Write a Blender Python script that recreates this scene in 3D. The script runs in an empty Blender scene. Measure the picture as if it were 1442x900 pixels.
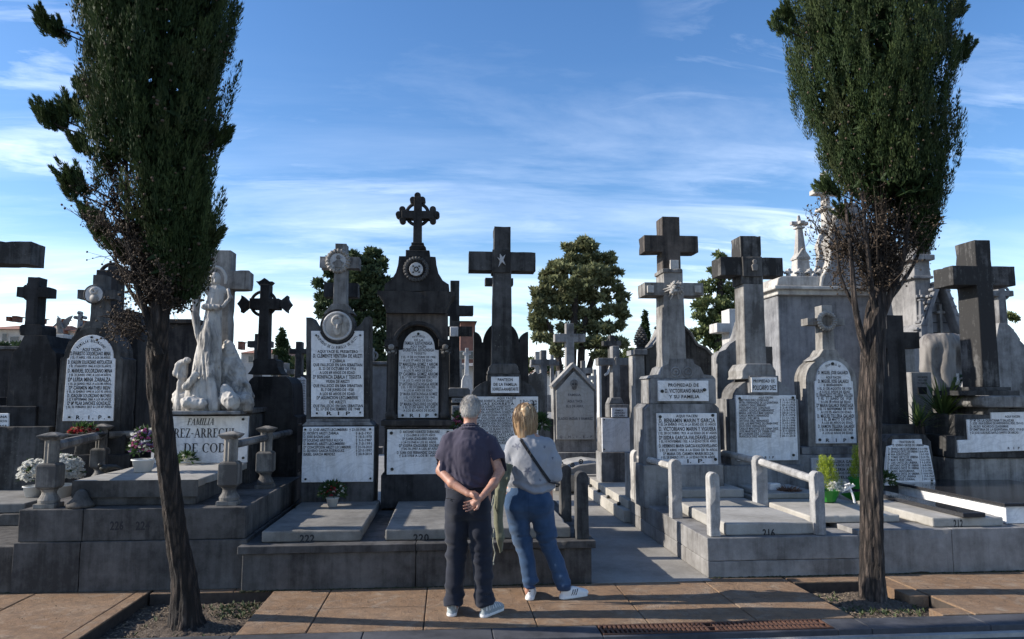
import bpy, bmesh, math, random
import numpy as np
from mathutils import Vector, Matrix
R = math.radians
C = bpy.context.scene.collection
S = bpy.context.scene
random.seed(7)
rng = np.random.default_rng(11)

# ------------------------------------------------------------------ camera
FPX, CAMH, YAW, PITCH = 1041.0, 1.75, R(-5.0), R(5.76)
cam = bpy.data.cameras.new('camera'); camo = bpy.data.objects.new('camera', cam); C.objects.link(camo)
cam.sensor_width = 36.0; cam.lens = 36.0 * FPX / 1442.0; cam.clip_start = 0.05; cam.clip_end = 2000
camo.location = (0, 0, CAMH); camo.rotation_euler = (R(90) + PITCH, 0, YAW)
S.camera = camo

# ------------------------------------------------------------------ sky, sun, exposure
SUN_EL, SUN_TOWARD = R(26.5), R(-86.0)          # compass direction to the sun, measured from +Y towards +X
sd = Vector((math.sin(SUN_TOWARD) * math.cos(SUN_EL), math.cos(SUN_TOWARD) * math.cos(SUN_EL), math.sin(SUN_EL)))
W = bpy.data.worlds.new('World'); S.world = W; W.use_nodes = True
nt = W.node_tree; N = nt.nodes; L = nt.links; N.clear()
wo = N.new('ShaderNodeOutputWorld'); bg = N.new('ShaderNodeBackground'); sky = N.new('ShaderNodeTexSky')
sky.sky_type = 'NISHITA'; sky.sun_disc = False; sky.sun_elevation = SUN_EL; sky.sun_rotation = SUN_TOWARD
sky.air_density = 1.0; sky.dust_density = 0.35; sky.ozone_density = 2.5; sky.altitude = 50
bg.inputs['Strength'].default_value = 0.135
tc = N.new('ShaderNodeTexCoord'); sep = N.new('ShaderNodeSeparateXYZ'); L.new(tc.outputs['Generated'], sep.inputs[0])
def wm(op, a, b=None, clamp=False):
    n = N.new('ShaderNodeMath'); n.operation = op; n.use_clamp = clamp
    for i, v in enumerate((a, b)):
        if v is None: continue
        if isinstance(v, (int, float)): n.inputs[i].default_value = v
        else: L.new(v, n.inputs[i])
    return n.outputs[0]
den = wm('ADD', wm('MAXIMUM', sep.outputs[2], 0.0), 0.16)
cu = wm('DIVIDE', sep.outputs[0], den); cv = wm('DIVIDE', sep.outputs[1], den)
cmb = N.new('ShaderNodeCombineXYZ'); L.new(cu, cmb.inputs[0]); L.new(cv, cmb.inputs[1])
def cloud(rot, sc, scale, detail, lo, hi, dist=0.6):
    mp = N.new('ShaderNodeMapping'); mp.inputs['Rotation'].default_value = (0, 0, rot); mp.inputs['Scale'].default_value = sc
    L.new(cmb.outputs[0], mp.inputs[0])
    nz = N.new('ShaderNodeTexNoise'); nz.inputs['Scale'].default_value = scale; nz.inputs['Detail'].default_value = detail
    nz.inputs['Roughness'].default_value = 0.62; nz.inputs['Distortion'].default_value = dist
    L.new(mp.outputs[0], nz.inputs['Vector'])
    mr = N.new('ShaderNodeMapRange'); mr.inputs['From Min'].default_value = lo; mr.inputs['From Max'].default_value = hi
    L.new(nz.outputs['Fac'], mr.inputs['Value']); return mr.outputs[0]
c1 = cloud(R(-24), (1.0, 2.6, 1), 0.55, 8, 0.50, 0.84)      # cirrus streaks
c2 = cloud(R(-30), (0.5, 2.2, 1), 0.8, 8, 0.52, 0.80, 0.4)  # broader veils
c3 = cloud(R(5), (0.35, 1.3, 1), 1.1, 7, 0.38, 0.62, 0.2)  # low bank near the horizon
c4 = cloud(R(-38), (0.8, 2.4, 1), 1.7, 10, 0.50, 0.76, 0.9)     # fine diagonal wisps
c4m = cloud(R(20), (1, 1, 1), 0.55, 2, 0.47, 0.60, 0.0)
low = N.new('ShaderNodeMapRange'); low.inputs['From Min'].default_value = 0.42; low.inputs['From Max'].default_value = 0.08
L.new(sep.outputs[2], low.inputs['Value'])
vlow = N.new('ShaderNodeMapRange'); vlow.inputs['From Min'].default_value = 0.20; vlow.inputs['From Max'].default_value = 0.06
L.new(sep.outputs[2], vlow.inputs['Value'])
f0 = wm('MULTIPLY', wm('MULTIPLY', c4, c4m), 0.42)
f = wm('ADD', wm('MULTIPLY', c1, wm('ADD', wm('MULTIPLY', low.outputs[0], 0.34), 0.14)), wm('MULTIPLY', wm('MULTIPLY', c2, low.outputs[0]), 0.30))
f = wm('ADD', f, wm('MULTIPLY', wm('MULTIPLY', c3, vlow.outputs[0]), 0.58))
f = wm('ADD', f, wm('MULTIPLY', vlow.outputs[0], 0.10))
f = wm('MINIMUM', wm('ADD', f, f0), 0.92)
hs = N.new('ShaderNodeHueSaturation'); hs.inputs['Saturation'].default_value = 1.22; hs.inputs['Hue'].default_value = 0.506; hs.inputs['Value'].default_value = 0.92
L.new(sky.outputs[0], hs.inputs['Color'])
mix = N.new('ShaderNodeMix'); mix.data_type = 'RGBA'; L.new(f, mix.inputs['Factor'])
L.new(hs.outputs[0], mix.inputs['A']); mix.inputs['B'].default_value = (9.2, 9.8, 10.8, 1)
L.new(mix.outputs['Result'], bg.inputs['Color']); L.new(bg.outputs[0], wo.inputs[0])
sl = bpy.data.lights.new('sun', 'SUN'); so = bpy.data.objects.new('sun', sl); C.objects.link(so)
sl.energy = 4.5; sl.angle = R(0.53); sl.color = (1.0, 0.93, 0.83)
so.rotation_euler = sd.to_track_quat('Z', 'Y').to_euler()
S.view_settings.view_transform = 'Standard'; S.view_settings.look = 'None'
S.view_settings.exposure = 0.72; S.view_settings.gamma = 1.0; S.view_settings.use_curve_mapping = False
S.render.engine = 'CYCLES'; S.cycles.max_bounces = 6; S.cycles.diffuse_bounces = 3; S.cycles.glossy_bounces = 2
S.cycles.transmission_bounces = 3; S.cycles.transparent_max_bounces = 4; S.cycles.use_denoising = True

# ------------------------------------------------------------------ pixel <-> place (each call names its own real distance)
def ray(px, py):
    x, y, z = (px - 721) / FPX, (450 - py) / FPX, -1.0
    a = R(90) + PITCH
    y, z = y * math.cos(a) - z * math.sin(a), y * math.sin(a) + z * math.cos(a)
    return (x * math.cos(YAW) - y * math.sin(YAW), x * math.sin(YAW) + y * math.cos(YAW), z)
def atY(px, py, Y):
    r = ray(px, py); t = Y / r[1]; return r[0] * t, CAMH + r[2] * t
def atZ(px, py, Z):
    r = ray(px, py); t = (Z - CAMH) / r[2]; return r[0] * t, r[1] * t

# ------------------------------------------------------------------ materials
MATS = {}
def newmat(name):
    m = bpy.data.materials.new(name); m.use_nodes = True
    t = m.node_tree; b = t.nodes['Principled BSDF']; MATS[name] = m
    return m, t, b
class NB:                                                      # little node builder
    def __init__(s, t):
        s.t = t
        tc = t.nodes.new('ShaderNodeTexCoord'); oi = t.nodes.new('ShaderNodeObjectInfo')
        v = t.nodes.new('ShaderNodeVectorMath'); v.operation = 'SCALE'
        cx = t.nodes.new('ShaderNodeCombineXYZ')
        for i in range(3): t.links.new(oi.outputs['Random'], cx.inputs[i])
        t.links.new(cx.outputs[0], v.inputs[0]); v.inputs['Scale'].default_value = 37.0
        a = t.nodes.new('ShaderNodeVectorMath'); t.links.new(tc.outputs['Object'], a.inputs[0]); t.links.new(v.outputs[0], a.inputs[1])
        s.co = a.outputs[0]; s.raw = tc.outputs['Object']; s.oi = oi
    def noise(s, scale, detail=5, rough=0.6, sc=(1, 1, 1), dist=0.0, raw=False):
        m = s.t.nodes.new('ShaderNodeMapping'); m.inputs['Scale'].default_value = sc; s.t.links.new(s.raw if raw else s.co, m.inputs[0])
        n = s.t.nodes.new('ShaderNodeTexNoise'); n.inputs['Scale'].default_value = scale; n.inputs['Detail'].default_value = detail
        n.inputs['Roughness'].default_value = rough; n.inputs['Distortion'].default_value = dist
        s.t.links.new(m.outputs[0], n.inputs['Vector']); return n.outputs['Fac']
    def vor(s, scale, feat='F1', sc=(1, 1, 1)):
        m = s.t.nodes.new('ShaderNodeMapping'); m.inputs['Scale'].default_value = sc; s.t.links.new(s.co, m.inputs[0])
        n = s.t.nodes.new('ShaderNodeTexVoronoi'); n.feature = feat; n.inputs['Scale'].default_value = scale
        s.t.links.new(m.outputs[0], n.inputs['Vector']); return n.outputs['Distance']
    def rng(s, v, lo, hi, a=0.0, b=1.0):
        n = s.t.nodes.new('ShaderNodeMapRange'); n.inputs['From Min'].default_value = lo; n.inputs['From Max'].default_value = hi
        n.inputs['To Min'].default_value = a; n.inputs['To Max'].default_value = b; s.t.links.new(v, n.inputs['Value']); return n.outputs[0]
    def mix(s, f, a, b, mode='MIX'):
        n = s.t.nodes.new('ShaderNodeMix'); n.data_type = 'RGBA'; n.blend_type = mode
        for k, v in (('Factor', f), ('A', a), ('B', b)):
            if isinstance(v, tuple): n.inputs[k].default_value = (*v, 1)
            elif isinstance(v, (int, float)): n.inputs[k].default_value = v if k == 'Factor' else (v, v, v, 1)
            else: s.t.links.new(v, n.inputs[k])
        return n.outputs['Result']
    def m(s, op, a, b=0.0):
        n = s.t.nodes.new('ShaderNodeMath'); n.operation = op
        for i, v in enumerate((a, b)):
            if isinstance(v, (int, float)): n.inputs[i].default_value = v
            else: s.t.links.new(v, n.inputs[i])
        return n.outputs[0]
    def bump(s, b, h, strength=0.4, dist=0.01):
        n = s.t.nodes.new('ShaderNodeBump'); n.inputs['Strength'].default_value = strength; n.inputs['Distance'].default_value = dist
        s.t.links.new(h, n.inputs['Height']); s.t.links.new(n.outputs[0], b.inputs['Normal'])
def stone(name, base, dark, cover=0.5, streak=0.5, rough=0.85, speck=0.14, bump=0.5, lichen=None, patches=None):
    """weathered stone: base colour, dark grime in blotches and in runs down the face, fine grain, pale lichen spots"""
    m, t, b = newmat(name); n = NB(t)
    big = n.noise(1.7, 6, 0.62); run = n.noise(3.0, 6, 0.65, sc=(3.2, 3.2, 0.28), dist=0.3); fine = n.noise(95, 3, 0.7); mid = n.noise(13, 6, 0.7)
    g = n.m('ADD', n.rng(big, 0.5 - 0.32 * cover, 0.9 - 0.45 * cover), n.m('MULTIPLY', n.rng(run, 0.44, 0.68), streak))
    g = n.m('ADD', g, n.rng(mid, 0.3, 0.7, -0.22, 0.22)); g = n.m('MINIMUM', n.m('MAXIMUM', g, 0.0), 1.0)
    c = n.mix(g, base, dark)
    c = n.mix(n.rng(fine, 0.3, 0.7, 0.0, speck * 2), c, n.mix(0.5, c, (0.0, 0.0, 0.0)))
    if lichen:
        l = n.m('MULTIPLY', n.rng(n.noise(30, 4, 0.7), 0.62, 0.70), n.rng(n.noise(2.3, 3), 0.5, 0.66))
        c = n.mix(n.m('MULTIPLY', l, 0.5), c, lichen)
    if patches:
        c = n.mix(n.m('MULTIPLY', n.rng(n.noise(5, 6, 0.7), 0.52, 0.66), 0.8), c, patches)
    c = n.mix(1.0, c, n.mix(n.oi.outputs['Random'], (0.84, 0.86, 0.90), (1.08, 1.05, 1.01)), 'MULTIPLY')
    t.links.new(c, b.inputs['Base Color']); b.inputs['Roughness'].default_value = rough
    b.inputs['Specular IOR Level'].default_value = 0.3
    n.bump(b, n.m('ADD', n.m('MULTIPLY', fine, 0.35), mid), bump, 0.006)
    return m
def plain(name, col, rough=0.6, var=0.25, scale=8, metal=0.0, spec=0.4, bump=0.15, sheen=0.0):
    m, t, b = newmat(name); n = NB(t)
    f = n.noise(scale, 5); c = n.mix(n.rng(f, 0.3, 0.7), col, tuple(v * (1 - var) for v in col))
    t.links.new(c, b.inputs['Base Color']); b.inputs['Roughness'].default_value = rough; b.inputs['Metallic'].default_value = metal
    b.inputs['Specular IOR Level'].default_value = spec
    if sheen: b.inputs['Sheen Weight'].default_value = sheen
    if bump: n.bump(b, n.noise(scale * 6, 4), bump, 0.004)
    return m
LICH = (0.36, 0.35, 0.30)
M_black = stone('sooty_stone', (0.060, 0.058, 0.058), (0.016, 0.015, 0.015), 0.5, 0.6, lichen=(0.16, 0.16, 0.15))
M_dark = stone('dark_limestone', (0.125, 0.122, 0.118), (0.030, 0.029, 0.028), 0.5, 0.7, lichen=LICH)
M_mid = stone('grey_limestone', (0.33, 0.325, 0.315), (0.105, 0.100, 0.095), 0.42, 0.6, lichen=LICH)
M_lite = stone('pale_limestone', (0.40, 0.385, 0.36), (0.17, 0.16, 0.15), 0.32, 0.45, lichen=LICH)
M_white = stone('white_limestone', (0.66, 0.64, 0.60), (0.30, 0.28, 0.26), 0.22, 0.4)
M_brown = stone('brown_stained_stone', (0.135, 0.115, 0.10), (0.032, 0.028, 0.026), 0.45, 0.8)
M_soot = stone('blackened_limestone', (0.24, 0.23, 0.215), (0.035, 0.033, 0.031), 0.78, 0.9, lichen=LICH)
M_block = stone('concrete_block', (0.15, 0.14, 0.13), (0.045, 0.042, 0.039), 0.45, 0.5, bump=0.7)
M_blockR = stone('grey_granite_block', (0.30, 0.295, 0.29), (0.13, 0.125, 0.12), 0.4, 0.4, bump=0.5)
M_slab = stone('worn_slab', (0.27, 0.26, 0.24), (0.13, 0.125, 0.115), 0.45, 0.25, bump=0.6, lichen=LICH)
M_slabW = stone('pale_slab', (0.42, 0.405, 0.375), (0.25, 0.24, 0.215), 0.35, 0.25, bump=0.4)
M_path = stone('path_concrete', (0.38, 0.36, 0.325), (0.25, 0.235, 0.21), 0.45, 0.0, bump=0.6, speck=0.3)
def marble(name, base, vein, rough=0.42, grime=0.42):
    m, t, b = newmat(name); n = NB(t)
    v = n.noise(2.2, 8, 0.6, sc=(1, 1, 1.6), dist=1.8); v = n.m('ABSOLUTE', n.m('SUBTRACT', v, 0.5))
    c = n.mix(n.rng(v, 0.0, 0.05, 0.55, 0.0), base, vein)
    c = n.mix(n.m('MULTIPLY', n.rng(n.noise(4, 6, 0.7, sc=(2.4, 2.4, 0.4)), 0.42, 0.72), grime), c, (0.30, 0.265, 0.215))
    c = n.mix(n.m('MULTIPLY', n.rng(n.noise(60, 3), 0.4, 0.7), 0.12), c, (0.3, 0.3, 0.3))
    t.links.new(c, b.inputs['Base Color']); b.inputs['Roughness'].default_value = rough; b.inputs['Specular IOR Level'].default_value = 0.35
    n.bump(b, n.noise(30, 4), 0.15, 0.003)
    return m
M_marble = marble('white_marble', (0.78, 0.78, 0.785), (0.52, 0.53, 0.55))
M_marbleG = marble('greyish_marble', (0.50, 0.50, 0.50), (0.34, 0.34, 0.35), grime=0.45)
M_marbleS = marble('streaked_marble', (0.46, 0.445, 0.41), (0.30, 0.29, 0.26), 0.6, 0.6)
def statue_mat(name, base, dark, k=0.5):
    m, t, b = newmat(name); n = NB(t)
    g = n.m('ADD', n.rng(n.noise(3.0, 6, 0.65, sc=(1.6, 1.6, 0.7), dist=0.6), 0.62 - 0.16 * k, 0.80 - 0.12 * k), n.m('MULTIPLY', n.rng(n.noise(14, 6, 0.75), 0.56, 0.74), 0.45))
    g = n.m('MINIMUM', g, 1.0)
    c = n.mix(g, base, dark)
    t.links.new(c, b.inputs['Base Color']); b.inputs['Roughness'].default_value = 0.7
    n.bump(b, n.noise(40, 4), 0.25, 0.004)
    return m
M_statue = statue_mat('weathered_marble_statue', (0.46, 0.43, 0.39), (0.085, 0.078, 0.07), 1.0)
M_figure = statue_mat('stained_stone_figure', (0.20, 0.185, 0.17), (0.07, 0.06, 0.055), 0.8)
def glossy(name, col, rough=0.12):
    m, t, b = newmat(name); n = NB(t)
    c = n.mix(n.rng(n.noise(160, 2), 0.45, 0.7), col, tuple(min(1, v * 2.2 + 0.01) for v in col))
    t.links.new(c, b.inputs['Base Color']); b.inputs['Roughness'].default_value = rough; return m
M_granite = glossy('polished_black_granite', (0.022, 0.022, 0.024))
M_ink = plain('inscription_lead', (0.022, 0.022, 0.026), 0.6, 0.4, 60)
M_inkF = plain('faded_inscription', (0.16, 0.16, 0.17), 0.7, 0.5, 30)
M_bolt = plain('bronze_bolt', (0.035, 0.038, 0.035), 0.45, 0.4, 40, metal=0.4)
M_bronze = plain('dark_bronze', (0.05, 0.05, 0.045), 0.45, 0.4, 20, metal=0.6)

# ------------------------------------------------------------------ objects
WL = {}
_wr = random.Random(99)
def weather(me, cell=0.085):
    """cut a block into cells and wear its arrises: small dents everywhere along the edges, a real chip now and then"""
    b = bmesh.new(); b.from_mesh(me); xs = [v.co for v in b.verts]
    for ax in range(3):
        lo, hi = min(v[ax] for v in xs), max(v[ax] for v in xs); n = min(int((hi - lo) / cell), 42)
        no = Vector((0, 0, 0)); no[ax] = 1
        for i in range(1, n + 1):
            co = Vector((0, 0, 0)); co[ax] = lo + (hi - lo) * (i + _wr.uniform(-.3, .3)) / (n + 1); bmesh.ops.bisect_plane(b, geom=b.verts[:] + b.edges[:] + b.faces[:], plane_co=co, plane_no=no, dist=1e-4)
    b.normal_update()
    for v in b.verts:
        s_ = [e for e in v.link_edges if len(e.link_faces) == 2 and e.calc_face_angle(0) > .6]
        if s_:
            a = _wr.random(); d = _wr.uniform(.007, .016) if a < .035 else _wr.uniform(.002, .005) if a < .2 else _wr.uniform(0, .0016)
            v.co -= v.normal * d
    b.to_mesh(me); b.free()
def empty(name, loc, label, cat, group=None):
    o = bpy.data.objects.new(name, None); C.objects.link(o); o.location = loc; o.empty_display_size = 0.1
    WL[o.name] = Vector(loc); o['label'] = label; o['category'] = cat; o['kind'] = 'thing'
    if group: o['group'] = group
    return o
def put(name, me, mat, parent=None, loc=None, label=None, cat=None, group=None, kind=None, bevel=0.0, smooth=False):
    """me is a mesh in world coordinates"""
    o = bpy.data.objects.new(name, me); C.objects.link(o)
    if parent is not None: w = WL[parent.name]; o.parent = parent
    else: w = Vector(loc) if loc is not None else Vector((0, 0, 0)); o.location = w
    WL[o.name] = w
    if bevel >= .008 and not smooth and (parent is not None or kind == 'structure') and len(me.polygons) < 70 and w.y < 12: weather(me)
    me.transform(Matrix.Translation(-w))
    for mm in (mat if isinstance(mat, (list, tuple)) else [mat]): me.materials.append(mm)
    if label: o['label'] = label
    if cat: o['category'] = cat
    if group: o['group'] = group
    if kind: o['kind'] = kind
    if bevel:
        b = o.modifiers.new('bevel', 'BEVEL'); b.width = bevel; b.segments = 2; b.limit_method = 'ANGLE'; b.angle_limit = R(38); b.use_clamp_overlap = True
    if smooth:
        me.polygons.foreach_set('use_smooth', [True] * len(me.polygons))
    return o
class G:
    """collects shapes; the pixel helpers work on the plane `Y` metres down the row direction"""
    def __init__(s, Y=0.0): s.bm = bmesh.new(); s.Y = Y
    def box(s, x0, x1, y0, y1, z0, z1, mi=0):
        v = [s.bm.verts.new((x, y, z)) for x in (x0, x1) for y in (y0, y1) for z in (z0, z1)]
        for f in ((0, 1, 3, 2), (4, 6, 7, 5), (0, 4, 5, 1), (2, 3, 7, 6), (0, 2, 6, 4), (1, 5, 7, 3)):
            s.bm.faces.new([v[i] for i in f]).material_index = mi
        return s
    def frus(s, cx, cy, z0, z1, hx0, hy0, hx1, hy1):
        a = [s.bm.verts.new((cx + i * hx0, cy + j * hy0, z0)) for i, j in ((-1, -1), (1, -1), (1, 1), (-1, 1))]
        b = [s.bm.verts.new((cx + i * hx1, cy + j * hy1, z1)) for i, j in ((-1, -1), (1, -1), (1, 1), (-1, 1))]
        s.bm.faces.new(a[::-1]); s.bm.faces.new(b)
        for i in range(4): s.bm.faces.new((a[i], a[(i + 1) % 4], b[(i + 1) % 4], b[i]))
        return s
    def prism(s, pts, y0, y1):                                  # pts (x,z), extruded from y0 (front) to y1
        ar = sum(pts[i][0] * pts[(i + 1) % len(pts)][1] - pts[(i + 1) % len(pts)][0] * pts[i][1] for i in range(len(pts)))
        if ar < 0: pts = pts[::-1]
        a = [s.bm.verts.new((x, y0, z)) for x, z in pts]; b = [s.bm.verts.new((x, y1, z)) for x, z in pts]
        n = len(pts); s.bm.faces.new(a); s.bm.faces.new(b[::-1])
        for i in range(n): s.bm.faces.new((a[i], b[i], b[(i + 1) % n], a[(i + 1) % n]))
        return s
    def loop(s, pts3, pts3b):                                   # two matching 3-D loops joined into a solid
        a = [s.bm.verts.new(p) for p in pts3]; b = [s.bm.verts.new(p) for p in pts3b]; n = len(a)
        s.bm.faces.new(a[::-1]); s.bm.faces.new(b)
        for i in range(n): s.bm.faces.new((a[i], a[(i + 1) % n], b[(i + 1) % n], b[i]))
        return s
    # pixel versions -------------------------------------------------
    def pbox(s, l, t, r, b, d0=0.0, d1=0.2):
        Y = s.Y + d0; my = (t + b) / 2
        s.box(atY(l, my, Y)[0], atY(r, my, Y)[0], Y, s.Y + d1, atY((l + r) / 2, b, Y)[1], atY((l + r) / 2, t, Y)[1]); return s
    def sym(s, cx, rows, d0=0.0, d1=0.2):                       # rows (half width px, y px) from the top down
        Y = s.Y + d0; my = (rows[0][1] + rows[-1][1]) / 2; X = atY(cx, my, Y)[0]; k = atY(cx + 1, my, Y)[0] - X
        r = [(h * k, atY(cx, y, Y)[1]) for h, y in rows]
        s.prism([(X + h, z) for h, z in r] + [(X - h, z) for h, z in r[::-1] if h > 0], Y, s.Y + d1); return s
    def poly(s, pts, d0=0.0, d1=0.2):
        Y = s.Y + d0; s.prism([atY(x, y, Y) for x, y in pts], Y, s.Y + d1); return s
    def cross(s, cx, top, bot, hw, arm_t, arm_b, l, r, d0=0.0, d1=0.22, hwb=None):
        hwb = hwb or hw
        hm = hw + (hwb - hw) * (arm_b - top) / (bot - top)
        Y = s.Y + d0; X = atY(cx, (top + bot) / 2, Y)[0]; k = atY(cx + 1, 450, Y)[0] - atY(cx, 450, Y)[0]
        zt, zat, zab, zb = (atY(cx, y, Y)[1] for y in (top, arm_t, arm_b, bot))
        xl, xr = X - (cx - l) * k, X + (r - cx) * k
        s.prism([(X - hw * k, zt), (X + hw * k, zt), (X + hw * k, zat), (xr, zat), (xr, zab), (X + hm * k, zab), (X + hwb * k, zb),
                 (X - hwb * k, zb), (X - hm * k, zab), (xl, zab), (xl, zat), (X - hw * k, zat)], Y, s.Y + d1); return s
    def disc(s, cx, cy, r, d0=0.0, d1=0.05, n=32, r2=None):
        Y = s.Y + d0; X, Z = atY(cx, cy, Y); k = atY(cx + 1, cy, Y)[0] - X; rr = r * k; rb = (r2 or r) * k
        a = [(X + rr * math.cos(t), Y, Z + rr * math.sin(t)) for t in [2 * math.pi * i / n for i in range(n)]]
        b = [(X + rb * math.cos(t), s.Y + d1, Z + rb * math.sin(t)) for t in [2 * math.pi * i / n for i in range(n)]]
        s.loop(b, a); return s
    def ring(s, cx, cy, r, rt, d=0.0, n=36, m=8, knob=0.0, freq=12):
        Y = s.Y + d; X, Z = atY(cx, cy, Y); k = atY(cx + 1, cy, Y)[0] - X; rr, q = r * k, rt * k
        vs = []
        for i in range(n):
            t = 2 * math.pi * i / n; qq = q * (1 + knob * math.cos(freq * t))
            vs.append([s.bm.verts.new((X + (rr + qq * math.cos(u)) * math.cos(t), Y + qq * math.sin(u), Z + (rr + qq * math.cos(u)) * math.sin(t))) for u in [2 * math.pi * j / m for j in range(m)]])
        for i in range(n):
            for j in range(m): s.bm.faces.new((vs[i][j], vs[(i + 1) % n][j], vs[(i + 1) % n][(j + 1) % m], vs[i][(j + 1) % m]))
        return s
    def lathe(s, cx, cy, prof, n=16, sq=False):                 # prof (radius, z) bottom to top
        rings = []
        for r, z in prof:
            rings.append([s.bm.verts.new((cx + r * math.cos(t), cy + r * math.sin(t), z)) for t in [2 * math.pi * (i + (0.5 if sq else 0)) / n for i in range(n)]])
        for a, b in zip(rings, rings[1:]):
            for i in range(n): s.bm.faces.new((a[i], a[(i + 1) % n], b[(i + 1) % n], b[i]))
        s.bm.faces.new(rings[0][::-1]); s.bm.faces.new(rings[-1]); return s
    def tube(s, p0, p1, r0, r1=None, n=8):
        p0, p1 = Vector(p0), Vector(p1); r1 = r0 if r1 is None else r1
        q = (p1 - p0).to_track_quat('Z', 'Y')
        a = [s.bm.verts.new(p0 + q @ Vector((r0 * math.cos(t), r0 * math.sin(t), 0))) for t in [2 * math.pi * (i + .5) / n for i in range(n)]]
        b = [s.bm.verts.new(p1 + q @ Vector((r1 * math.cos(t), r1 * math.sin(t), 0))) for t in [2 * math.pi * (i + .5) / n for i in range(n)]]
        s.bm.faces.new(a[::-1]); s.bm.faces.new(b)
        for i in range(n): s.bm.faces.new((a[i], a[(i + 1) % n], b[(i + 1) % n], b[i]))
        return s
    def path(s, pts, rad, n=8):                                  # bent tube
        pts = [Vector(p) for p in pts]; rings = []
        for i, p in enumerate(pts):
            d = (pts[min(i + 1, len(pts) - 1)] - pts[max(i - 1, 0)]).normalized(); q = d.to_track_quat('Z', 'Y')
            r = rad[i] if isinstance(rad, (list, tuple)) else rad
            rings.append([s.bm.verts.new(p + q @ Vector((r * math.cos(t), r * math.sin(t), 0))) for t in [2 * math.pi * j / n for j in range(n)]])
        for a, b in zip(rings, rings[1:]):
            off = min(range(n), key=lambda o: (a[0].co - b[o].co).length)
            for i in range(n): s.bm.faces.new((a[i], a[(i + 1) % n], b[(i + 1 + off) % n], b[(i + off) % n]))
        s.bm.faces.new(rings[0][::-1]); s.bm.faces.new(rings[-1]); return s
    def ball(s, c, r, sx=1, sy=1, sz=1, sub=1):
        bmesh.ops.create_icosphere(s.bm, subdivisions=sub, radius=r, matrix=Matrix.Translation(c) @ Matrix.Diagonal((sx, sy, sz, 1))); return s
    def mesh(s, name='m'):
        bmesh.ops.recalc_face_normals(s.bm, faces=s.bm.faces[:])
        me = bpy.data.meshes.new(name); s.bm.to_mesh(me); s.bm.free(); return me
    def put(s, name, mat, parent=None, **k): return put(name, s.mesh(name), mat, parent, **k)
def npmesh(name, V, F):
    """V (n,3) array, F (m,k) array of equal polygons"""
    me = bpy.data.meshes.new(name); V = np.asarray(V, dtype=np.float32); F = np.asarray(F, dtype=np.int32); k = F.shape[1]
    me.vertices.add(len(V)); me.vertices.foreach_set('co', V.ravel()); me.loops.add(F.size); me.loops.foreach_set('vertex_index', F.ravel())
    me.polygons.add(len(F)); me.polygons.foreach_set('loop_start', np.arange(0, F.size, k, dtype=np.int32)); me.polygons.foreach_set('loop_total', np.full(len(F), k, dtype=np.int32))
    me.update(calc_edges=True); me.validate(); return me

# ------------------------------------------------------------------ lettering
_tc = {}
def glyphs(txt):
    if txt in _tc: return _tc[txt]
    cu = bpy.data.curves.new('t', 'FONT'); cu.body = txt; cu.resolution_u = 2; cu.fill_mode = 'FRONT'; cu.space_character = 1.08; cu.offset = 0.028
    o = bpy.data.objects.new('t', cu); C.objects.link(o); bpy.context.view_layer.update()
    me = bpy.data.meshes.new_from_object(o.evaluated_get(bpy.context.evaluated_depsgraph_get()))
    V = np.empty(len(me.vertices) * 3, dtype=np.float32); me.vertices.foreach_get('co', V); V = V.reshape(-1, 3)
    P = [tuple(p.vertices) for p in me.polygons]
    bpy.data.objects.remove(o); bpy.data.curves.remove(cu); bpy.data.meshes.remove(me)
    _tc[txt] = (V, P); return V, P
def letters(parent, lines, Y, name='inscription', mat=None, gap=0.0022, arc=None):
    """lines: (text, x0 px, x1 px, centre y px, height px[, slant px]); letters lie on the plane Y"""
    VV, FF = [], []; n0 = 0
    for ln in lines:
        txt, x0, x1, yc, h = ln[:5]; tilt = ln[5] if len(ln) > 5 else 0
        V, P = glyphs(txt)
        if len(V) == 0: continue
        u = (V[:, 0] - V[:, 0].min()) / max(1e-6, np.ptp(V[:, 0])); v = (V[:, 1] / 0.73 - 0.5) * 1.12
        Yp = Y - gap
        Xa, Za = atY(x0, yc, Yp); Xb, Zb = atY(x1, yc + tilt, Yp); k = abs(atY(x0, yc + 1, Yp)[1] - Za)
        Zm = (Za + Zb) / 2 if tilt == 0 else None
        out = np.empty_like(V); out[:, 0] = Xa + (Xb - Xa) * u; out[:, 1] = Yp
        out[:, 2] = ((Zm if Zm is not None else 0) + v * h * k) if tilt == 0 else (Za + (Zb - Za) * u + v * h * k)
        VV.append(out); FF += [tuple(i + n0 for i in p) for p in P]; n0 += len(V)
    me = bpy.data.meshes.new(name); me.from_pydata(np.concatenate(VV).tolist(), [], FF); me.update()
    return put(name, me, mat or M_ink, parent)
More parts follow.
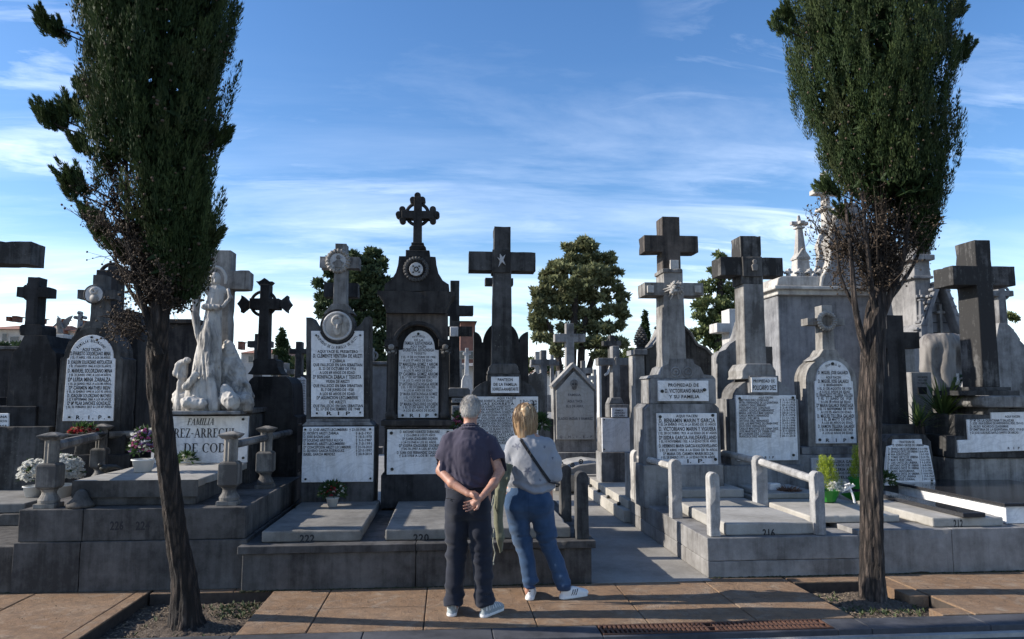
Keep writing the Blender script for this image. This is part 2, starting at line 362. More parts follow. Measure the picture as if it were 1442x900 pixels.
def arc_letters(parent, txt, Y, cx, cy, rad, a0, a1, h, mat=None, name='inscription', flip=False):
    """text along a circle (px); angles in degrees from the +x axis, counter-clockwise"""
    VV, FF = [], []; n0 = 0; Yp = Y - 0.0022; X, Z = atY(cx, cy, Yp); k = atY(cx + 1, cy, Yp)[0] - X
    for i, ch in enumerate(txt):
        if ch == ' ': continue
        V, P = glyphs(ch); t = R(a0 + (a1 - a0) * (i + .5) / len(txt)); w = abs(R(a1 - a0)) * rad / len(txt) * 0.8
        u = ((V[:, 0] - V[:, 0].min()) / max(1e-6, np.ptp(V[:, 0])) - .5) * w * (0.35 if ch in 'I1' else 1); v = (V[:, 1] / 0.73 - .5) * h
        rx, rz = math.cos(t), math.sin(t); sgn = -1 if flip else 1
        out = np.empty_like(V); out[:, 1] = Yp
        out[:, 0] = X + k * (rad * rx + v * rx * sgn + u * rz * sgn); out[:, 2] = Z + k * (rad * rz + v * rz * sgn - u * rx * sgn)
        VV.append(out); FF += [tuple(j + n0 for j in p) for p in P]; n0 += len(V)
    me = bpy.data.meshes.new(name); me.from_pydata(np.concatenate(VV).tolist(), [], FF); me.update()
    return put(name, me, mat or M_ink, parent)
# ------------------------------------------------------------------ ground, road, pavement
def tiles_mat():
    m, t, b = newmat('stamped_pavement'); n = NB(t); lm = n.noise(16, 8, 0.75, sc=(1, 2.2, 1), raw=True, dist=1.5)
    big = n.noise(2.2, 6, 0.65, raw=True); mid = n.noise(9, 7, 0.72, raw=True); fine = n.noise(70, 4, 0.7, raw=True)
    c = n.mix(n.rng(big, 0.36, 0.66), (0.285, 0.175, 0.10), (0.35, 0.235, 0.15))
    c = n.mix(n.m('MULTIPLY', n.rng(mid, 0.42, 0.70), 0.75), c, (0.16, 0.115, 0.085))
    c = n.mix(n.m('MULTIPLY', n.rng(n.noise(4.5, 7, 0.7, raw=True, dist=1.0), 0.52, 0.70), 0.55), c, (0.44, 0.37, 0.29))
    c = n.mix(n.rng(fine, 0.4, 0.7, 0, 0.30), c, (0.10, 0.08, 0.07))
    t.links.new(c, b.inputs['Base Color']); b.inputs['Roughness'].default_value = 0.88; b.inputs['Specular IOR Level'].default_value = 0.2
    n.bump(b, n.m('ADD', n.m('ADD', mid, n.m('MULTIPLY', fine, 0.4)), n.m('MULTIPLY', lm, 1.2)), 1.0, 0.02); return m
M_tile = tiles_mat()
M_joint = plain('pavement_joint', (0.07, 0.055, 0.045), 0.95, 0.4, 20)
M_kerb = stone('kerb_stone', (0.085, 0.088, 0.10), (0.035, 0.036, 0.042), 0.45, 0.2, bump=0.6)
M_gutter = stone('pale_gutter', (0.42, 0.41, 0.39), (0.2, 0.2, 0.19), 0.3, 0.1)  # narrow strip, paler than the kerb and the road
def asphalt():
    m, t, b = newmat('asphalt'); n = NB(t)
    c = n.mix(n.rng(n.noise(260, 2, 0.7, raw=True), 0.35, 0.7), (0.030, 0.030, 0.032), (0.10, 0.10, 0.10))
    c = n.mix(n.rng(n.noise(1.2, 5, raw=True), 0.4, 0.7, 0, 0.4), c, (0.07, 0.068, 0.065))
    t.links.new(c, b.inputs['Base Color']); b.inputs['Roughness'].default_value = 0.9; n.bump(b, n.noise(200, 3, raw=True), 0.6, 0.006); return m
M_asphalt = asphalt()
def soil():
    m, t, b = newmat('soil'); n = NB(t)
    c = n.mix(n.rng(n.noise(14, 7, 0.75, raw=True), 0.35, 0.65), (0.065, 0.048, 0.036), (0.17, 0.13, 0.095))
    c = n.mix(n.rng(n.noise(60, 4, 0.75, raw=True), 0.55, 0.7, 0, 0.8), c, (0.40, 0.32, 0.24))
    t.links.new(c, b.inputs['Base Color']); b.inputs['Roughness'].default_value = 0.95; n.bump(b, n.noise(45, 6, 0.8, raw=True), 1.0, 0.03); return m
M_soil = soil()
M_rust = plain('rusty_iron', (0.115, 0.055, 0.035), 0.85, 0.5, 30, bump=0.5)
g = G(); g.box(-400, 400, -80, 600, -0.50, -0.20); g.put('ground', M_soil, kind='structure')
g = G(); g.box(-80, 80, -30, 5.44, -0.19, -0.075); g.put('road', M_asphalt, kind='structure')
g = G(); g.box(-80, 80, 5.443, 5.50, -0.19, -0.045); g.put('gutter', M_gutter, kind='structure')
# kerb stones; the gap holds the drain grate
g = G(); x = -12.0
while x < 14:
    x1 = x + 0.95
    for a, b_ in ((x, min(x1, 1.15)), (max(x, 2.93), x1)):
        if b_ - a > 0.05: g.box(a + 0.003, b_ - 0.003, 5.503, 5.765, -0.19, -0.004)
    x = x1
g.box(1.15, 2.93, 5.503, 5.54, -0.19, -0.006); g.box(1.15, 2.93, 5.54, 5.765, -0.19, -0.12)
g.put('kerb', M_kerb, kind='structure', bevel=0.006)
t = empty('drain_grate', (2.04, 5.65, -0.03), 'rusty iron drain grate let into the kerb line right of the woman', 'grate')
g = G(); g.box(1.16, 2.92, 5.545, 5.560, -0.05, 0.0); g.box(1.16, 2.92, 5.745, 5.760, -0.05, 0.0); g.box(1.16, 1.175, 5.56, 5.745, -0.05, 0.0); g.box(2.905, 2.92, 5.56, 5.745, -0.05, 0.0); g.box(2.035, 2.05, 5.56, 5.745, -0.05, 0.0)
g.box(1.175, 2.905, 5.645, 5.66, -0.045, -0.001)
g.put('frame', M_rust, t, bevel=0.003)
for row_ in (0, 1):
  g = G(); x = 1.20
  while x < 2.87:
    if abs(x + 0.02 - 2.04) > 0.03:
        for ya, yb in (((5.56, 5.645),) if row_ == 0 else ((5.66, 5.745),)): g.prism([(x, -0.03), (x + 0.017, -0.03), (x + 0.017, -0.003), (x, -0.003)], ya, yb)
    x += 0.036
  g.put('bars', M_rust, t)
# pavement slabs with sunk joints, and the two tree pits left out
BK = 7.20
g = G()
regs = [(-14, -2.62, 5.77, BK), (-2.60, -1.55, 6.99, BK), (-1.53, 3.22, 5.77, BK), (3.24, 4.20, 6.86, BK), (4.22, 14, 5.77, BK)]
def cut(a, b, step, off):
    c = [a]; k = math.ceil((a - off) / step + 1e-6)
    while off + k * step < b - 0.04:
        if off + k * step > a + 0.04: c.append(off + k * step)
        k += 1
    return c + [b]
rj = random.Random(5)
for x0, x1, y0, y1 in regs:
    ys = cut(y0, y1, 0.62, 5.77 + 0.62)
    for j in range(len(ys) - 1):
        xs = cut(x0, x1, 0.86, -0.16)
        for i in range(len(xs) - 1):
            h = rj.uniform(-0.0025, 0.0025); q = 0.004
            g.box(xs[i] + q, xs[i + 1] - q, ys[j] + q * .7, ys[j + 1] - q * .7, -0.11, h)
g.put('pavement', M_tile, kind='structure', bevel=0.006)
g = G()
for x0, x1, y0, y1 in regs: g.box(x0 + .002, x1 - .002, y0 + .002, y1 - .002, -0.19, -0.012)
g.put('pavement_bed', M_joint, kind='structure')
# the stepped corner of paving beside the right pit
g = G(); g.box(4.03, 4.205, 6.32, 6.85, -0.11, 0.001); g.box(3.95, 4.205, 5.775, 5.95, -0.11, 0.0015); g.put('pavement_corner', M_tile, kind='structure', bevel=0.006)
# path, cemetery ground
g = G(); g.box(1.0, 2.75, 7.205, 13, -0.19, -0.002); g.box(1.36, 2.50, 6.98, 7.203, -0.0, 0.004); g.put('path', M_path, kind='structure')
g = G(); g.box(-60, 80, 13.003, 220, -0.19, -0.006); g.put('gravel_ground', M_path, kind='structure')
g = G(); g.box(-60, .997, 7.205, 13, -0.19, -0.006); g.box(2.753, 60, 7.205, 13, -0.19, -0.006); g.put('gravel_strip', M_path, kind='structure')
# soil in the pits
def pit(name, x0, x1, y0, y1, seed, tx, ty):
    r = np.random.default_rng(seed); nx, ny = 70, 80; xs = np.linspace(x0, x1, nx); ys = np.linspace(y0, y1, ny)
    XX, YY = np.meshgrid(xs, ys, indexing='ij'); Z = -0.105 + 0.006 * r.standard_normal(XX.shape)
    for _ in range(60):
        cx, cy, s, a = r.uniform(x0, x1), r.uniform(y0, y1), r.uniform(.02, .09), r.uniform(-.008, .018); Z += a * np.exp(-((XX - cx) ** 2 + (YY - cy) ** 2) / s ** 2)
    Z += 0.06 * np.exp(-((XX - tx) ** 2 + (YY - ty) ** 2) / 0.22 ** 2)
    idx = np.arange(nx * ny).reshape(nx, ny); F = np.stack([idx[:-1, :-1], idx[1:, :-1], idx[1:, 1:], idx[:-1, 1:]], -1).reshape(-1, 4)
    put(name, npmesh(name, np.stack([XX, YY, Z], -1).reshape(-1, 3), F), M_soil, kind='structure', smooth=True)
pit('tree_pit_soil', -2.63, -1.52, 5.76, 7.0, 1, -2.03, 6.23); pit('tree_pit_soil', 3.21, 4.23, 5.76, 6.87, 2, 3.77, 6.45)
# litter: dry twigs, pebbles and weeds in the pits
M_weed = plain('weed_leaves', (0.07, 0.10, 0.03), 0.7, 0.4, 30)
M_litter = plain('dry_litter', (0.33, 0.26, 0.18), 0.9, 0.5, 30)
rl = random.Random(3)
def litter():
    g = G()
    for x0, x1, y0, y1 in ((-2.58, -1.58, 5.85, 6.9), (3.28, 4.0, 5.85, 6.8)):
        for _ in range(420):
            x, y = rl.uniform(x0, x1), rl.uniform(y0, y1); z = -0.095
            if rl.random() < .6: g.ball((x, y, z + .004), rl.uniform(.004, .013), 1, rl.uniform(.6, 1), .6, sub=0)
            else:
                a = rl.uniform(0, 6.3); l = rl.uniform(.02, .09); g.tube((x, y, z + .01), (x + l * math.cos(a), y + l * math.sin(a), z + rl.uniform(.005, .03)), .0022, .0012, 4)
    return g
def debris():                                                    # needles, chips and small leaves blown over the pavement and slabs
    g = G()
    for _ in range(520):
        x, y = rl.uniform(-4, 6), 5.8 + 1.3 * rl.random() ** .7; 
        if -2.6 < x < -1.52 and y < 7 or 3.2 < x < 4.25 and y < 6.87: continue
        if y > 6.93: continue
        a = rl.uniform(0, 6.3); l = rl.uniform(.006, .030)
        if rl.random() < .55: g.tube((x, y, .006), (x + l * math.cos(a), y + l * math.sin(a), .008), .0016, .001, 3)
        else: g.ball((x, y, .005), rl.uniform(.002, .006), 1, 1, .5, sub=0)
    return g
debris().put('needle_litter', plain('needles', (0.10, 0.07, 0.045), .9, .4, 30), label='dry needles and crumbs scattered over the brown pavement', cat='litter', kind='stuff')
litter().put('leaf_litter', M_litter, label='dry twigs, cones and pebbles scattered on the soil of the tree pits', cat='litter', kind='stuff')
def weeds():
    V, F = [], []
    for x0, x1, y0, y1, k in ((-2.0, -1.58, 6.5, 6.9, 60), (3.5, 4.1, 6.1, 6.5, 60), (-2.5, -1.6, 5.9, 6.9, 30), (3.3, 4.0, 5.9, 6.8, 40)):
        for _ in range(k):
            x, y = rl.uniform(x0, x1), rl.uniform(y0, y1)
            for _ in range(7):
                a = rl.uniform(0, 6.3); l = rl.uniform(.015, .045); w = .004; n = len(V); ca, sa = math.cos(a), math.sin(a)
                V += [(x - w * sa, y + w * ca, -.1), (x + w * sa, y - w * ca, -.1), (x + l * .6 * ca + w * sa, y + l * .6 * sa - w * ca, -.1 + l * .8), (x + l * ca, y + l * sa, -.1 + l)]
                F.append((n, n + 1, n + 2, n + 3))
    return npmesh('weeds', V, F)
put('weeds', weeds(), M_weed, label='small green weeds sprouting on the bare soil of the tree pits', cat='weeds', kind='stuff')
# dark line of small lumps along the foot of the plinths
M_footline = plain('dark_foot_line', (0.035, 0.04, 0.02), 0.95, 0.5, 30, bump=0.6)
def footline():
    g = G()
    for x0, x1, y in ((-6, -1.82, 7.1), (-1.8, 1.36, 6.98), (2.55, 6.5, 7.08)):
        x = x0
        while x < x1:
            w = rl.uniform(.02, .07); g.ball((x, y - .004, 0.0), w * .5, 1, rl.uniform(.25, .55), rl.uniform(.2, .5), sub=1); x += w * .7
    return g
footline().put('patches', M_footline, label='dark line of small lumps along the foot of the grave plinths', cat='patches', kind='stuff')

# ------------------------------------------------------------------ plinths of the front row
def plinth(label, x0, x1, y0, y1, courses, mat, joints=(), cat='plinth', bevel=0.008):
    """courses: (z0, z1, front overhang)"""
    t = empty('grave_plinth', ((x0 + x1) / 2, (y0 + y1) / 2, 0), label, cat)
    for k, (z0, z1, o) in enumerate(courses):
        g = G(); xs = [x0] + [j for j in joints] + [x1]
        for a, b in zip(xs, xs[1:]): g.box(a + (.002 if a != x0 else -o), b - (.002 if b != x1 else -o), y0 - o, y1, z0 + (.0015 if k else 0), z1)
        g.put('course', mat, t, bevel=bevel)
    return t
P_left = plinth('tall dark grave plinth in three tiers carved 226 to 224 behind the left cypress', -3.80, -1.825, 7.10, 10.2, [(0, .435, .02), (.435, .72, 0)], M_block, (-3.25,))
letters(P_left, [('226', 155, 174, 740, 11), ('224', 191, 211, 740, 11), ('-', 177, 188, 740, 2)], 7.10, mat=M_ink)
g = G(); g.box(-3.41, -2.34, 7.30, 9.55, .72, .88); g.put('course', M_block, P_left, bevel=.01)
t = empty('grave_slab', (-2.9, 8.3, .88), 'white marble grave slab holding two flower pots behind the left cypress', 'grave slab')
g = G(); g.box(-3.44, -2.31, 7.27, 9.3, .882, .955); g.put('slab', M_slabW, t, bevel=.012); g = G(); g.box(-3.438, -2.312, 7.262, 7.2695, .80, .953); g.put('front_edge', M_block, t)
M_leftslab = M_slab
t = plinth('low dark plinth at the left edge of the photo, left of plinth 226', -7.5, -3.83, 7.14, 10.6, [(0, .40, .03)], M_block, (-5.5,))
g = G(); g.box(-7.4, -4.30, 8.2, 10.4, .40, .52); g.put('course', M_block, t, bevel=.008)
t = empty('grave_slab', (-5.5, 9.4, .52), 'worn grave slab at the left edge with white flower pots on it', 'grave slab')
g = G(); g.box(-7.3, -4.36, 8.25, 11.0, .522, .62); g.put('slab', M_slab, t, bevel=.012)
P_mid = plinth('long weathered plinth with a projecting ledge behind the two people', -1.815, 1.355, 6.98, 9.6, [(0, .325, 0), (.325, .395, .035)], M_block, (-.27,))
def slab(label, x0, x1, y0, y1, z0, z1, mat, lines=None, tier=None, bev=.014):
    t = empty('grave_slab', ((x0 + x1) / 2, (y0 + y1) / 2, z0), label, 'grave slab')
    g = G(); g.box(x0, x1, y0, y1, z0 + .002, z1); g.put('slab', mat, t, bevel=bev)
    if tier: x0, x1, y0_, y1, z0_, z1_ = tier; g = G(); g.box(x0, x1, y0_, y1, z0_, z1_); g.put('headrest', mat, t, bevel=bev)
    if lines: letters(t, lines, y0, 'number', M_ink)
    return t
slab('grey grave slab carved 222 with a small pot of white flowers', -1.68, -.78, 7.10, 9.05, .395, .50, M_slab, [('222', 422, 443, 758, 9.5)])
slab('wide grey grave slab carved 220 just behind the two people', -.56, 1.18, 7.10, 9.1, .395, .50, M_slab, [('220', 582, 604, 757, 9.5)])
P_right = plinth('grey granite plinth of grave 216 on the right of the path', 2.50, 4.02, 7.08, 10.1, [(0, .155, 0), (.155, .375, 0)], M_blockR, ())
slab('pale grave slab carved 216 inside the stone rails', 2.72, 3.62, 7.17, 9.9, .375, .495, M_slabW, [('216', 1074, 1091, 750, 9.5)], tier=(2.76, 3.62, 8.9, 9.95, .497, .60))
P_far = plinth('long grey granite plinth running off the right edge behind the right cypress', 4.025, 9.5, 7.10, 11.5, [(0, .42, 0)], M_blockR, (5.0, 6.9))
slab('pale grave slab left of the right cypress trunk with a yellow green shrub on it', 3.74, 4.72, 7.5, 9.7, .42, .50, M_slabW, tier=(3.8, 4.5, 8.7, 9.6, .502, .57))
t = slab('white grave slab carved 212 with a black granite stripe down its middle', 4.86, 5.62, 7.18, 9.4, .42, .515, M_slabW, [('212', 1343, 1356, 737, 10)])
g = G(); g.prism([(5.16, .517), (5.40, .517), (5.40, .565), (5.16, .565)], 7.14, 9.35); g.put('stripe', M_granite, t, bevel=.006)
t = empty('grave_slab', (6.6, 8.3, .42), 'polished black granite grave slab on a white marble base at the right edge', 'grave slab')
g = G(); g.box(5.74, 7.3, 7.30, 9.3, .422, .60); g.put('base', M_marble, t, bevel=.008)
g = G(); g.box(5.70, 7.34, 7.26, 9.34, .602, .635); g.put('slab', M_granite, t, bevel=.004)
t = empty('stone_steps', (8.3, 9.3, 0), 'pale stone steps and slab rising beyond the black granite slab', 'steps')
g = G(); g.box(7.4, 10.5, 8.0, 10.0, .42, .60); g.put('step', M_slabW, t, bevel=.01)
g = G(); g.box(7.75, 10.5, 8.6, 10.1, .602, .75); g.put('step', M_slabW, t, bevel=.01)
g = G(); g.box(8.15, 10.5, 9.0, 10.1, .752, .82); g.put('step', M_slabW, t, bevel=.01)
# low plots along the right side of the path, farther back
t = empty('grave_kerb', (2.6, 11.2, 0), 'low pale stone kerb of a plot along the path behind the grey granite plinth', 'grave kerb')
g = G(); g.box(2.42, 2.60, 10.15, 13.2, 0, .17); g.put('kerb_stone', M_slabW, t, bevel=.01)
g = G(); g.box(2.50, 3.5, 10.2, 13.2, .171, .29); g.put('slab', M_slabW, t, bevel=.01)
g = G()
for k in range(4): g.ball((2.46, 10.6 + k * .7, .19), .03, sub=2)
g.put('ring_bolt', M_bronze, t)

# ------------------------------------------------------------------ stone rails
def baluster(x, y, z0, h, mat, par, s=1.0):
    """square base, flared foot, cubic block, fluted shaft and pyramid cap"""
    g = G(); g.frus(x, y, z0, z0 + .04, .125 * s, .125 * s, .125 * s, .125 * s)
    g.lathe(x, y, [(.12 * s, z0 + .0405), (.125 * s, z0 + .07), (.085 * s, z0 + .12), (.08 * s, z0 + .14), (.10 * s, z0 + .165)], 20)
    f = g.put('baluster_foot', mat, par, bevel=.004)
    g = G(); a = z0 + .166; b = a + .25 * h / .72
    g.frus(x, y, a, a + .02, .09 * s, .09 * s, .115 * s, .115 * s); g.frus(x, y, a + .0205, b - .02, .118 * s, .118 * s, .118 * s, .118 * s); g.frus(x, y, b - .0195, b, .115 * s, .115 * s, .09 * s, .09 * s)
    g.put('block', mat, par, bevel=.006)
    g = G(); top = z0 + h - .07
    n = 32; rr = [.086 * s if i % 4 < 2 else .076 * s for i in range(n)]
    lo = [(x + rr[i] * math.cos(2 * math.pi * i / n), y + rr[i] * math.sin(2 * math.pi * i / n), b + .001) for i in range(n)]
    g.loop(lo, [(p[0], p[1], top) for p in lo]); g.put('shaft', mat, par)
    g = G(); g.frus(x, y, top + .001, top + .03, .09 * s, .09 * s, .125 * s, .125 * s); g.frus(x, y, top + .0305, top + .045, .13 * s, .13 * s, .13 * s, .13 * s); g.frus(x, y, top + .0455, top + .07, .125 * s, .125 * s, .03 * s, .03 * s)
    g.put('cap', mat, par, bevel=.003)
def bar(par, p0, p1, mat, r=.05, n=8): G().tube(p0, p1, r, r, n).put('rail', mat, par)
M_bal = stone('baluster_stone', (0.30, 0.28, 0.25), (0.085, 0.08, 0.075), 0.5, 0.8, lichen=LICH)
t = empty('stone_railing', (-3.63, 8.3, .72), 'left stone railing with two fluted balusters and a bar beside the white flower pots', 'railing')
baluster(-3.62, 7.24, .72, .68, M_bal, t, .74); baluster(-4.05, 9.2, .72, .68, M_bal, t, .74)
bar(t, (-3.63, 7.30, 1.27), (-4.03, 9.14, 1.27), M_bal, .052); bar(t, (-3.98, 9.22, 1.27), (-2.95, 9.7, 1.27), M_bal, .045)
t = empty('stone_railing', (-2.0, 8.1, .72), 'stone railing with three fluted balusters left of the slab carved 222', 'railing')
for x, y in ((-2.03, 7.28), (-1.99, 8.5), (-1.96, 9.75)): baluster(x, y, .72, .68, M_bal, t, .74)
bar(t, (-2.03, 7.30, 1.27), (-1.99, 8.44, 1.27), M_bal, .04); bar(t, (-1.99, 8.56, 1.27), (-1.96, 9.69, 1.27), M_bal, .04)
def rpost(par, x, y, z0, z1, mat, hx=.054, hy=.056):
    pts = [(x - hx, z0), (x + hx, z0), (x + hx, z1 - hx)] + [(x + hx * math.cos(a), z1 - hx + hx * math.sin(a)) for a in [R(18 * i) for i in range(1, 10)]] + [(x - hx, z1 - hx)]
    G().prism(pts, y - hy, y + hy).put('post', mat, par, bevel=.010)
M_railp = stone('painted_rail_stone', (0.52, 0.51, 0.49), (0.20, 0.195, 0.19), 0.3, 0.45, speck=.22, bump=.8)
t = empty('stone_railing', (2.5, 8.2, .375), 'pale rail with three round topped posts on the path side of grave 216', 'railing')
rpost(t, 2.60, 7.17, .376, .99, M_railp); rpost(t, 2.56, 8.25, .376, 1.02, M_railp, .06, .06); rpost(t, 2.52, 9.75, .376, 1.02, M_railp, .08, .10)
bar(t, (2.56, 8.31, .93), (2.52, 9.66, .93), M_railp, .040)
t = empty('stone_railing', (3.7, 8.2, .375), 'pale rail with a long sloping bar between grave 216 and the shrub', 'railing')
rpost(t, 3.66, 7.17, .376, .99, M_railp); rpost(t, 3.67, 8.55, .376, 1.03, M_railp, .07, .07)
bar(t, (3.66, 7.22, .90), (3.67, 8.49, .96), M_railp, .042); bar(t, (3.67, 8.61, .96), (3.72, 9.85, .96), M_railp, .042)
t = empty('stone_railing', (1.28, 7.6, .395), 'two dark weathered round topped posts at the left side of the path', 'posts')
rpost(t, 1.28, 7.08, .396, 1.02, M_dark, .058, .07); rpost(t, 1.28, 8.05, .396, .99, M_dark, .058, .07)
# ------------------------------------------------------------------ monuments
class Mon:
    def __init__(s, name, label, cat, cx, Y, zb=0.0, group=None):
        s.Y = Y; s.t = empty(name, (atY(cx, 600, Y)[0], Y, zb), label, cat, group)
    def p(s, name, mat, *ops, bevel=0.010, smooth=False, label=None):
        g = G(s.Y)
        for op, *a in ops: getattr(g, {'box': 'pbox'}.get(op, op))(*a)
        return g.put(name, mat, s.t, bevel=bevel, smooth=smooth, label=label)
    def text(s, lines, d=0.0, mat=None, name='inscription'): return letters(s.t, lines, s.Y + d, name, mat)
    def arc(s, *a, d=0.0, **k): return arc_letters(s.t, a[0], s.Y + d, *a[1:], **k)
    def bolts(s, pts, d=0.0, r=1.6):
        for x, y in pts: s.p('bolt', M_bolt, ('disc', x, y, r, d - .014, d + .002, 12, r * 1.1), bevel=0)
def arch(hw, top, spring, n=9, flat=1.0):
    """rows of a round-headed outline from its crown down to the springing"""
    return [(hw * math.sin(R(90) * i / n), spring - (spring - top) * math.cos(R(90) * i / n)) for i in range(n + 1)]
def column(lines, x0, x1):                                      # even runs of lines: (texts, first y, step, h)
    return lines

m = Mon('added_dark_wall', 'long low dark wall added to fill the gap behind the leftmost monuments', 'wall', 20, 14.0)  # added wall, its darkness covers a bright gap in place of dark monuments
m.p('wall', M_black, ('box', -220, 492, 96, 700, 0, .4)); m.p('coping', M_dark, ('box', -222, 487, 98, 491.7, -.05, .45))
# far left: only the end of one arm of the nearest big cross shows
m = Mon('stone_cross', 'big dark stone cross with one square arm end reaching in at the left edge', 'cross', -78, 9.9)
m.p('cross', M_dark, ('cross', -78, 285, 640, 16, 338, 370, -190, 37, 0, .34, 20)); m.p('pedestal', M_black, ('sym', -78, [(40, 560), (48, 600), (48, 715)], -.2, .6))
m = Mon('cross_monument', 'black stone cross with a round boss on a dark tapering pedestal above the orange roofs', 'monument', 42, 9.7)
m.p('cross', M_black, ('cross', 45, 390, 457, 8, 404, 418, 22.5, 67.5, 0, .2, 8.5), ('disc', 45, 411, 15, .03, .17))
m.p('pedestal', M_black, ('sym', 43, [(13, 457), (16, 460), (16, 472)], -.05, .3), ('sym', 42, [(16, 472), (24, 490), (31, 497), (34, 520), (36, 600), (36, 715)], -.1, .5))
m = Mon('stone_tomb', 'low dark stepped tomb block with a chipped white plaque at the left edge', 'tomb', 20, 9.55)
m.p('block', M_black, ('box', -90, 572, 50, 612, 0, .6)); m.p('step', M_dark, ('box', -100, 601, 66, 715, -.15, .7))
m.p('plaque', M_marble, ('poly', [(-60, 582), (12, 582), (12, 610), (16, 623), (-60, 626)], -.03, .01))
m.text([('ROSARIO ARANA', -40, 10, 587, 3), ('A LOS 75 AÑOS', -40, 10, 593, 2.6), ('JOSE MARIA LASA', -40, 10, 600, 3), ('A LOS 80 AÑOS', -40, 10, 607, 3), ('R I P', -20, 9, 616, 3)], -.032)
# round-headed plaque monument with a medallion cross
m = Mon('plaque_monument', 'round headed white marble plaque in dark stone under a cross with a pale round medallion', 'monument', 127, 9.3)
m.p('stele', M_dark, ('sym', 127.5, arch(39, 461, 502) + [(44, 505), (45, 612)], .02, .42))
m.p('cross', M_dark, ('cross', 137, 387, 463, 8, 408, 421, 108, 160, .1, .3, 9.5), ('sym', 134, [(12, 452), (16, 458), (22, 466)], .05, .36))
m.p('medallion', M_marbleG, ('disc', 132, 414.5, 12.5, .05, .10)); m.p('medallion_rim', M_dark, ('ring', 132, 414.5, 13, 1.6, .07), bevel=0, smooth=True)
m.p('portrait', M_statue, ('ring', 132, 410, 3.2, 2.6, .045), ('disc', 132, 420, 6, .035, .06, 16, 7), bevel=0, smooth=True)
m.p('plaque', M_marble, ('sym', 127, arch(31, 471.5, 504) + [(34, 505.5), (35.5, 593)], 0, .03), bevel=.004)
SOL = [('AQUI YACEN', 116, 142, 492, 4), ('D.EVARISTO SOLORZANO MINA', 99, 156, 497.7, 5), ('† EL 17 ABRIL 1926. A LOS 38 AÑOS.', 99, 156, 503.4, 3), ('D. JOAQUIN SOLORZANO ANTOLATZUA', 96, 158, 509.8, 4.8),
  ('† EL 19 AGOSTO 1944. A LOS 76 AÑOS.', 97, 157, 515.6, 3), ('D. MANUEL SOLORZANO MINA', 95.5, 158, 522, 5), ('† EL 21 JUNIO 1947. A LOS 64 AÑOS.', 97, 157, 528, 3), ('Dª LUISA MINA ZABALZA', 96, 156, 534.3, 5.2),
  ('† EL 21 JUNIO 1953. A LOS 80 AÑOS.', 96, 157, 540.4, 3), ('Dª CARMEN MATHEU BEIN', 97, 155, 546, 4.5), ('† EL 31 ENERO 1990 A LOS 93 AÑOS', 94, 157, 551.4, 3), ('D. JOAQUIN SOLORZANO MATHEU', 95, 156, 557, 4.5),
  ('† EL 9 SEPTIEMBRE 2008 A LOS 80 AÑOS.', 94, 157, 562.4, 3), ('Dª Mª PILAR SANCHEZ GONZALEZ', 95, 156, 567.7, 4.6), ('† EL 23 FEBRERO 2017 A LOS 87 AÑOS.', 93, 158, 573, 3), ('R .  I .  P .', 107, 148, 587.5, 5)]
m.text(SOL); m.arc('FAMILIA SOLORZANO', 127.5, 502, 23, 148, 32, 4); m.bolts([(97, 587.5), (153, 587.5), (128.5, 475)], 0, 1.5)
m.p('base', M_black, ('box', 78, 612, 176, 640, -.06, .5), ('box', 72, 640, 182, 716, -.12, .5))
m = Mon('cross_monument', 'tall black monument with a ringed cross half hidden behind the left cypress branches', 'monument', 160, 10.6)
m.p('cross', M_black, ('cross', 158, 374, 440, 8, 380, 396, 134, 182, 0, .22, 9), ('ring', 158, 388, 17, 3, .1)); m.p('pedestal', M_black, ('sym', 162, [(14, 436), (18, 455), (27, 472), (29, 520), (30, 716)], -.1, .5))
m = Mon('stone_stele', 'plain brown stained upright slab behind the left edge of the white statue', 'stele', 252, 10.4)
m.p('slab', M_brown, ('box', 226, 456, 276, 716, 0, .25)); m.p('cap', M_brown, ('box', 222, 449, 280, 455.5, -.04, .29))
m = Mon('stone_stele', 'narrow pale upright slab just behind the left cypress trunk', 'stele', 197, 11.2)
m.p('slab', M_mid, ('sym', 197, arch(10, 466, 476) + [(10, 716)], 0, .2)); m.p('plaque', M_marbleG, ('box', 190, 490, 204, 560, -.02, .01))
m = Mon('stone_pillar', 'square brown pillar left of the round headed white plaque, below the small angel', 'pillar', 83, 10.8)
m.p('shaft', M_brown, ('box', 74, 490, 92, 716, 0, .35)); m.p('cap', M_dark, ('box', 71, 484, 95, 489.5, -.05, .4))

# the white statue on its pedestal (its figures follow with the people, where solids are blended)
m = Mon('statue_pedestal', 'broad dark pedestal with a white family plaque under the white marble statue', 'pedestal', 285, 8.95)
m.p('block', M_dark, ('box', 216, 583, 352, 716, .02, 1.0)); m.p('cornice', M_dark, ('box', 212, 575, 356, 582.5, -.04, 1.05))
m.p('plaque', M_marble, ('box', 219, 586, 349, 652, -.015, .03), bevel=.004)
m.bolts([(342, 590.5), (342, 645), (226, 590.5)], -.015, 1.8)
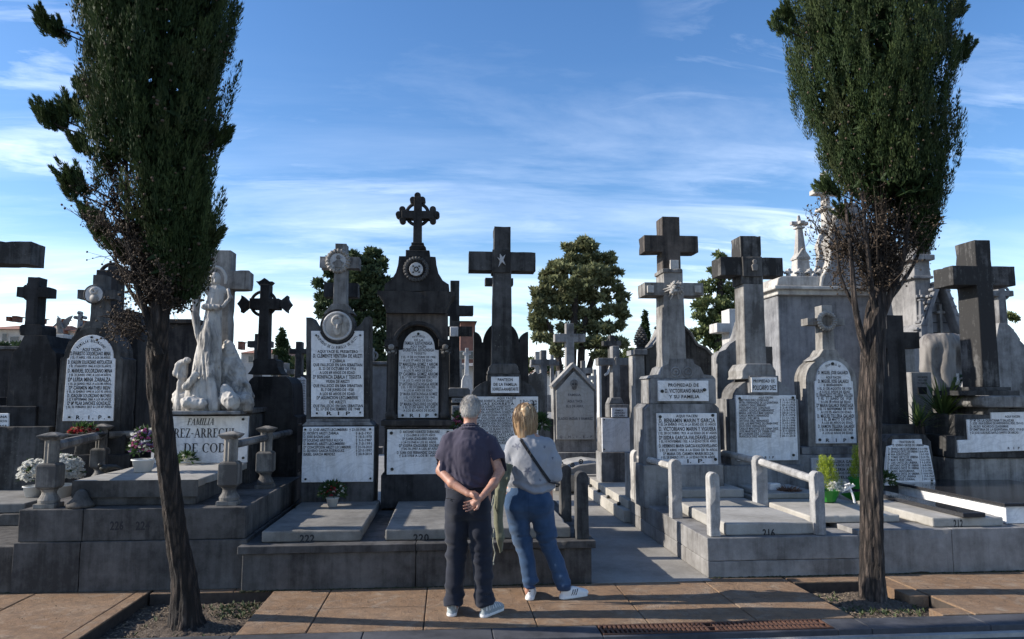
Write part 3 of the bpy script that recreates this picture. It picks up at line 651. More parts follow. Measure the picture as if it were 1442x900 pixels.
# serif capitals drawn stroke by stroke
def serif(par, txt, Y, x0, x1, yc, h, slant=0.0, small=False):
    g = G(Y); Yp = Y - .0022; Xa, Z0 = atY(x0, yc + h / 2, Yp); Xb, _ = atY(x1, yc, Yp); k = abs(atY(x0, yc + 1, Yp)[1] - atY(x0, yc, Yp)[1]); H = h * k
    T, th, se = .17, .075, .10                                   # thick, thin, serif overhang (of the letter height)
    def stem(x, a=0, b=1, w=T, s=True): return [((x - w / 2, a), (x + w / 2, a), (x + w / 2, b), (x - w / 2, b))] + ([((x - w / 2 - se, a), (x + w / 2 + se, a), (x + w / 2 + se, a + .05), (x - w / 2 - se, a + .05)), ((x - w / 2 - se, b - .05), (x + w / 2 + se, b - .05), (x + w / 2 + se, b), (x - w / 2 - se, b))] if s else [])
    def barh(x, X_, y, w=th): return [((x, y - w / 2), (X_, y - w / 2), (X_, y + w / 2), (x, y + w / 2))]
    def diag(x, y, X_, Y_, w): return [((x - w / 2, y), (x + w / 2, y), (X_ + w / 2, Y_), (X_ - w / 2, Y_))]
    def bow(cx, cy, rx, ry, a0, a1, n=14, w=T):
        o = []
        for i in range(n):
            t0, t1 = R(a0 + (a1 - a0) * i / n), R(a0 + (a1 - a0) * (i + 1) / n); q = []
            for t in (t0, t1):
                ww = th + (w - th) * abs(math.cos(t)); q.append(((cx + (rx) * math.cos(t), cy + ry * math.sin(t)), (cx + (rx - ww) * math.cos(t), cy + (ry - ww * .7) * math.sin(t))))
            o.append((q[0][0], q[1][0], q[1][1], q[0][1]))
        return o
    GL = {'I': (.42, stem(.21)), 'L': (.68, stem(.2) + barh(.2, .62, .04) + [((.56, 0), (.62, 0), (.64, .26), (.59, .26))]),
          'F': (.68, stem(.2) + barh(.2, .60, .96) + barh(.2, .46, .5) + [((.57, .76), (.62, .76), (.62, 1), (.57, 1))]),
          'E': (.72, stem(.2) + barh(.2, .60, .96) + barh(.2, .46, .5) + barh(.2, .64, .04) + [((.57, .76), (.62, .76), (.62, 1), (.57, 1)), ((.60, 0), (.65, 0), (.66, .26), (.61, .26))]),
          'P': (.74, stem(.2) + bow(.32, .73, .34, .27, -90, 90) + barh(.2, .34, .96) + barh(.2, .34, .48)),
          'R': (.82, stem(.2) + bow(.32, .73, .33, .27, -90, 90) + barh(.2, .34, .96) + barh(.2, .34, .48) + diag(.68, 0, .42, .5, T) + barh(.58, .82, .03, .05)),
          'D': (.88, stem(.2) + bow(.36, .5, .46, .5, -90, 90) + barh(.2, .38, .96) + barh(.2, .38, .04)),
          'O': (.94, bow(.47, .5, .42, .52, 0, 360, 26)), 'C': (.84, bow(.48, .5, .42, .52, 48, 312, 20) + [((.74, .68), (.79, .68), (.79, .98), (.74, .98))]),
          'G': (.92, bow(.48, .5, .42, .52, 48, 312, 20) + stem(.76, 0.04, .42, T, False) + barh(.62, .90, .42, .05) + [((.76, .70), (.81, .70), (.81, .98), (.76, .98))]),
          'S': (.66, bow(.33, .74, .25, .27, 40, 270, 12, .13) + bow(.33, .26, .27, .27, -140, 90, 12, .14) + barh(.26, .42, .50, .10)),
          'A': (.86, diag(.12, 0, .42, 1, .07) + diag(.72, 0, .42, 1, T) + barh(.2, .62, .34, .06) + barh(0, .26, .025, .05) + barh(.56, .88, .025, .05)),
          'U': (.86, stem(.2, .28, 1, T, False) + stem(.68, .28, 1, .09, False) + bow(.44, .32, .325, .32, 180, 360, 12, .14) + barh(.04, .36, .975, .05) + barh(.56, .80, .975, .05)),
          'Z': (.74, barh(.08, .66, .96) + barh(.06, .68, .04) + diag(.18, .04, .58, .96, T) + [((.08, .74), (.13, .74), (.13, 1), (.08, 1)), ((.63, 0), (.68, 0), (.68, .26), (.63, .26))]),
          'M': (1.06, stem(.16, 0, 1, .08) + stem(.88, 0, 1, T) + diag(.52, .05, .20, 1, T) + diag(.52, .05, .84, 1, .07)), '-': (.46, barh(.08, .36, .42, .09)), ' ': (.40, [])}
    adv = sum(GL[c][0] for c in txt); sx = (Xb - Xa) / adv; x = Xa; i = 0
    for c in txt:
        for q in GL[c][1]:
            pts = [(x + (px + slant * py) * sx, Z0 + py * H) for px, py in q]
            i += 1; g.bm.faces.new([g.bm.verts.new((a, Yp - .00015 * (i % 7), b)) for a, b in pts])
        x += GL[c][0] * sx
    return g.put('inscription', M_ink, par)
serif(m.t, 'FAMILIA', m.Y - .015, 263, 301, 594, 9.5, .28)
serif(m.t, 'PEREZ-ARREGUI', m.Y - .015, 229, 330, 610, 13)
serif(m.t, 'DE CODES', m.Y - .015, 258, 336, 631, 13)

# dark ornate cross
m = Mon('cross_monument', 'black ornate ringed cross with flared leaf ends, on a dark pedestal beside the white statue', 'monument', 372, 9.7)
def fleur(g, cx, cy, dx, dy, s=1.0):                            # a flaring three-leaf end, px
    X, Z = atY(cx, cy, g.Y); k = atY(cx + 1, cy, g.Y)[0] - X; px, py = -dy, dx
    pts = [(0, 5), (5, 5.4), (9, 9), (17, 16), (17, 10), (20, 5), (24, 0)]
    P = [(a, b) for a, b in pts] + [(a, -b) for a, b in pts[-2::-1]]
    g.prism([(X + k * s * (a * dx + b * px), Z + k * s * (a * dy + b * py)) for a, b in P], g.Y + .02, g.Y + .18)
g = G(m.Y); g.cross(371, 400, 507, 6.5, 420, 435, 350, 392, 0, .2, 7.5); g.ring(371, 427.5, 17.5, 2.4, .1, 40)
fleur(g, 371, 408, 0, 1, .75); fleur(g, 352, 427.5, -1, 0, .8); fleur(g, 390, 427.5, 1, 0, .8)
g.put('cross', M_black, m.t, bevel=.006)
m.p('pedestal', M_black, ('sym', 373, [(14, 505), (17, 508), (17, 516), (20, 522), (24, 527)], 0, .4), ('sym', 377, arch(32, 524, 545, 6)[3:] + [(35, 585), (41, 588), (42, 716)], -.1, .6))
m = Mon('stone_cross', 'small dark cross behind the ornate black cross', 'cross', 362, 12.5)
m.p('cross', M_dark, ('cross', 361, 470, 560, 4, 480, 489, 347, 381, 0, .2, 5)); m.p('pedestal', M_dark, ('box', 346, 556, 378, 640, -.1, .4))
m = Mon('stone_cross', 'small grey cross with a white round medallion, beside the little pointed cypress', 'cross', 400, 13.5)
m.p('cross', M_mid, ('cross', 400, 511, 560, 4, 520, 527, 387, 413, 0, .2, 5)); m.p('medallion', M_white, ('disc', 400, 523, 3.6, -.03, .02)); m.p('pedestal', M_mid, ('box', 388, 556, 412, 640, -.1, .4))
m = Mon('plaque_monument', 'small round headed white plaque under a dark cross in the gap beside the portrait monument', 'monument', 421, 12.2)
m.p('cross', M_dark, ('cross', 420, 481, 533, 4.3, 491, 498, 406, 434, 0, .2, 5)); m.p('stele', M_dark, ('sym', 421, arch(14, 527, 538) + [(15, 592), (17, 594), (17, 660)], .02, .35))
m.p('plaque', M_marble, ('sym', 421, arch(11.5, 530, 540) + [(11.5, 588)], 0, .03), ('box', 410, 597, 432, 620, 0, .03), bevel=.003)
m.text([(('DOLORES EGAÑA', 'JOSE ECHEVARRIA', 'A LOS 65 AÑOS', '† EL 3 DE MAYO')[i % 4], 412, 430, 536 + 3.6 * i, 2.3) for i in range(13)], 0, M_inkF)

# portrait monument
m = Mon('portrait_monument', 'grey monument with a round marble portrait and a wreathed disc on its cross', 'monument', 476, 9.0)
m.p('stele', M_dark, ('poly', [(431, 592), (431, 447), (439, 447), (444, 456), (452, 462), (500, 462), (508, 456), (514, 447), (521, 445), (521, 592)], .02, .36))
m.p('roundel', M_dark, ('disc', 475, 459, 24.5, -.03, .2), bevel=.006)
m.p('cross', M_mid, ('cross', 479, 343, 437, 8, 361.5, 377.5, 449.5, 505.5, .06, .27, 9.5), ('sym', 477.5, [(11, 428), (16, 434), (22, 442)], .02, .3))
m.p('portrait_rim', M_marbleG, ('ring', 475, 459, 19, 2.0, -.03, 40), bevel=0, smooth=True)
m.p('portrait', M_statue, ('disc', 475, 459, 17.5, -.04, .0), ('sym', 475, [(5, 449), (6.5, 456), (6, 463), (4, 469), (1.5, 472)], -.085, -.03), ('ring', 475, 452, 6, 3.0, -.07, 18, 8), ('sym', 475, [(1.0, 456), (2.0, 463)], -.11, -.08), bevel=.02, smooth=True)
m.p('wreath', M_lite, ('ring', 476, 367.5, 14.5, 3.2, .05, 60, 8, .28, 20), bevel=0)
m.p('medallion', M_marbleG, ('disc', 476, 367.5, 12, .04, .09)); m.p('relief', M_mid, ('disc', 476, 362, 3, .02, .05, 12), ('sym', 476, [(3, 366), (6, 369), (5, 377)], .02, .05), ('disc', 470, 370, 2, .02, .05, 10), ('disc', 482, 370, 2, .02, .05, 10), bevel=.004)
Xp = [(438, 587), (438, 466), (452, 466)] + [(475 - 26 * math.cos(R(a)), 459 + 26 * math.sin(R(a))) for a in range(20, 161, 14)] + [(498, 466), (512, 466), (512, 587)]
m.p('plaque', M_marble, ('poly', Xp, -.005, .03), bevel=.004)
m.text([('AQUI YACE EL PRESBITERO', 447, 504, 495, 3.6), ('D. CLEMENTE VENTURA DE ARIZTI', 441, 510, 501, 4.8), ('Y ZABALA', 464, 486, 508, 4), ('QUE FALLECIO EN SAN SEBASTIAN', 441, 510, 513.7, 3.8), ('EL 23 DE OCTUBRE DE 1916', 449, 501, 519, 3.6),
  ('A LOS 69 AÑOS DE EDAD', 450, 500, 524.6, 3.6), ('Dª BONIFACIA ZABALA Y TEGUSTA', 441, 509, 530.6, 4.8), ('VIUDA DE ARIZTI', 459, 492, 537, 4), ('QUE FALLECIO EN SAN SEBASTIAN', 441, 510, 543, 3.8), ('EL 7 DE JUNIO DE 1928', 452, 498, 548.7, 3.6),
  ('A LOS 83 AÑOS DE EDAD', 450, 500, 554.5, 3.6), ('Dª ASUNCION LECUMBERRI', 446, 504, 560, 4.2), ('DE ARIZTI', 464, 487, 566, 3.8), ('QUE FALLECIO EN SAN SEBASTIAN', 441, 511, 571.4, 3.6), ('EL 17 DE DICIEMBRE DE 1948', 445, 507, 576, 3.6), ('R  I  P', 460, 493, 582, 4.6)], -.005)
m.arc('PROPIEDAD DE LA FAMILIA DE ARIZTI', 475, 459, 31, 207, 333, 4, d=-.005, flip=True)
m.bolts([(445, 472), (507, 472), (446, 582), (507, 581)], -.005, 1.3)
m.p('ledge', M_mid, ('box', 431, 590, 521, 594, .0, .4), ('sym', 476, [(45, 594), (51, 599.5)], -.06, .42))
m.p('base', M_dark, ('box', 424, 600, 527, 716, -.08, .5))
m.p('lower_plaque', M_marble, ('box', 425.5, 601, 526, 679, -.105, -.07), bevel=.004)
AR = [('D. VICENTE ARIZTI ZABALA', 477, '† 6-2-1957'), ('D. JOSE BAZAN LASA', 465, '† 16-5-1978'), ('Dª SOLEDAD ARISTEGUI ALLICA', 483, '† 3-1-1987'), ('D. MANUEL ARIZTI LECUMBERRI', 485, '† 7-3-1991'), ('Dª CONCEPCION ARIZTI LECUMBERRI', 494, '† 21-10-2010'), ('D. SILVERIO GARCIA RODRIGUEZ', 485, '† 27-5-1997'), ('ISABEL GARCIA MENDEZ', 472, '† 20-9-2014')]
m.text([('D. JOSE ARIZTI LECUMBERRI  † 23-10-1950', 436, 515, 605, 3.4)] + [(a, 427.5, x, 610 + 4.93 * i, 3.4) for i, (a, x, _) in enumerate(AR)] + [(c, 501, 523.5, 610 + 4.85 * i, 3.2) for i, (_, _, c) in enumerate(AR)], -.105)
m.bolts([(430, 675), (521.5, 674), (429.5, 605), (521, 604.5)], -.105, 1.5)
m = Mon('stone_cross', 'plain dark cross whose arms show behind the wreathed cross of the portrait monument', 'cross', 479, 10.6)
m.p('cross', M_black, ('cross', 479, 378, 520, 8, 398, 418, 455, 503, 0, .25, 10)); m.p('pedestal', M_black, ('box', 455, 516, 503, 716, -.1, .4))
m = Mon('stone_wall', 'pale concrete niche wall between the portrait monument and the tall black monument', 'wall', 530, 12.0)
m.p('panel', M_lite, ('box', 470, 514, 556, 640, 0, .5), bevel=.02); m.p('coping', M_mid, ('box', 468, 509, 558, 513.5, -.04, .55))
m.p('scroll', M_lite, ('ring', 526, 501, 5, 2, .2, 20), ('box', 521, 490, 526, 508, .12, .3), bevel=.006); m.p('lantern', M_lite, ('box', 528, 630, 539, 640, -.6, -.4), bevel=.01)

# the tall black monument with columns and trefoil cross
m = Mon('column_monument', 'tall black monument with two columns, an arched plaque and a ringed trefoil cross', 'monument', 588, 9.0)
g = G(m.Y); g.cross(588, 277, 344, 5.6, 296.5, 307.5, 565, 611, .1, .26, 6.2); g.ring(588, 302, 15.5, 2.6, .18, 40)
for x, y, r in ((588, 275, 4.6), (581.5, 281, 4.6), (594.5, 281, 4.6), (561.5, 301.5, 4.6), (566.5, 294.5, 4.6), (566.5, 309, 4.6), (614.5, 301.5, 4.6), (609.5, 294.5, 4.6), (609.5, 309, 4.6)): g.disc(x, y, r, .11, .25, 20)
g.put('cross', M_black, m.t, bevel=.006)
m.p('cross_base', M_black, ('box', 579, 341, 597, 345, .08, .3), ('sym', 588, [(9, 345), (12, 348), (12, 352)], .05, .34), ('box', 571, 352, 605, 361.5, .02, .38))
m.p('crest', M_black, ('sym', 587.5, [(26, 361), (27, 372), (30, 384), (36, 394), (45, 400), (46, 410)], .02, .42))
m.p('ring_ornament', M_dark, ('ring', 586, 379, 15.5, 2.8, .02, 48, 8, .2, 24), bevel=0); m.p('rosette', M_marbleG, ('disc', 586, 379, 9.6, -.02, .03), bevel=.004)
m.p('rosette_boss', M_dark, ('ring', 586, 379, 3, .8, -.025, 16), *[('disc', 586 + 6 * math.cos(R(a)), 379 + 6 * math.sin(R(a)), 1.2, -.03, -.02, 10) for a in (45, 135, 225, 315)], bevel=0)
m.p('cornice', M_black, ('sym', 586, [(55, 410), (55, 415), (50, 419), (46, 428), (42, 437), (42, 441)], -.10, .5))
# arched front: spandrels around the niche
ar = [(588 - 31 * math.cos(R(a)), 489 - 31 * math.sin(R(a))) for a in range(0, 181, 12)]
m.p('arch', M_brown, ('poly', [(544, 441), (631, 441), (631, 489)] + ar[::-1] + [(544, 489)], -.02, .3), bevel=.008)
m.p('arch_moulding', M_black, ('poly', [(588 - 37 * math.cos(R(a)), 489 - 37 * math.sin(R(a))) for a in range(0, 181, 10)] + [(588 + 32 * math.cos(R(a)), 489 - 32 * math.sin(R(a))) for a in range(0, 181, 10)], -.05, .0), bevel=.005)
m.p('niche', M_black, ('box', 552, 441, 625, 592, .08, .4)); m.p('pier', M_black, ('box', 544, 489.5, 558, 592, .03, .3)); m.p('pier', M_black, ('box', 619, 489.5, 632, 592, .03, .3))
for cx in (550.5, 626.5):
    X, _ = atY(cx, 540, 8.95); z0, z1 = atY(cx, 583, 8.95)[1], atY(cx, 499, 8.95)[1]
    g = G(); g.lathe(X, 8.95, [(.062, z0 - .05), (.062, z0), (.05, z0 + .02), (.042, z0 + .04), (.038, z1 - .04), (.045, z1 - .03), (.04, z1 - .02), (.065, z1 + .05), (.07, z1 + .06)], 18); g.put('column', M_black, m.t, smooth=True)
    g = G()
    for a in range(6): g.ball((X + .045 * math.cos(a), 8.95 - abs(.05 * math.sin(a)), z1 + .02 + .015 * (a % 2)), .02, sub=1)
    g.ball((X, 8.89, z1 + .085), .035, 1.1, .7, 1, sub=2); g.put('capital', M_mid, m.t)
    m.p('capital_block', M_black, ('box', cx - 9.5, 478, cx + 9.5, 488.5, -.09, .1), ('box', cx - 7, 488.6, cx + 7, 492, -.07, .1)); m.p('column_base', M_black, ('box', cx - 8, 584, cx + 8, 591, -.09, .1))
m.p('plaque', M_marble, ('sym', 589.5, arch(22.5, 465.5, 490) + [(22.5, 492.5), (28.5, 493), (28.5, 588.5)], .045, .085), bevel=.004)
ST = [('DE LA', 583, 596, 478.7, 2.8), ('FAMILIA SUSTAONSAGA', 570, 609, 483.2, 4.2), ('AQUI YACEN', 578, 600, 488, 3), ('D.CRISTOBAL SUSTAONSAGA', 568, 611, 492.7, 4), ('Y TEGUSTU', 579, 600, 497.6, 3), ('† EL 19 DE OCTUBRE DE 1906', 565, 613, 502.8, 3), ('A LOS 77 AÑOS DE EDAD', 568, 609, 507.5, 3),
  ('Dª MARCELINA GOMEZ Y ARROM', 562.5, 616, 512.8, 4.2), ('† EL 1º DE OCTUBRE DE 1890', 565, 613, 517.3, 3), ('A LOS 70 AÑOS DE EDAD', 569, 609, 521.8, 3), ('Dª CASIMIRA GOMEZ ARROM', 562.5, 616, 526.6, 4.2), ('† EL 1º DE SEPTIEMBRE DE 1917', 563, 615, 531.2, 3), ('A LOS 72 AÑOS DE EDAD', 568, 609, 535.8, 3),
  ('Dª ANTONIA SUSTAONSAGA ARROM', 562.5, 616, 540.7, 4.2), ('† EL 5 DE DICIEMBRE DE 1925', 565, 613, 545.2, 3), ('A LOS 64 AÑOS DE EDAD', 569, 609, 549.6, 3), ('Dª MARIA SUSTAONSAGA GOMEZ', 563.5, 616, 554.7, 3.8), ('† EL 13 DE MAYO DE 1943', 568, 612, 559.5, 3), ('A LOS 80 AÑOS DE EDAD', 569, 609, 564, 3),
  ('Dª MARIA IZAGUIRRE OSOREN', 563.5, 616, 569, 4.2), ('† EL 23 DE ABRIL DE 1947', 567, 613, 573.5, 3), ('A LOS 82 AÑOS DE EDAD.', 568, 614, 578, 3), ('R  I  P', 577, 604, 585, 4.4)]
m.text(ST, .045); m.arc('PROPIEDAD', 589.5, 492, 19, 118, 62, 3, d=.045); m.bolts([(589, 470), (567, 585), (613.5, 584)], .045, 1.8)
m.p('ledge', M_brown, ('box', 536, 591.5, 643, 600, -.16, .5), ('box', 541, 600.2, 639, 603.5, -.12, .5))
m.p('base', M_black, ('box', 541, 604, 642, 668, -.06, .5), ('box', 536, 668.3, 646, 716, -.10, .52))
m.p('lower_plaque', M_marble, ('box', 545, 604.5, 638, 668, -.10, -.05), bevel=.004)
m.text([('D. ANTONIO ODRIEZO ZUBIAURRE', 563, 619, 608, 3.5), ('† 12-1-1940 A LOS 79 AÑOS', 569, 613, 612.8, 3), ('Dª JUANA IZAGUIRRE OSOREN', 567, 616, 617.8, 3.5), ('† 24-12-1940 A LOS 81 AÑOS', 565, 614, 622.8, 3), ('Dª JOSEFA IZAGUIRRE OSOREN', 562, 620, 627.4, 3.7), ('† 04-10-1957 A LOS 87 AÑOS', 565, 619, 632, 3), ('D. JUAN JOSE FERNANDEZ IZAGUIRRE', 559, 621, 637.2, 3.7), ('† 2-3-1958 A LOS 81 AÑOS', 562, 618, 641.6, 3)], -.10)
m.bolts([(551, 610), (631, 609), (552, 661), (631, 660)], -.10, 2.2)

# double cross just right of it
m = Mon('cross_monument', 'grey monument with two stacked cross arms, just right of the black column monument', 'monument', 645, 10.0)
m.p('cross', M_dark, ('cross', 640, 395, 548, 6.5, 430, 443.5, 613, 666.5, .1, .32, 8)); m.p('lower_cross', M_dark, ('box', 618, 459.5, 665, 473, 0, .14), ('box', 633, 452, 646, 548, 0, .095)); m.p('photo_plaque', M_marble, ('box', 633.5, 460, 645.5, 474, -.02, .01))
m.p('moulding', M_lite, ('sym', 646, [(13, 546), (16, 549), (16, 555), (20, 559)], -.03, .4)); m.p('body', M_dark, ('sym', 650, [(20, 559), (24, 566), (26, 600), (26, 716)], .02, .5))
m.p('plaque', M_marble, ('box', 636, 560, 663, 567, 0, .03), ('box', 636, 571, 668, 640, 0, .03), bevel=.003)
m.text([('AQUI YACEN', 640, 660, 563.5, 3)] + [(('PEDRO LASARTE', 'MARIA IRURETA', 'JOSE ANTONIO', 'EL 4 DE JULIO')[i % 4], 639, 663, 576 + 5.2 * i, 3.4) for i in range(11)], 0, M_inkF)
m = Mon('black_monument', 'black upright screen of three rounded arches behind the tall plain cross', 'monument', 706, 10.3)
P = [(667, 600), (667, 467)] + [(667 + 12 * math.sin(R(a)), 482 - 15 * math.cos(R(a))) for a in range(0, 91, 15)] + [(681, 482)] + [(706 - 25 * math.cos(R(a)), 482 - 29 * math.sin(R(a))) for a in range(0, 181, 12)] + [(744 - 12 * math.cos(R(a)), 482 - 15 * math.sin(R(a))) for a in range(0, 91, 15)] + [(744.5, 600)]
m.p('screen', M_black, ('poly', P, 0, .28), bevel=.02); m.p('base', M_black, ('box', 660, 600, 750, 716, -.1, .4)); m.p('cross_arms', M_dark, ('box', 683, 391, 723, 402, .08, .22), ('box', 697, 380, 711, 470, .08, .22)); 

# the tall plain cross in the middle
m = Mon('cross_monument', 'tall plain grey cross with a small emblem, in front of the black arched screen', 'monument', 709, 9.15)
m.p('cross', M_dark, ('cross', 707.5, 319, 513, 11.7, 354.5, 381, 660, 755, .05, .33, 14.2))
m.p('centre_block', M_dark, ('box', 693, 351, 719, 384, .03, .35)); m.p('emblem', M_marbleG, ('poly', [(704, 357), (708, 362), (712, 358), (709, 366), (712, 373), (707, 369), (702, 376), (704, 367), (700, 362), (704, 364)], -.0, .03), bevel=.004)
m.p('moulding', M_dark, ('sym', 710, [(16, 512), (20, 516), (20, 520), (22, 523), (22, 527)], -.02, .42), bevel=.012)
m.p('pedestal', M_dark, ('box', 687.5, 527, 733.5, 557, -.03, .45)); m.p('shoulders', M_dark, ('sym', 711, arch(47, 532, 560, 8)[2:] + [(48, 562)], .02, .5), bevel=.012)
m.p('small_plaque', M_marble, ('box', 691.5, 530.5, 731, 553.5, -.055, -.02), bevel=.003)
m.text([('PANTEON', 701, 722, 534.6, 3.6), ('DE LA FAMILIA', 695, 728, 541.3, 3.8), ('SORRETA-ANABITARTE', 693.5, 730, 547.8, 4)], -.055)
m.p('base', M_dark, ('box', 663, 562, 761, 716, 0, .5)); m.p('plaque', M_marble, ('box', 669, 558.5, 758, 668, -.035, .01), bevel=.004)
NM = ['JOSE SORRETA ANABITARTE', 'ELIAS SORRETA', 'MARIA SORRETA ANABITARTE', 'JUAN ANABITARTE IRIZAR', 'FELISA ANTESORAIN SORRETA', 'PIO ANTESORAIN SORRETA', 'Mª DOLORES ANABITARTE', 'ANA ANTESORAIN BERASATEGUI', 'Mª SORRETA VDA. DE LOPERENA', 'Mª ANTESORAIN SORRETA', 'IGNACIO DE BLANCO FELIU', 'JESUS ANTESORAIN SORRETA', 'PEDRO ANABITARTE LASA', 'MANUEL BLANCO', 'LUIS BLANCO ANABITARTE', 'IÑIGO SORRETA']
m.text([('AQUI YACEN', 700, 726, 560.6, 3)] + [(s_, 672, 722 + 3 * math.sin(i * 2.3), 564.6 + 3.95 * i, 3.1) for i, s_ in enumerate(NM)] + [('† %d-%d-19%d' % (3 + i * 7 % 25, 1 + i * 5 % 11, 16 + 5 * i), 732, 756, 564.6 + 3.95 * i, 3) for i in range(16)], -.035)
m.p('crosslet', M_ink, ('box', 750.5, 565, 752, 582, -.045, -.034), ('box', 748, 569, 754.5, 570.5, -.0451, -.034), bevel=0)

# second row seen through the gap
m = Mon('stone_stele', 'pale scalloped gravestone widening at the foot, just behind the woman', 'stele', 756, 10.6)
m.p('slab', M_mid, ('poly', [(744, 720), (744, 530), (747, 526), (750, 527), (754, 523), (758, 527), (762, 525), (766, 530), (768, 560), (769, 590), (775, 610), (775, 720)], 0, .25))
m = Mon('stone_cross', 'grey cross left of the gabled gravestone', 'cross', 766, 13.5)
m.p('cross', M_mid, ('cross', 766, 493, 600, 4.2, 506, 514, 748, 784, 0, .2, 5)); m.p('pedestal', M_dark, ('box', 752, 590, 780, 660, -.1, .4))
m = Mon('stone_cross', 'pale narrow stone cross behind the grey cross that stands left of the gabled gravestone', 'cross', 757, 17.5)
m.p('cross', M_lite, ('cross', 757, 495, 600, 3, 512, 517, 747, 767, 0, .2, 4))
m = Mon('stone_cross', 'grey cross rising behind the apex of the gabled gravestone', 'cross', 803, 17.2)
m.p('cross', M_mid, ('cross', 803, 455, 530, 5.5, 470, 481.5, 781.5, 824.5, 0, .25, 6)); m.p('pedestal', M_mid, ('box', 788, 522, 818, 640, -.1, .5))
m = Mon('gabled_gravestone', 'gabled gravestone with a stained cream panel and a carved skull, behind the barrel topped tomb', 'gravestone', 809, 15.2)
m.p('frame', M_mid, ('poly', [(778.5, 543), (807.5, 512.5), (839, 546), (841, 637), (781, 637)], .02, .35)); m.p('roof_moulding', M_lite, ('poly', [(776, 543), (807.5, 510), (841, 546), (839, 550), (807.5, 517), (779, 547)], -.06, .3))
m.p('plaque', M_marbleS, ('poly', [(783, 551), (808, 523), (836.5, 552), (837, 619), (784, 619)], -.01, .03), bevel=.004)
m.p('skull', M_mid, ('disc', 809, 540, 5.5, -.05, -.005, 18), ('disc', 809, 545.5, 3.4, -.04, -.005, 14), bevel=.006); m.p('eye_sockets', M_black, ('disc', 807, 541, 1.4, -.055, -.04, 10), ('disc', 811, 541, 1.4, -.055, -.04, 10), bevel=0)
m.text([('FAMILIA', 800, 818, 556, 3), ('ELADIO IRIZAR Y RAMIREZ', 786, 835, 589.5, 3.4), ('Q  .  H  .  I  .  E  .  P', 788, 834, 615, 3), ('AQUI YACE', 799, 820, 565, 3), ('EL 2 DE ABRIL', 797, 822, 572, 3)], -.01, M_inkF)
m.p('base', M_mid, ('box', 784, 637.5, 845, 682, -.15, .5))
m = Mon('barrel_tomb', 'low stone tomb with a curved barrel lid in front of the gabled gravestone', 'tomb', 835, 13.3)
m.p('lid', M_slabW, ('poly', [(801, 668), (803, 660), (815, 655), (838, 652), (860, 655), (875, 661), (877, 668)], 0, 1.4), bevel=.02); m.p('step', M_slabW, ('box', 797, 668.4, 882, 692, -.12, 1.5))
m.p('chest', M_slabW, ('box', 781, 655, 796.5, 692, -.3, 1.2), bevel=.02)
for x, y in ((806, 655), (851, 652), (818, 650), (790, 653)): m.p('handle', M_bronze, ('ring', x, y, 2.6, .8, -.02, 16, 6), ('disc', x, y, 1.2, -.03, .0, 8), bevel=0)
m = Mon('black_monument', 'dark brown double slab with pale curved edging and a painted sunlit edge behind the blank white plaque', 'monument', 870, 14)
m.p('slab', M_brown, ('sym', 859, arch(13, 507, 525) + [(13, 640)], 0, .25), ('sym', 885, arch(12, 507, 525) + [(12, 640)], 0, .25)); m.p('edging', M_white, ('poly', [(851, 527), (855, 524), (858, 516), (859, 510), (861, 511), (860, 518), (857, 527), (852, 530)], -.03, .02), ('box', 844, 515, 847.5, 640, -.02, .2), bevel=.004)  # the straight white strip paints the sunlit slab edge as colour
m = Mon('cross_monument', 'grey cross with a small monogram above a blank white marble plaque', 'monument', 870, 12.4)
m.p('cross', M_mid, ('cross', 868, 487, 570, 4.9, 504, 514.5, 842.5, 891, 0, .24, 5.6), ('sym', 868, [(7, 560), (11, 569)], -.02, .26)); m.p('monogram', M_lite, ('ring', 868, 505.5, 2.2, .7, -.01, 14, 6), ('box', 867.3, 502, 868.7, 514, -.02, .01), bevel=0)
m.p('pedestal', M_mid, ('box', 858, 569.5, 886, 588, -.04, .3)); m.p('small_plaque', M_marble, ('box', 861.5, 574.5, 883.5, 587.5, -.07, -.03), bevel=.003)
m.text([('FAMILIA', 867, 878, 578, 2.2), ('ADRIAZA', 865, 880, 581.5, 2.4), ('AZCARRA', 865, 880, 585.2, 2.4)], -.07)
m.p('plaque', M_marble, ('box', 848, 588.8, 898.5, 636.5, -.06, -.01), bevel=.004); m.p('body', M_mid, ('box', 846, 588.5, 900, 637, -.005, .3)); m.p('base', M_mid, ('box', 847, 637, 901, 700, -.1, .35)); m.bolts([(851, 591), (895, 591), (851, 633), (895, 633)], -.06, 1)
m = Mon('ringed_cross', 'small ringed stone cross above the monogram cross', 'cross', 863, 16.5)
m.p('cross', M_dark, ('cross', 862.5, 472, 520, 3.4, 480, 487, 850, 875, 0, .22, 4), ('ring', 862.5, 483.5, 8, 1.5, .1, 28)); m.p('pedestal', M_dark, ('box', 850, 518, 876, 640, -.1, .4))
m = Mon('stone_stele', 'thin grey stele with a pale lit edge right of the blank white plaque', 'stele', 893, 14.5)
m.p('slab', M_mid, ('sym', 894, arch(7, 541, 550) + [(7, 640)], 0, .22)); m.p('slab', M_lite, ('box', 884, 556, 889, 640, .1, .3))  # the narrow paler slab holds the stele's lit edge in its colour

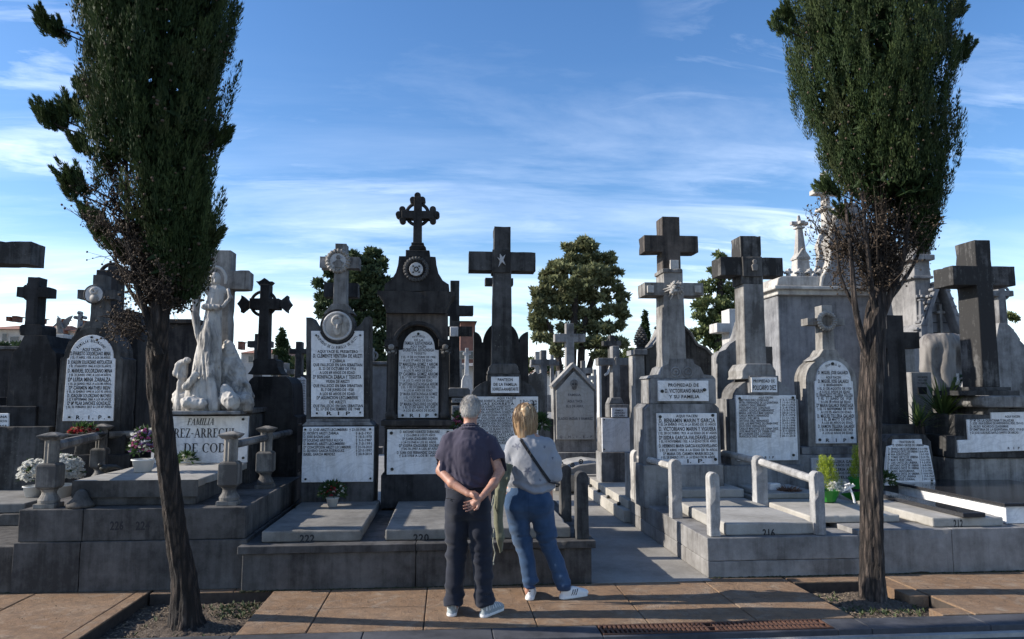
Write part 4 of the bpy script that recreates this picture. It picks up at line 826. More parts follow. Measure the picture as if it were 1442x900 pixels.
# dark scrolled monument behind the double cross
m = Mon('scroll_monument', 'dark scrolled stone screen with a pine cone finial and side bracket behind the double cross', 'monument', 950, 10.3)
P = [(909, 716), (909, 492), (918, 489), (926, 480), (934, 464), (944, 459), (962, 459), (972, 470), (982, 487), (994, 492), (1002, 501), (1003, 716)]
m.p('screen', M_dark, ('poly', P, 0, .3), bevel=.02); m.p('coping', M_mid, ('poly', [(905, 492), (918, 487), (926, 477), (933, 461), (944, 456), (962, 456), (974, 467), (984, 484), (996, 489), (1005, 499), (1002, 501), (994, 492), (982, 487), (972, 470), (962, 459), (944, 459), (934, 464), (926, 480), (918, 489.5), (909, 493.5)], -.05, .36), bevel=.008)
m.p('pilaster', M_mid, ('box', 895, 500, 909, 640, -.05, .32)); m.p('bracket', M_mid, ('ring', 898, 510, 5, 2.2, .02, 20), ('box', 893, 492, 912, 499.5, -.09, .36), ('box', 891, 640, 912, 716, -.09, .36), ('ring', 897, 597, 4, 2, .02, 20), bevel=.006)
X, Z = atY(905, 490, 10.3); g = G()
for k in range(9):
    for j in range(8):
        r = [.05, .075, .085, .085, .078, .068, .055, .04, .02][k]; a = j * math.pi / 4 + (k % 2) * .39; g.ball((X + r * math.cos(a), 10.4 + r * math.sin(a), Z + .03 + .032 * k), .022, 1, 1, .8, sub=1)
g.lathe(X, 10.4, [(.09, Z - .02), (.09, Z), (.05, Z + .02), (.07, Z + .05), (.06, Z + .2), (.01, Z + .33)], 12); g.put('finial', M_dark, m.t)

# double cross monument
m = Mon('double_cross_monument', 'grey monument beside the path with a dark cross above a pale garlanded cross', 'monument', 960, 9.25)
m.p('upper_cross', M_brown, ('cross', 945.5, 305, 392, 12.5, 331.5, 355, 907, 984, .06, .34, 13))
m.p('lower_cross', M_mid, ('cross', 949.5, 380, 522, 13.4, 398, 416, 909, 992, .02, .38, 15.8)); m.p('boss', M_white, ('box', 944, 366, 956, 379, .02, .08), ('box', 912, 402, 921, 412, -.01, .03), ('box', 979, 402, 988, 412, -.01, .03), bevel=.012)
m.p('collar', M_mid, ('box', 933, 378, 961, 384, .0, .4))
g = G(); X, Z = atY(952, 405, 9.2); rr = random.Random(4)
for a in range(16):
    t = a * 2 * math.pi / 16; g.path([(X, 9.25, Z), (X + .06 * math.cos(t), 9.22, Z + .05 * math.sin(t)), (X + rr.uniform(.09, .17) * math.cos(t), 9.26, Z + rr.uniform(.07, .15) * math.sin(t) - .02)], [.016, .02, .006], 6)
for _ in range(14): g.ball((X + rr.uniform(-.07, .07), 9.2, Z + rr.uniform(-.07, .07)), rr.uniform(.018, .032), sub=1)
g.put('garland', M_white, m.t)
m.p('gable', M_mid, ('sym', 960, [(17, 505), (18, 512), (27, 517), (31, 527), (44, 529), (47, 533)], .012, .5)); m.p('scroll', M_mid, *[('ring', x, 524, r, 1.1, .01, 24) for x in (951.5, 968.5) for r in (6.5, 3)], bevel=0, smooth=True)
m.p('upper_body', M_mid, ('box', 916.5, 533, 1008.5, 569, .0, .5)); m.p('body', M_mid, ('sym', 962, [(46, 569), (52, 575), (53, 655)], -.05, .55)); m.p('base', M_mid, ('box', 907, 655, 1020, 716, -.10, .6))
m.p('small_plaque', M_marble, ('box', 927, 536, 998, 565, -.035, .01), bevel=.004)
m.text([('PROPIEDAD DE', 941, 984, 542.2, 4.2), ('D. VICTORIANO MARIN', 936.5, 990, 550.3, 5), ('Y SU FAMILIA', 942, 985, 558.5, 4.2)], -.035); m.bolts([(933, 551), (992.5, 549)], -.035, 2.2)
m.p('plaque', M_marble, ('box', 925.5, 582, 1010.5, 654.5, -.085, -.03), bevel=.004)
m.text([('AQUI YACEN', 952, 982, 585.8, 3.4), ('D. BENJAMIN MARIN Y GARCIA', 928, 1007, 592, 5.2), ('† EL 24 ENERO 1912. A LA EDAD DE 33 AÑOS', 927, 1008, 597.6, 3.2), ('D. VICTORIANO MARIN Y VIGUERA', 928, 1008, 603.8, 5.2), ('† EL 28 OCTUBRE 1923. A LA EDAD DE 87 AÑOS', 927, 1009, 609.8, 3.2), ('Dª ISIDRA GARCIA-VALDEAVELLANO', 928, 1009, 616, 5),
  ('† EL 10 NOVIEMBRE 1935. A LA EDAD DE 85 AÑOS', 928, 1009, 621.4, 3.2), ('D. HERMINIO MARIN GARCIA-VALDEAVELLANO', 928, 1010, 627.6, 4.4), ('† EL 27 ABRIL 1958. A LA EDAD DE 78 AÑOS', 929, 1010, 633.6, 3.2), ('Dª MARIA DEL CARMEN MARIN BOLDA', 934, 1005, 638.8, 3.8), ('† EL 28 ENERO 1971. A LA EDAD DE 90 AÑOS', 931, 1007, 643.8, 3.2), ('R.  I.  P.', 948, 992, 649.2, 5)], -.085)
m.bolts([(930, 587), (1004, 585), (930.5, 650), (1008, 647)], -.085, 2.0)

# white cross and scrolled slab, then the tall cross monument
m = Mon('stone_cross', 'bright white square cross between the double cross and the tall dark cross', 'cross', 1035, 13.5)
m.p('cross', M_white, ('cross', 1035.5, 435, 530, 7.5, 455, 468, 1010, 1061, 0, .4, 8)); m.p('pedestal', M_white, ('box', 1018, 526, 1053, 660, -.1, .5))
m = Mon('stone_stele', 'pale slab with a sweeping stepped shoulder left of the tall dark cross', 'stele', 1030, 10.6)
m.p('slab', M_mid, ('poly', [(1010, 716), (1010, 503), (1013, 496), (1022, 492), (1028, 484), (1036, 479), (1041, 466), (1044, 452), (1050, 446), (1058, 446), (1058, 716)], 0, .28)); m.p('slab', M_mid, ('box', 1080, 488, 1092, 716, .05, .28))
m = Mon('cross_monument', 'tall stone cross with blackened arms and a small carved relief above two white plaques', 'monument', 1076, 9.6)
m.p('cross', M_soot, ('cross', 1058, 332, 400, 14.6, 362, 388, 1014, 1103, .08, .42, 15)); m.p('shaft', M_mid, ('sym', 1062.5, [(14.4, 388.3), (15.2, 514)], .085, .40)); m.p('centre_block', M_dark, ('box', 1046, 361, 1074, 389.5, .05, .44))
m.p('relief', M_figure, ('disc', 1063.5, 368, 3, .02, .07, 12), ('sym', 1063.5, [(2.5, 371), (4.5, 374), (3, 381)], .02, .07), bevel=.006)
m.p('moulding', M_mid, ('sym', 1069, [(17, 512), (21, 517), (24, 522), (24, 530), (26, 534)], .0, .5), bevel=.012); m.p('pedestal', M_mid, ('box', 1055.5, 529, 1097, 557, -.02, .52)); m.p('shoulders', M_mid, ('sym', 1075, arch(41, 532, 560, 8)[2:] + [(42, 562)], .05, .55), bevel=.012)
m.p('small_plaque', M_marble, ('box', 1058.5, 531.5, 1094.5, 552.5, -.045, -.01), bevel=.003); m.text([('PROPIEDAD DE', 1061, 1091, 536.5, 3.8), ('POLICARPO DIEZ', 1060.5, 1093, 545.7, 6)], -.045)
m.p('base', M_mid, ('box', 1028, 562, 1126, 655, .03, .55), ('box', 1020, 655.3, 1134, 716, -.05, .6)); m.p('plaque', M_marble, ('box', 1037.5, 556.5, 1122.5, 648.5, -.01, .04), bevel=.004)
DZ = ['EMETERIO DIEZ GONZALEZ', 'PETRA FERNANDEZ DE LA QUINTANA', 'LORENZO SANZ SERRANO', 'POLICARPO DIEZ GONZALEZ', 'ARSENIO GONZALEZ HERNANDEZ', 'MARIA LORTEGUI MARTIARENA', 'CARLOS MUÑOZ HERNANDEZ', 'ANGEL DIEZ MEYA', 'ANTONIA DIEZ HERNANDEZ', 'JOSE LUIS MARTINEZ DE OSABA DIEZ', 'JULIO DIEZ HERNANDEZ', 'CARLOS MARTINEZ DE OSABA DIEZ', 'JOSE MARTINEZ DE OSABA DIEZ', 'Mª LOURDES DIEZ LORTEGUI', 'FRANCISCA DIEZ HERNANDEZ']
m.text([('AQUI YACEN', 1068, 1088, 559.8, 2.6)] + [(s_, 1041, min(1096, 1041 + 1.9 * len(s_)), 563.3 + 3.66 * i, 2.8) for i, s_ in enumerate(DZ)] + [('† %d-%d-%d' % (2 + i * 9 % 27, 1 + i * 5 % 12, 1948 + 5 * i), 1098, 1120, 563 + 3.62 * i, 2.7) for i in range(15)] + [('R  I  P', 1077, 1090, 644, 2.8)], -.01)
m.bolts([(1044, 643), (1118, 641), (1042, 561), (1117, 560)], -.01, 1.7)

# round-headed plaque with wreathed cross in front of the chapel
m = Mon('plaque_monument', 'round headed plaque under a pale wreathed cross, behind the yellow green shrub', 'monument', 1174, 9.9)
m.p('stele', M_mid, ('sym', 1172.5, arch(35, 502, 536) + [(36, 629)], .02, .4)); m.p('cross', M_mid, ('cross', 1166, 430, 508, 7.5, 448, 458, 1138, 1190, .08, .28, 9), ('sym', 1169, [(9, 492), (15, 501), (25, 508)], .04, .34))
m.p('wreath', M_lite, ('ring', 1164.5, 452, 10.5, 3.2, .03, 60, 8, .25, 22), bevel=0)
m.p('plaque', M_marble, ('sym', 1175.5, arch(24.5, 507.5, 536) + [(27, 537.5), (28.5, 624.5)], -.01, .03), bevel=.004)
m.text([('D. MIGUEL JOSE GALARDI', 1152, 1194, 524.6, 4.4), ('AQUI YACEN', 1163, 1184, 531.4, 3), ('D. MIGUEL JOSE GALARDI', 1152, 1195, 536.8, 4.6), ('E IRIBARREN', 1160, 1186, 542.2, 3), ('† EL 21 DE AGOSTO DE 1920', 1151, 1199, 547.2, 3.2), ('A LOS 61 AÑOS DE EDAD', 1154, 1197, 551.6, 3), ('D. FRANCISCO TELLERIA TOLOSA', 1150, 1201, 556.4, 4.8), ('†  EL  11  JUNIO  DE  1928', 1152, 1199, 561.2, 3.2), ('A LOS 78 AÑOS DE EDAD', 1156, 1198, 565.8, 3),
  ('Dª MARIA GALARDI IÑARTIAGA', 1150, 1202, 570.8, 4.6), ('† EL 15 NOVIEMBRE DE 1939', 1151, 1201, 575.8, 3.2), ('A LOS 75 AÑOS DE EDAD', 1156, 1199, 580.4, 3), ('D. MIGUEL TELLERIA GALARDI', 1151, 1203, 585.8, 4.6), ('† EL 28 MAYO DE 1973', 1157, 1199, 590.6, 3.2), ('A LOS 68 AÑOS DE EDAD', 1157, 1201, 595.2, 3), ('D. RAMON TELLERIA GALARDI', 1152, 1203, 600.2, 4.4), ('† EL 28 DICIEMBRE DE 1973', 1154, 1201, 605.2, 3.2), ('A LOS 62 AÑOS DE EDAD', 1158, 1201, 609.6, 3), ('R   I   P', 1163, 1192, 619.8, 4.4)], -.01)
m.arc('PROPIEDAD DE', 1174, 534, 20, 122, 58, 3, d=-.01); m.bolts([(1155, 619.5), (1200.5, 616.5), (1173, 512)], -.01, 1.8)
m.p('base', M_mid, ('box', 1129, 629.5, 1221, 640, -.05, .5), ('box', 1125, 640.3, 1225, 716, -.1, .55)); m.p('lower_plaque', M_marbleG, ('box', 1143, 645, 1216, 692, -.13, -.08), bevel=.004)
m.text([('D. JOSE TELLERIA GALARDI', 1150, 1212, 650, 3.6), ('A LOS 77 AÑOS DE EDAD', 1156, 1210, 655, 3), ('Dª ANA TELLERIA ARRIETA', 1150, 1212, 661, 3.6), ('A LOS 82 AÑOS DE EDAD', 1156, 1210, 666, 3), ('D. LUIS TELLERIA', 1156, 1208, 672, 3.4)], -.13)

# behind and right of the right cypress
m = Mon('cross_monument', 'tall black square cross right of the right cypress trunk', 'monument', 1264, 9.9)
m.p('cross', M_black, ('cross', 1264, 444, 602, 11.5, 467.5, 490.5, 1232, 1297, 0, .3, 13)); m.p('pedestal', M_dark, ('box', 1243, 598, 1299, 612, -.12, .45), ('box', 1238, 612, 1304, 716, -.2, .5))
m = Mon('stone_stele', 'plain grey upright slab just right of the tall black square cross', 'stele', 1283, 10.6)
m.p('slab', M_mid, ('box', 1273, 488, 1294, 716, 0, .2)); m.p('disc', M_mid, ('disc', 1276, 569, 9, -.12, .0), bevel=.01)
m = Mon('photo_gravestone', 'small white gravestone with a dark photo plate among the spiky leaves', 'gravestone', 1303, 10.2)
m.p('slab', M_lite, ('box', 1288, 524, 1317, 716, 0, .15)); m.p('photo_plate', M_granite, ('box', 1293, 545, 1305.5, 555, -.012, .002), bevel=.002); m.text([('ANA MARTIN', 1292, 1306, 531, 2.4), ('1921-1998', 1293, 1305, 535.5, 2.4), ('TU FAMILIA', 1292, 1306, 539.5, 2.4)])
m = Mon('slanted_gravestone', 'slanted white plaque tapering to the top on dark stone behind the black granite slab', 'gravestone', 1284, 9.1)
m.p('stone', M_dark, ('poly', [(1244, 716), (1247, 622), (1256, 613), (1302, 612), (1311, 622), (1323, 716)], .02, .35)); m.p('plaque', M_marble, ('poly', [(1250, 629), (1258, 627), (1259, 619), (1298, 618.5), (1299, 626), (1308, 628), (1318, 682), (1246, 684)], -.015, .03), bevel=.004)
OR = ['D. SEVERO ORTIZ DE URBINA', 'D. ERNALDO ORTIZ DE URBINA', 'Mª ANA GOROSTARZU', 'D. TOMAS ORTIZ DE URBINA', 'Dª MARTA IRURTZABAL', 'D. LUIS ORTIZ DE URBINA', 'D. ANTONIO ORTIZ DE URBINA', 'D. EDUARDO ORTIZ DE URBINA', 'Dª ISABEL SANTAMARIA', 'Dª ANTONIA ORTIZ DE URBINA', 'Dª Mª ORTIZ DE URBINA', 'CRISTINA RUIZ CORRAL']
m.text([('PANTEON DE', 1267, 1288, 622.3, 3.2), ('D. SEVERO ORTIZ DE URBINA', 1257, 1301, 626.9, 3)] + [(s_, 1251 - .2 * i, min(1292, 1251 + 1.72 * len(s_)) + .3 * i, 632 + 3.9 * i, 2.9) for i, s_ in enumerate(OR)] + [('† %d-%d-19%02d' % (1 + i * 7 % 27, 1 + i * 3 % 11, 8 + 6 * i), 1293 + .5 * i, 1306 + .9 * i, 632 + 3.85 * i, 2.7) for i in range(12)] + [('R  I  P', 1274, 1288, 680.5, 2.6)], -.015)
m.bolts([(1313, 677)], -.015, 1.2)

# big cross at the right
m = Mon('cross_monument', 'massive square stone cross with sunlit side faces on a stepped base at the right edge', 'monument', 1395, 9.3)
m.p('cross', M_soot, ('cross', 1390, 338, 545, 11.2, 374.5, 402, 1345, 1434, 0, .40, 12.3)); m.p('shaft', M_lite, ('box', 1369, 402.5, 1390, 545, .16, .38))  # pale shaft puts the post's sunlit side face into its colour
m.p('moulding', M_dark, ('box', 1372, 545, 1424, 550, -.08, .5), ('box', 1362, 550, 1436, 557, -.14, .56))
m.p('base', M_mid, ('sym', 1425, [(38, 557.5), (42, 561), (42, 570), (39, 574)], -.2, .7), bevel=.02)
m.p('stepped_body', M_dark, ('poly', [(1392, 574.5), (1500, 574.5), (1500, 645), (1345, 645), (1345, 614.5), (1358, 614.5), (1358, 584), (1392, 584)], -.1, .9)); m.p('plinth', M_mid, ('box', 1345, 645.4, 1500, 716, -.06, .95))
m.p('plaque', M_marble, ('poly', [(1396, 581), (1490, 579), (1490, 633), (1350, 638), (1349, 620), (1364, 619.5), (1362, 591), (1396.5, 590)], -.125, -.08), bevel=.004)
m.text([('AQUI YACEN', 1415, 1436, 586.5, 2.8), ('Dª Mª DE LA QUINTANA Y SALAZAR', 1366, 1428, 592, 3.2), ('D. JOSE URIA DUEÑAS DE ANDONEGUI. FDO. 25-1-12', 1366, 1441, 596, 3), ('D. ALEJO RICARDO IZAGUIRRE', 1366, 1420, 600.4, 3), ('Dª EMETERIA DE LA QUINTANA, FDO. 17-3-21', 1366, 1442, 604.7, 3), ('† D. JOSE LUIS RUIZ BAYLO SANTO DE ARCAS', 1366, 1434, 609.2, 3), ('R   I   P', 1419, 1436, 631, 3)], -.125)
m = Mon('rock_monument', 'rough stone mound carrying a small ringed cross at the right edge', 'monument', 1420, 11.3)
m.p('cross', M_mid, ('cross', 1412, 402, 456, 5, 409, 417, 1396, 1429, .1, .25, 6), ('ring', 1412, 412.5, 8.5, 1.8, .17, 28)); m.p('mound', M_mid, ('poly', [(1380, 716), (1392, 560), (1398, 500), (1404, 470), (1407, 455), (1418, 455), (1428, 464), (1437, 478), (1450, 496), (1470, 530), (1500, 716)], 0, .8), bevel=.05)
# small figures on the left skyline
m = Mon('ornate_cross', 'tiny pale ornate cross beside the small winged angel on the left skyline', 'cross', 112, 13.5)
m.p('cross', M_lite, ('cross', 111, 441, 462, 1.7, 445, 448.5, 106, 117, 0, .1, 2.2), ('disc', 111, 440.5, 2.8, 0, .1, 12), ('disc', 105.5, 447, 2.6, 0, .1, 12), ('disc', 117, 447, 2.6, 0, .1, 12), bevel=.004); m.p('rock', M_black, ('poly', [(98, 640), (100, 480), (105, 466), (108, 460), (114, 460), (119, 452), (124, 458), (128, 470), (134, 640)], -.1, .4), bevel=.03)
# ------------------------------------------------------------------ chapels
def finial(g, px, py0, py1, w, d=0.0):                            # slender pinnacle with a cross head, px
    X, z0 = atY(px, py0, g.Y); z1 = atY(px, py1, g.Y)[1]; k = atY(px + 1, py0, g.Y)[0] - X; h = z0 - z1; h = abs(h); y = g.Y + .3 + d; a = w * k
    zb = min(z0, z1)
    g.frus(X, y, zb, zb + .28 * h, a, a, a * .85, a * .85); g.frus(X, y, zb + .2805 * h, zb + .36 * h, a * 1.05, a * 1.05, a * .7, a * .7); g.frus(X, y, zb + .3605 * h, zb + .78 * h, a * .62, a * .62, a * .36, a * .36)
    for s in (-1, 1): g.prism([(X + s * a * 1.0, zb + .30 * h), (X, zb + .30 * h), (X, zb + .46 * h)], y - a * 1.06, y + a * 1.06)
    g.frus(X, y, zb + .7805 * h, zb + .81 * h, a * .6, a * .6, a * .6, a * .6)
    g.box(X - a * 1.2, X + a * 1.2, y - a * .36, y + a * .36, zb + .84 * h, zb + .895 * h); g.box(X - a * .362, X + a * .362, y - a * 1.2, y + a * 1.2, zb + .845 * h, zb + .89 * h)
    g.frus(X, y, zb + .8105 * h, zb + h, a * .36, a * .36, a * .14, a * .14)
m = Mon('mausoleum', 'large pale stone mausoleum with a crested roof, pinnacle and curved gable behind the right cypress', 'mausoleum', 1150, 15.5)
M_maus = stone('mausoleum_stone', (0.27, 0.27, 0.275), (0.12, 0.12, 0.125), 0.4, 0.5); M_mausL = stone('mausoleum_trim', (0.50, 0.485, 0.455), (0.22, 0.21, 0.20), 0.4, 0.5)
m.p('wall', M_maus, ('box', 1100, 416, 1284, 700, 0, 1.0), bevel=.02); m.p('cornice', M_mausL, ('box', 1091, 403, 1292, 408, -.22, 1.2), ('box', 1095, 408.3, 1288, 416, -.12, 1.1), bevel=.02)
m.p('roof', M_mausL, ('sym', 1144, [(44, 389), (48, 393), (50, 402.7)], -.05, 1.05), bevel=.02, )
g = G(m.Y)
for i, x in enumerate((1100, 1112, 1127, 1142, 1157)):
    g.disc(x, 380, 2.4, -.02, .12, 14); g.disc(x - 3, 383, 1.9, -.021, .121, 12); g.disc(x + 3, 383, 1.9, -.021, .121, 12); g.pbox(x - 1.4, 381, x + 1.4, 390, -.022, .122)
g.put('roof_cresting', M_mausL, m.t, bevel=.01)
g = G(m.Y); finial(g, 1137, 388, 299, 10); g.put('pinnacle', M_mausL, m.t, bevel=.008)
P = [(1155, 403), (1157, 390), (1163, 380), (1168, 368), (1169, 352), (1166, 340), (1170, 330), (1174, 318), (1178, 300), (1190, 285), (1206, 285), (1218, 300), (1222, 318), (1228, 330), (1230, 350), (1234, 370), (1242, 384), (1250, 403)]
m.p('gable', M_maus, ('poly', P, -.1, .5), bevel=.03); m.p('gable_moulding', M_mausL, ('poly', P[:10] + [(x + 3.5, y + 3) for x, y in P[:10][::-1]], -.12, .52), bevel=.02)
m.p('volute', M_mausL, ('ring', 1163, 322, 5, 2.2, .1, 24), ('disc', 1163, 322, 4, .05, .3, 16), bevel=.01)
m.p('roof_cross', M_mausL, ('cross', 1166, 240, 322, 2.6, 266, 273, 1147, 1185, .05, .3, 4), ('box', 1159, 290, 1173, 294, .0, .4), bevel=.02)
m.p('parapet', M_mausL, ('box', 1232, 385, 1284, 402.7, -.05, .4), bevel=.02)
m = Mon('gothic_chapel', 'small gothic chapel with a steep banded gable, side buttress and crocketed pinnacles on the right', 'chapel', 1328, 14.5)
m.p('wall', M_maus, ('poly', [(1296, 700), (1296, 474), (1326, 402), (1362, 488), (1362, 700)], .1, 2), bevel=.01)
g = G(m.Y)
for y in range(412, 600, 14):
    w = max(2, (y - 402) * .40); g.pbox(1326 - w, y, 1326 + min(w, 34), y + .9, .085, .12)
g.put('joints', M_dark, m.t, bevel=0)
m.p('coping', M_maus, ('poly', [(1286, 478), (1321, 396), (1327, 396), (1300, 470), (1294, 482)], -.2, 2.1), ('poly', [(1328, 396), (1333, 396), (1368, 486), (1369, 498), (1361, 493)], -.2, 2.1), bevel=.02)
m.p('roof', M_maus, ('poly', [(1299, 464), (1319, 400), (1326, 399), (1302, 470)], -.24, -.02), bevel=.01)
m.p('gable_cross', M_mid, ('cross', 1326, 428, 474, 1.8, 438, 441.5, 1320, 1332, .0, .15, 2), ('disc', 1326, 440, 3.2, .02, .12, 16), bevel=.01)
m.p('buttress', M_maus, ('box', 1289, 366, 1312, 470, -.1, 1.2), ('box', 1284, 470.3, 1300, 700, -.2, 1.2), bevel=.02); m.p('buttress_cap', M_maus, ('box', 1285, 358, 1317, 365.7, -.25, 1.35), ('sym', 1301, [(5, 340), (11, 357.6)], .0, 1.0), ('box', 1286, 388, 1315, 392, -.2, 1.3), bevel=.02)
g = G(m.Y); finial(g, 1291, 480, 410, 5, -.5); g.put('pinnacle', M_maus, m.t, bevel=.008); g = G(m.Y); finial(g, 1349, 378, 344, 6, .8); g.put('pinnacle', M_maus, m.t, bevel=.008)
X, z0 = atY(1335, 385, m.Y); z1 = atY(1335, 322, m.Y)[1]
g = G(); g.lathe(X, m.Y + .8, [(.12, z0), (.12, z1 - .15), (.15, z1 - .12), (.15, z1 - .06), (.10, z1), (.04, z1 + .25), (.01, z1 + .35)], 12); g.lathe(X - .14, m.Y + .7, [(.06, z0), (.06, z0 + .5), (.01, z0 + .8)], 8); g.put('column', M_maus, m.t, bevel=.01)
g = G(m.Y)
for i in range(9):
    f = i / 8; g.disc(1333 + 34 * f, 400 + 90 * f - 2, 2.2, -.22, -.05, 10); g.disc(1319 - 30 * f, 400 + 74 * f - 2, 2.0, -.26, -.1, 10)
g.put('crockets', M_maus, m.t, bevel=.01)
m = Mon('side_chapel', 'pale chapel wall with a sloping parapet between the right cypress trunk and the gothic gable', 'chapel', 1262, 17.5)
m.p('wall', M_maus, ('box', 1225, 400, 1296, 700, 0, 1)); m.p('parapet', M_mausL, ('poly', [(1225, 399.7), (1225, 385), (1262, 378), (1268, 392), (1290, 395), (1296, 399.7)], -.15, 1.1), bevel=.02)
# ------------------------------------------------------------------ houses far behind
M_roof = stone('roof_tiles', (0.42, 0.20, 0.13), (0.22, 0.10, 0.07), .4, .1, speck=.3); M_wallw = stone('cream_render', (0.60, 0.56, 0.50), (0.42, 0.39, 0.35), .3, .3); M_brick = stone('red_brick', (0.24, 0.12, 0.09), (0.13, 0.07, 0.06), .4, .2)
M_pane = glossy('window_glass', (0.03, 0.035, 0.04), .1); M_chim = stone('chimney_brick', (0.16, 0.08, 0.06), (0.07, 0.04, 0.03), .4, .2)
def house(label, Y, l, r, eave, ridge, base, chims, wins, hip=8, mat=None, roof=None, dep=9, cat='house'):
    t = empty('house', (atY((l + r) / 2, base, Y)[0], Y, 0), label, cat)
    g = G(Y); g.pbox(l + 3, eave, r - 3, base, .6, dep); g.put('wall', mat or M_wallw, t)
    xl, ze = atY(l, eave, Y); xr = atY(r, eave, Y)[0]; zr = atY((l + r) / 2, ridge, Y)[1]; h = abs(atY(l + hip, eave, Y)[0] - xl)
    g = G(); bm = g.bm; v = [bm.verts.new(p) for p in ((xl, Y, ze), (xr, Y, ze), (xr, Y + dep + .6, ze), (xl, Y + dep + .6, ze), (xl + h, Y + dep / 2, zr), (xr - h, Y + dep / 2, zr))]
    for f in ((0, 1, 5, 4), (1, 2, 5), (2, 3, 4, 5), (3, 0, 4), (3, 2, 1, 0)): bm.faces.new([v[i] for i in f])
    rf = g.put('roof', roof or M_roof, t); WL[rf.name] = WL[t.name]
    for x, w, y0, y1 in chims:
        g = G(Y); g.pbox(x - w, y0, x + w, y1, dep / 2 - 1, dep / 2); g.pbox(x - w * 1.25, y0 - 1.2, x + w * 1.25, y0 - .05, dep / 2 - 1.2, dep / 2 + .2); g.put('chimney', M_chim, rf)
    for x0, y0, x1, y1 in wins:
        g = G(Y); g.pbox(x0 - .8, y0 - .8, x1 + .8, y1 + .8, .52, .62); w = g.put('window', M_wallw, t); g = G(Y); g.pbox(x0, y0, x1, y1, .49, .53); g.put('pane', M_pane, w)
house('long cream house with orange tiled roof and brick chimneys, left half of the far skyline', 62, -40, 56, 463, 449, 520, [(11, 2.6, 447, 452), (20, 2.8, 446, 453)], [(3, 470, 9, 480), (14, 474, 26, 482), (34, 474, 44, 482)], dep=12)
house('cream house with orange tiled roof beyond the small winged angel', 66, 52, 108, 465, 453, 520, [(55, 2.8, 449, 455), (88, 2, 450, 456)], [(58, 470, 64, 478), (72, 470, 78, 478), (92, 470, 98, 478)], dep=12)
house('small tiled house showing left of the round headed white plaque', 50, 100, 122, 468, 457, 520, [(116, 1.6, 452, 460)], [(104, 472, 108, 480)], dep=8)
house('low tiled house with a white chimney behind the ornate black cross', 58, 336, 392, 497, 486, 540, [(338, 3, 482, 492), (362, 2, 483, 490)], [(350, 502, 356, 510)], dep=10)
house('red brick building with a flat cornice between the stacked arms and the black arched screen', 46, 645, 672, 452, 446, 560, [], [(648, 495, 654, 505), (660, 495, 666, 505)], 1, M_brick, M_dark, 6)
house('low building with orange roof behind the blank white plaque', 48, 872, 906, 525, 517, 560, [], [(880, 530, 885, 536)], 4, M_brick, None, 8)
house('white building low behind the cedar at the centre gap', 70, 735, 790, 525, 520, 560, [], [(742, 530, 746, 536), (752, 530, 756, 536)], 3, M_wallw, None, 8)
house('long white niche building behind the second row', 40, 560, 700, 515, 508, 560, [], [], 2, M_wallw, M_mid, 6, 'building')
m = Mon('stone_cross', 'white cross monument far behind, framed between the stacked arms and the black screen', 'cross', 657, 19)
m.p('cross', M_white, ('cross', 657.5, 490, 530, 2.4, 496, 500, 652, 663, 0, .15, 3.2)); m.p('pedestal', M_white, ('sym', 657, [(4, 528), (7, 535), (8, 560), (11, 562), (12, 700)], -.1, .5))
# further rows of plain crosses in the gaps, low
row = [(690, 515, 5, 22, M_dark, 'grey'), (778, 500, 3, 24, M_mid, 'pale grey'), (822, 508, 4, 22, M_mid, 'grey'), (838, 520, 3, 26, M_lite, 'pale'), (880, 512, 4, 23, M_mid, 'grey'), (914, 508, 3, 25, M_dark, 'dark'), (648, 505, 3, 24, M_mid, 'grey'), (444, 505, 4, 19, M_dark, 'dark'), (386, 500, 3, 22, M_dark, 'dark')]
for i, (x, y, w, Y, mt, c) in enumerate(row):
    near = ['behind the tall plain cross', 'left of the gabled gravestone apex', 'right of the gabled gravestone apex', 'between the gabled gravestone and the monogram cross', 'right of the monogram cross', 'under the pine cone finial', 'beside the far white cross', 'left of the portrait monument slab', 'right of the ornate black cross'][i]
    m = Mon('stone_cross', f'small far {c} cross {near}', 'cross', x, Y, group='small crosses in the far rows'); m.p('cross', mt, ('cross', x, y, 560, w * .7, y + 6 + w, y + 6 + 3 * w, x - 3.2 * w, x + 3.2 * w, 0, .22, w * .9)); m.p('pedestal', mt, ('box', x - 3 * w, 556, x + 3 * w, 580, -.1, .5))
# ------------------------------------------------------------------ trees
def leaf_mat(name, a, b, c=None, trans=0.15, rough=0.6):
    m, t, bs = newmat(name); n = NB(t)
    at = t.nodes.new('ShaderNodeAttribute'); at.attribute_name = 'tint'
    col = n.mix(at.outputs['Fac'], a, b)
    if c: col = n.mix(n.rng(n.noise(1.8, 4, raw=True), 0.52, 0.66, 0, .6), col, c)
    t.links.new(col, bs.inputs['Base Color']); bs.inputs['Roughness'].default_value = rough; bs.inputs['Specular IOR Level'].default_value = 0.12
    tr = t.nodes.new('ShaderNodeBsdfTranslucent'); t.links.new(col, tr.inputs['Color']); mx = t.nodes.new('ShaderNodeMixShader'); mx.inputs[0].default_value = trans
    o = t.nodes['Material Output']; t.links.new(bs.outputs[0], mx.inputs[1]); t.links.new(tr.outputs[0], mx.inputs[2]); t.links.new(mx.outputs[0], o.inputs['Surface']); return m
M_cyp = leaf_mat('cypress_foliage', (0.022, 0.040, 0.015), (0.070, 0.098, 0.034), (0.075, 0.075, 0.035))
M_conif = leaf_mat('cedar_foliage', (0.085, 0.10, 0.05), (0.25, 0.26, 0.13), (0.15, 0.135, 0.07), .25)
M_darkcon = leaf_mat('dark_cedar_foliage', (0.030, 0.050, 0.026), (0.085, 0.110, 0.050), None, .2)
M_deep = leaf_mat('deep_green_foliage', (0.020, 0.038, 0.018), (0.05, 0.075, 0.03))
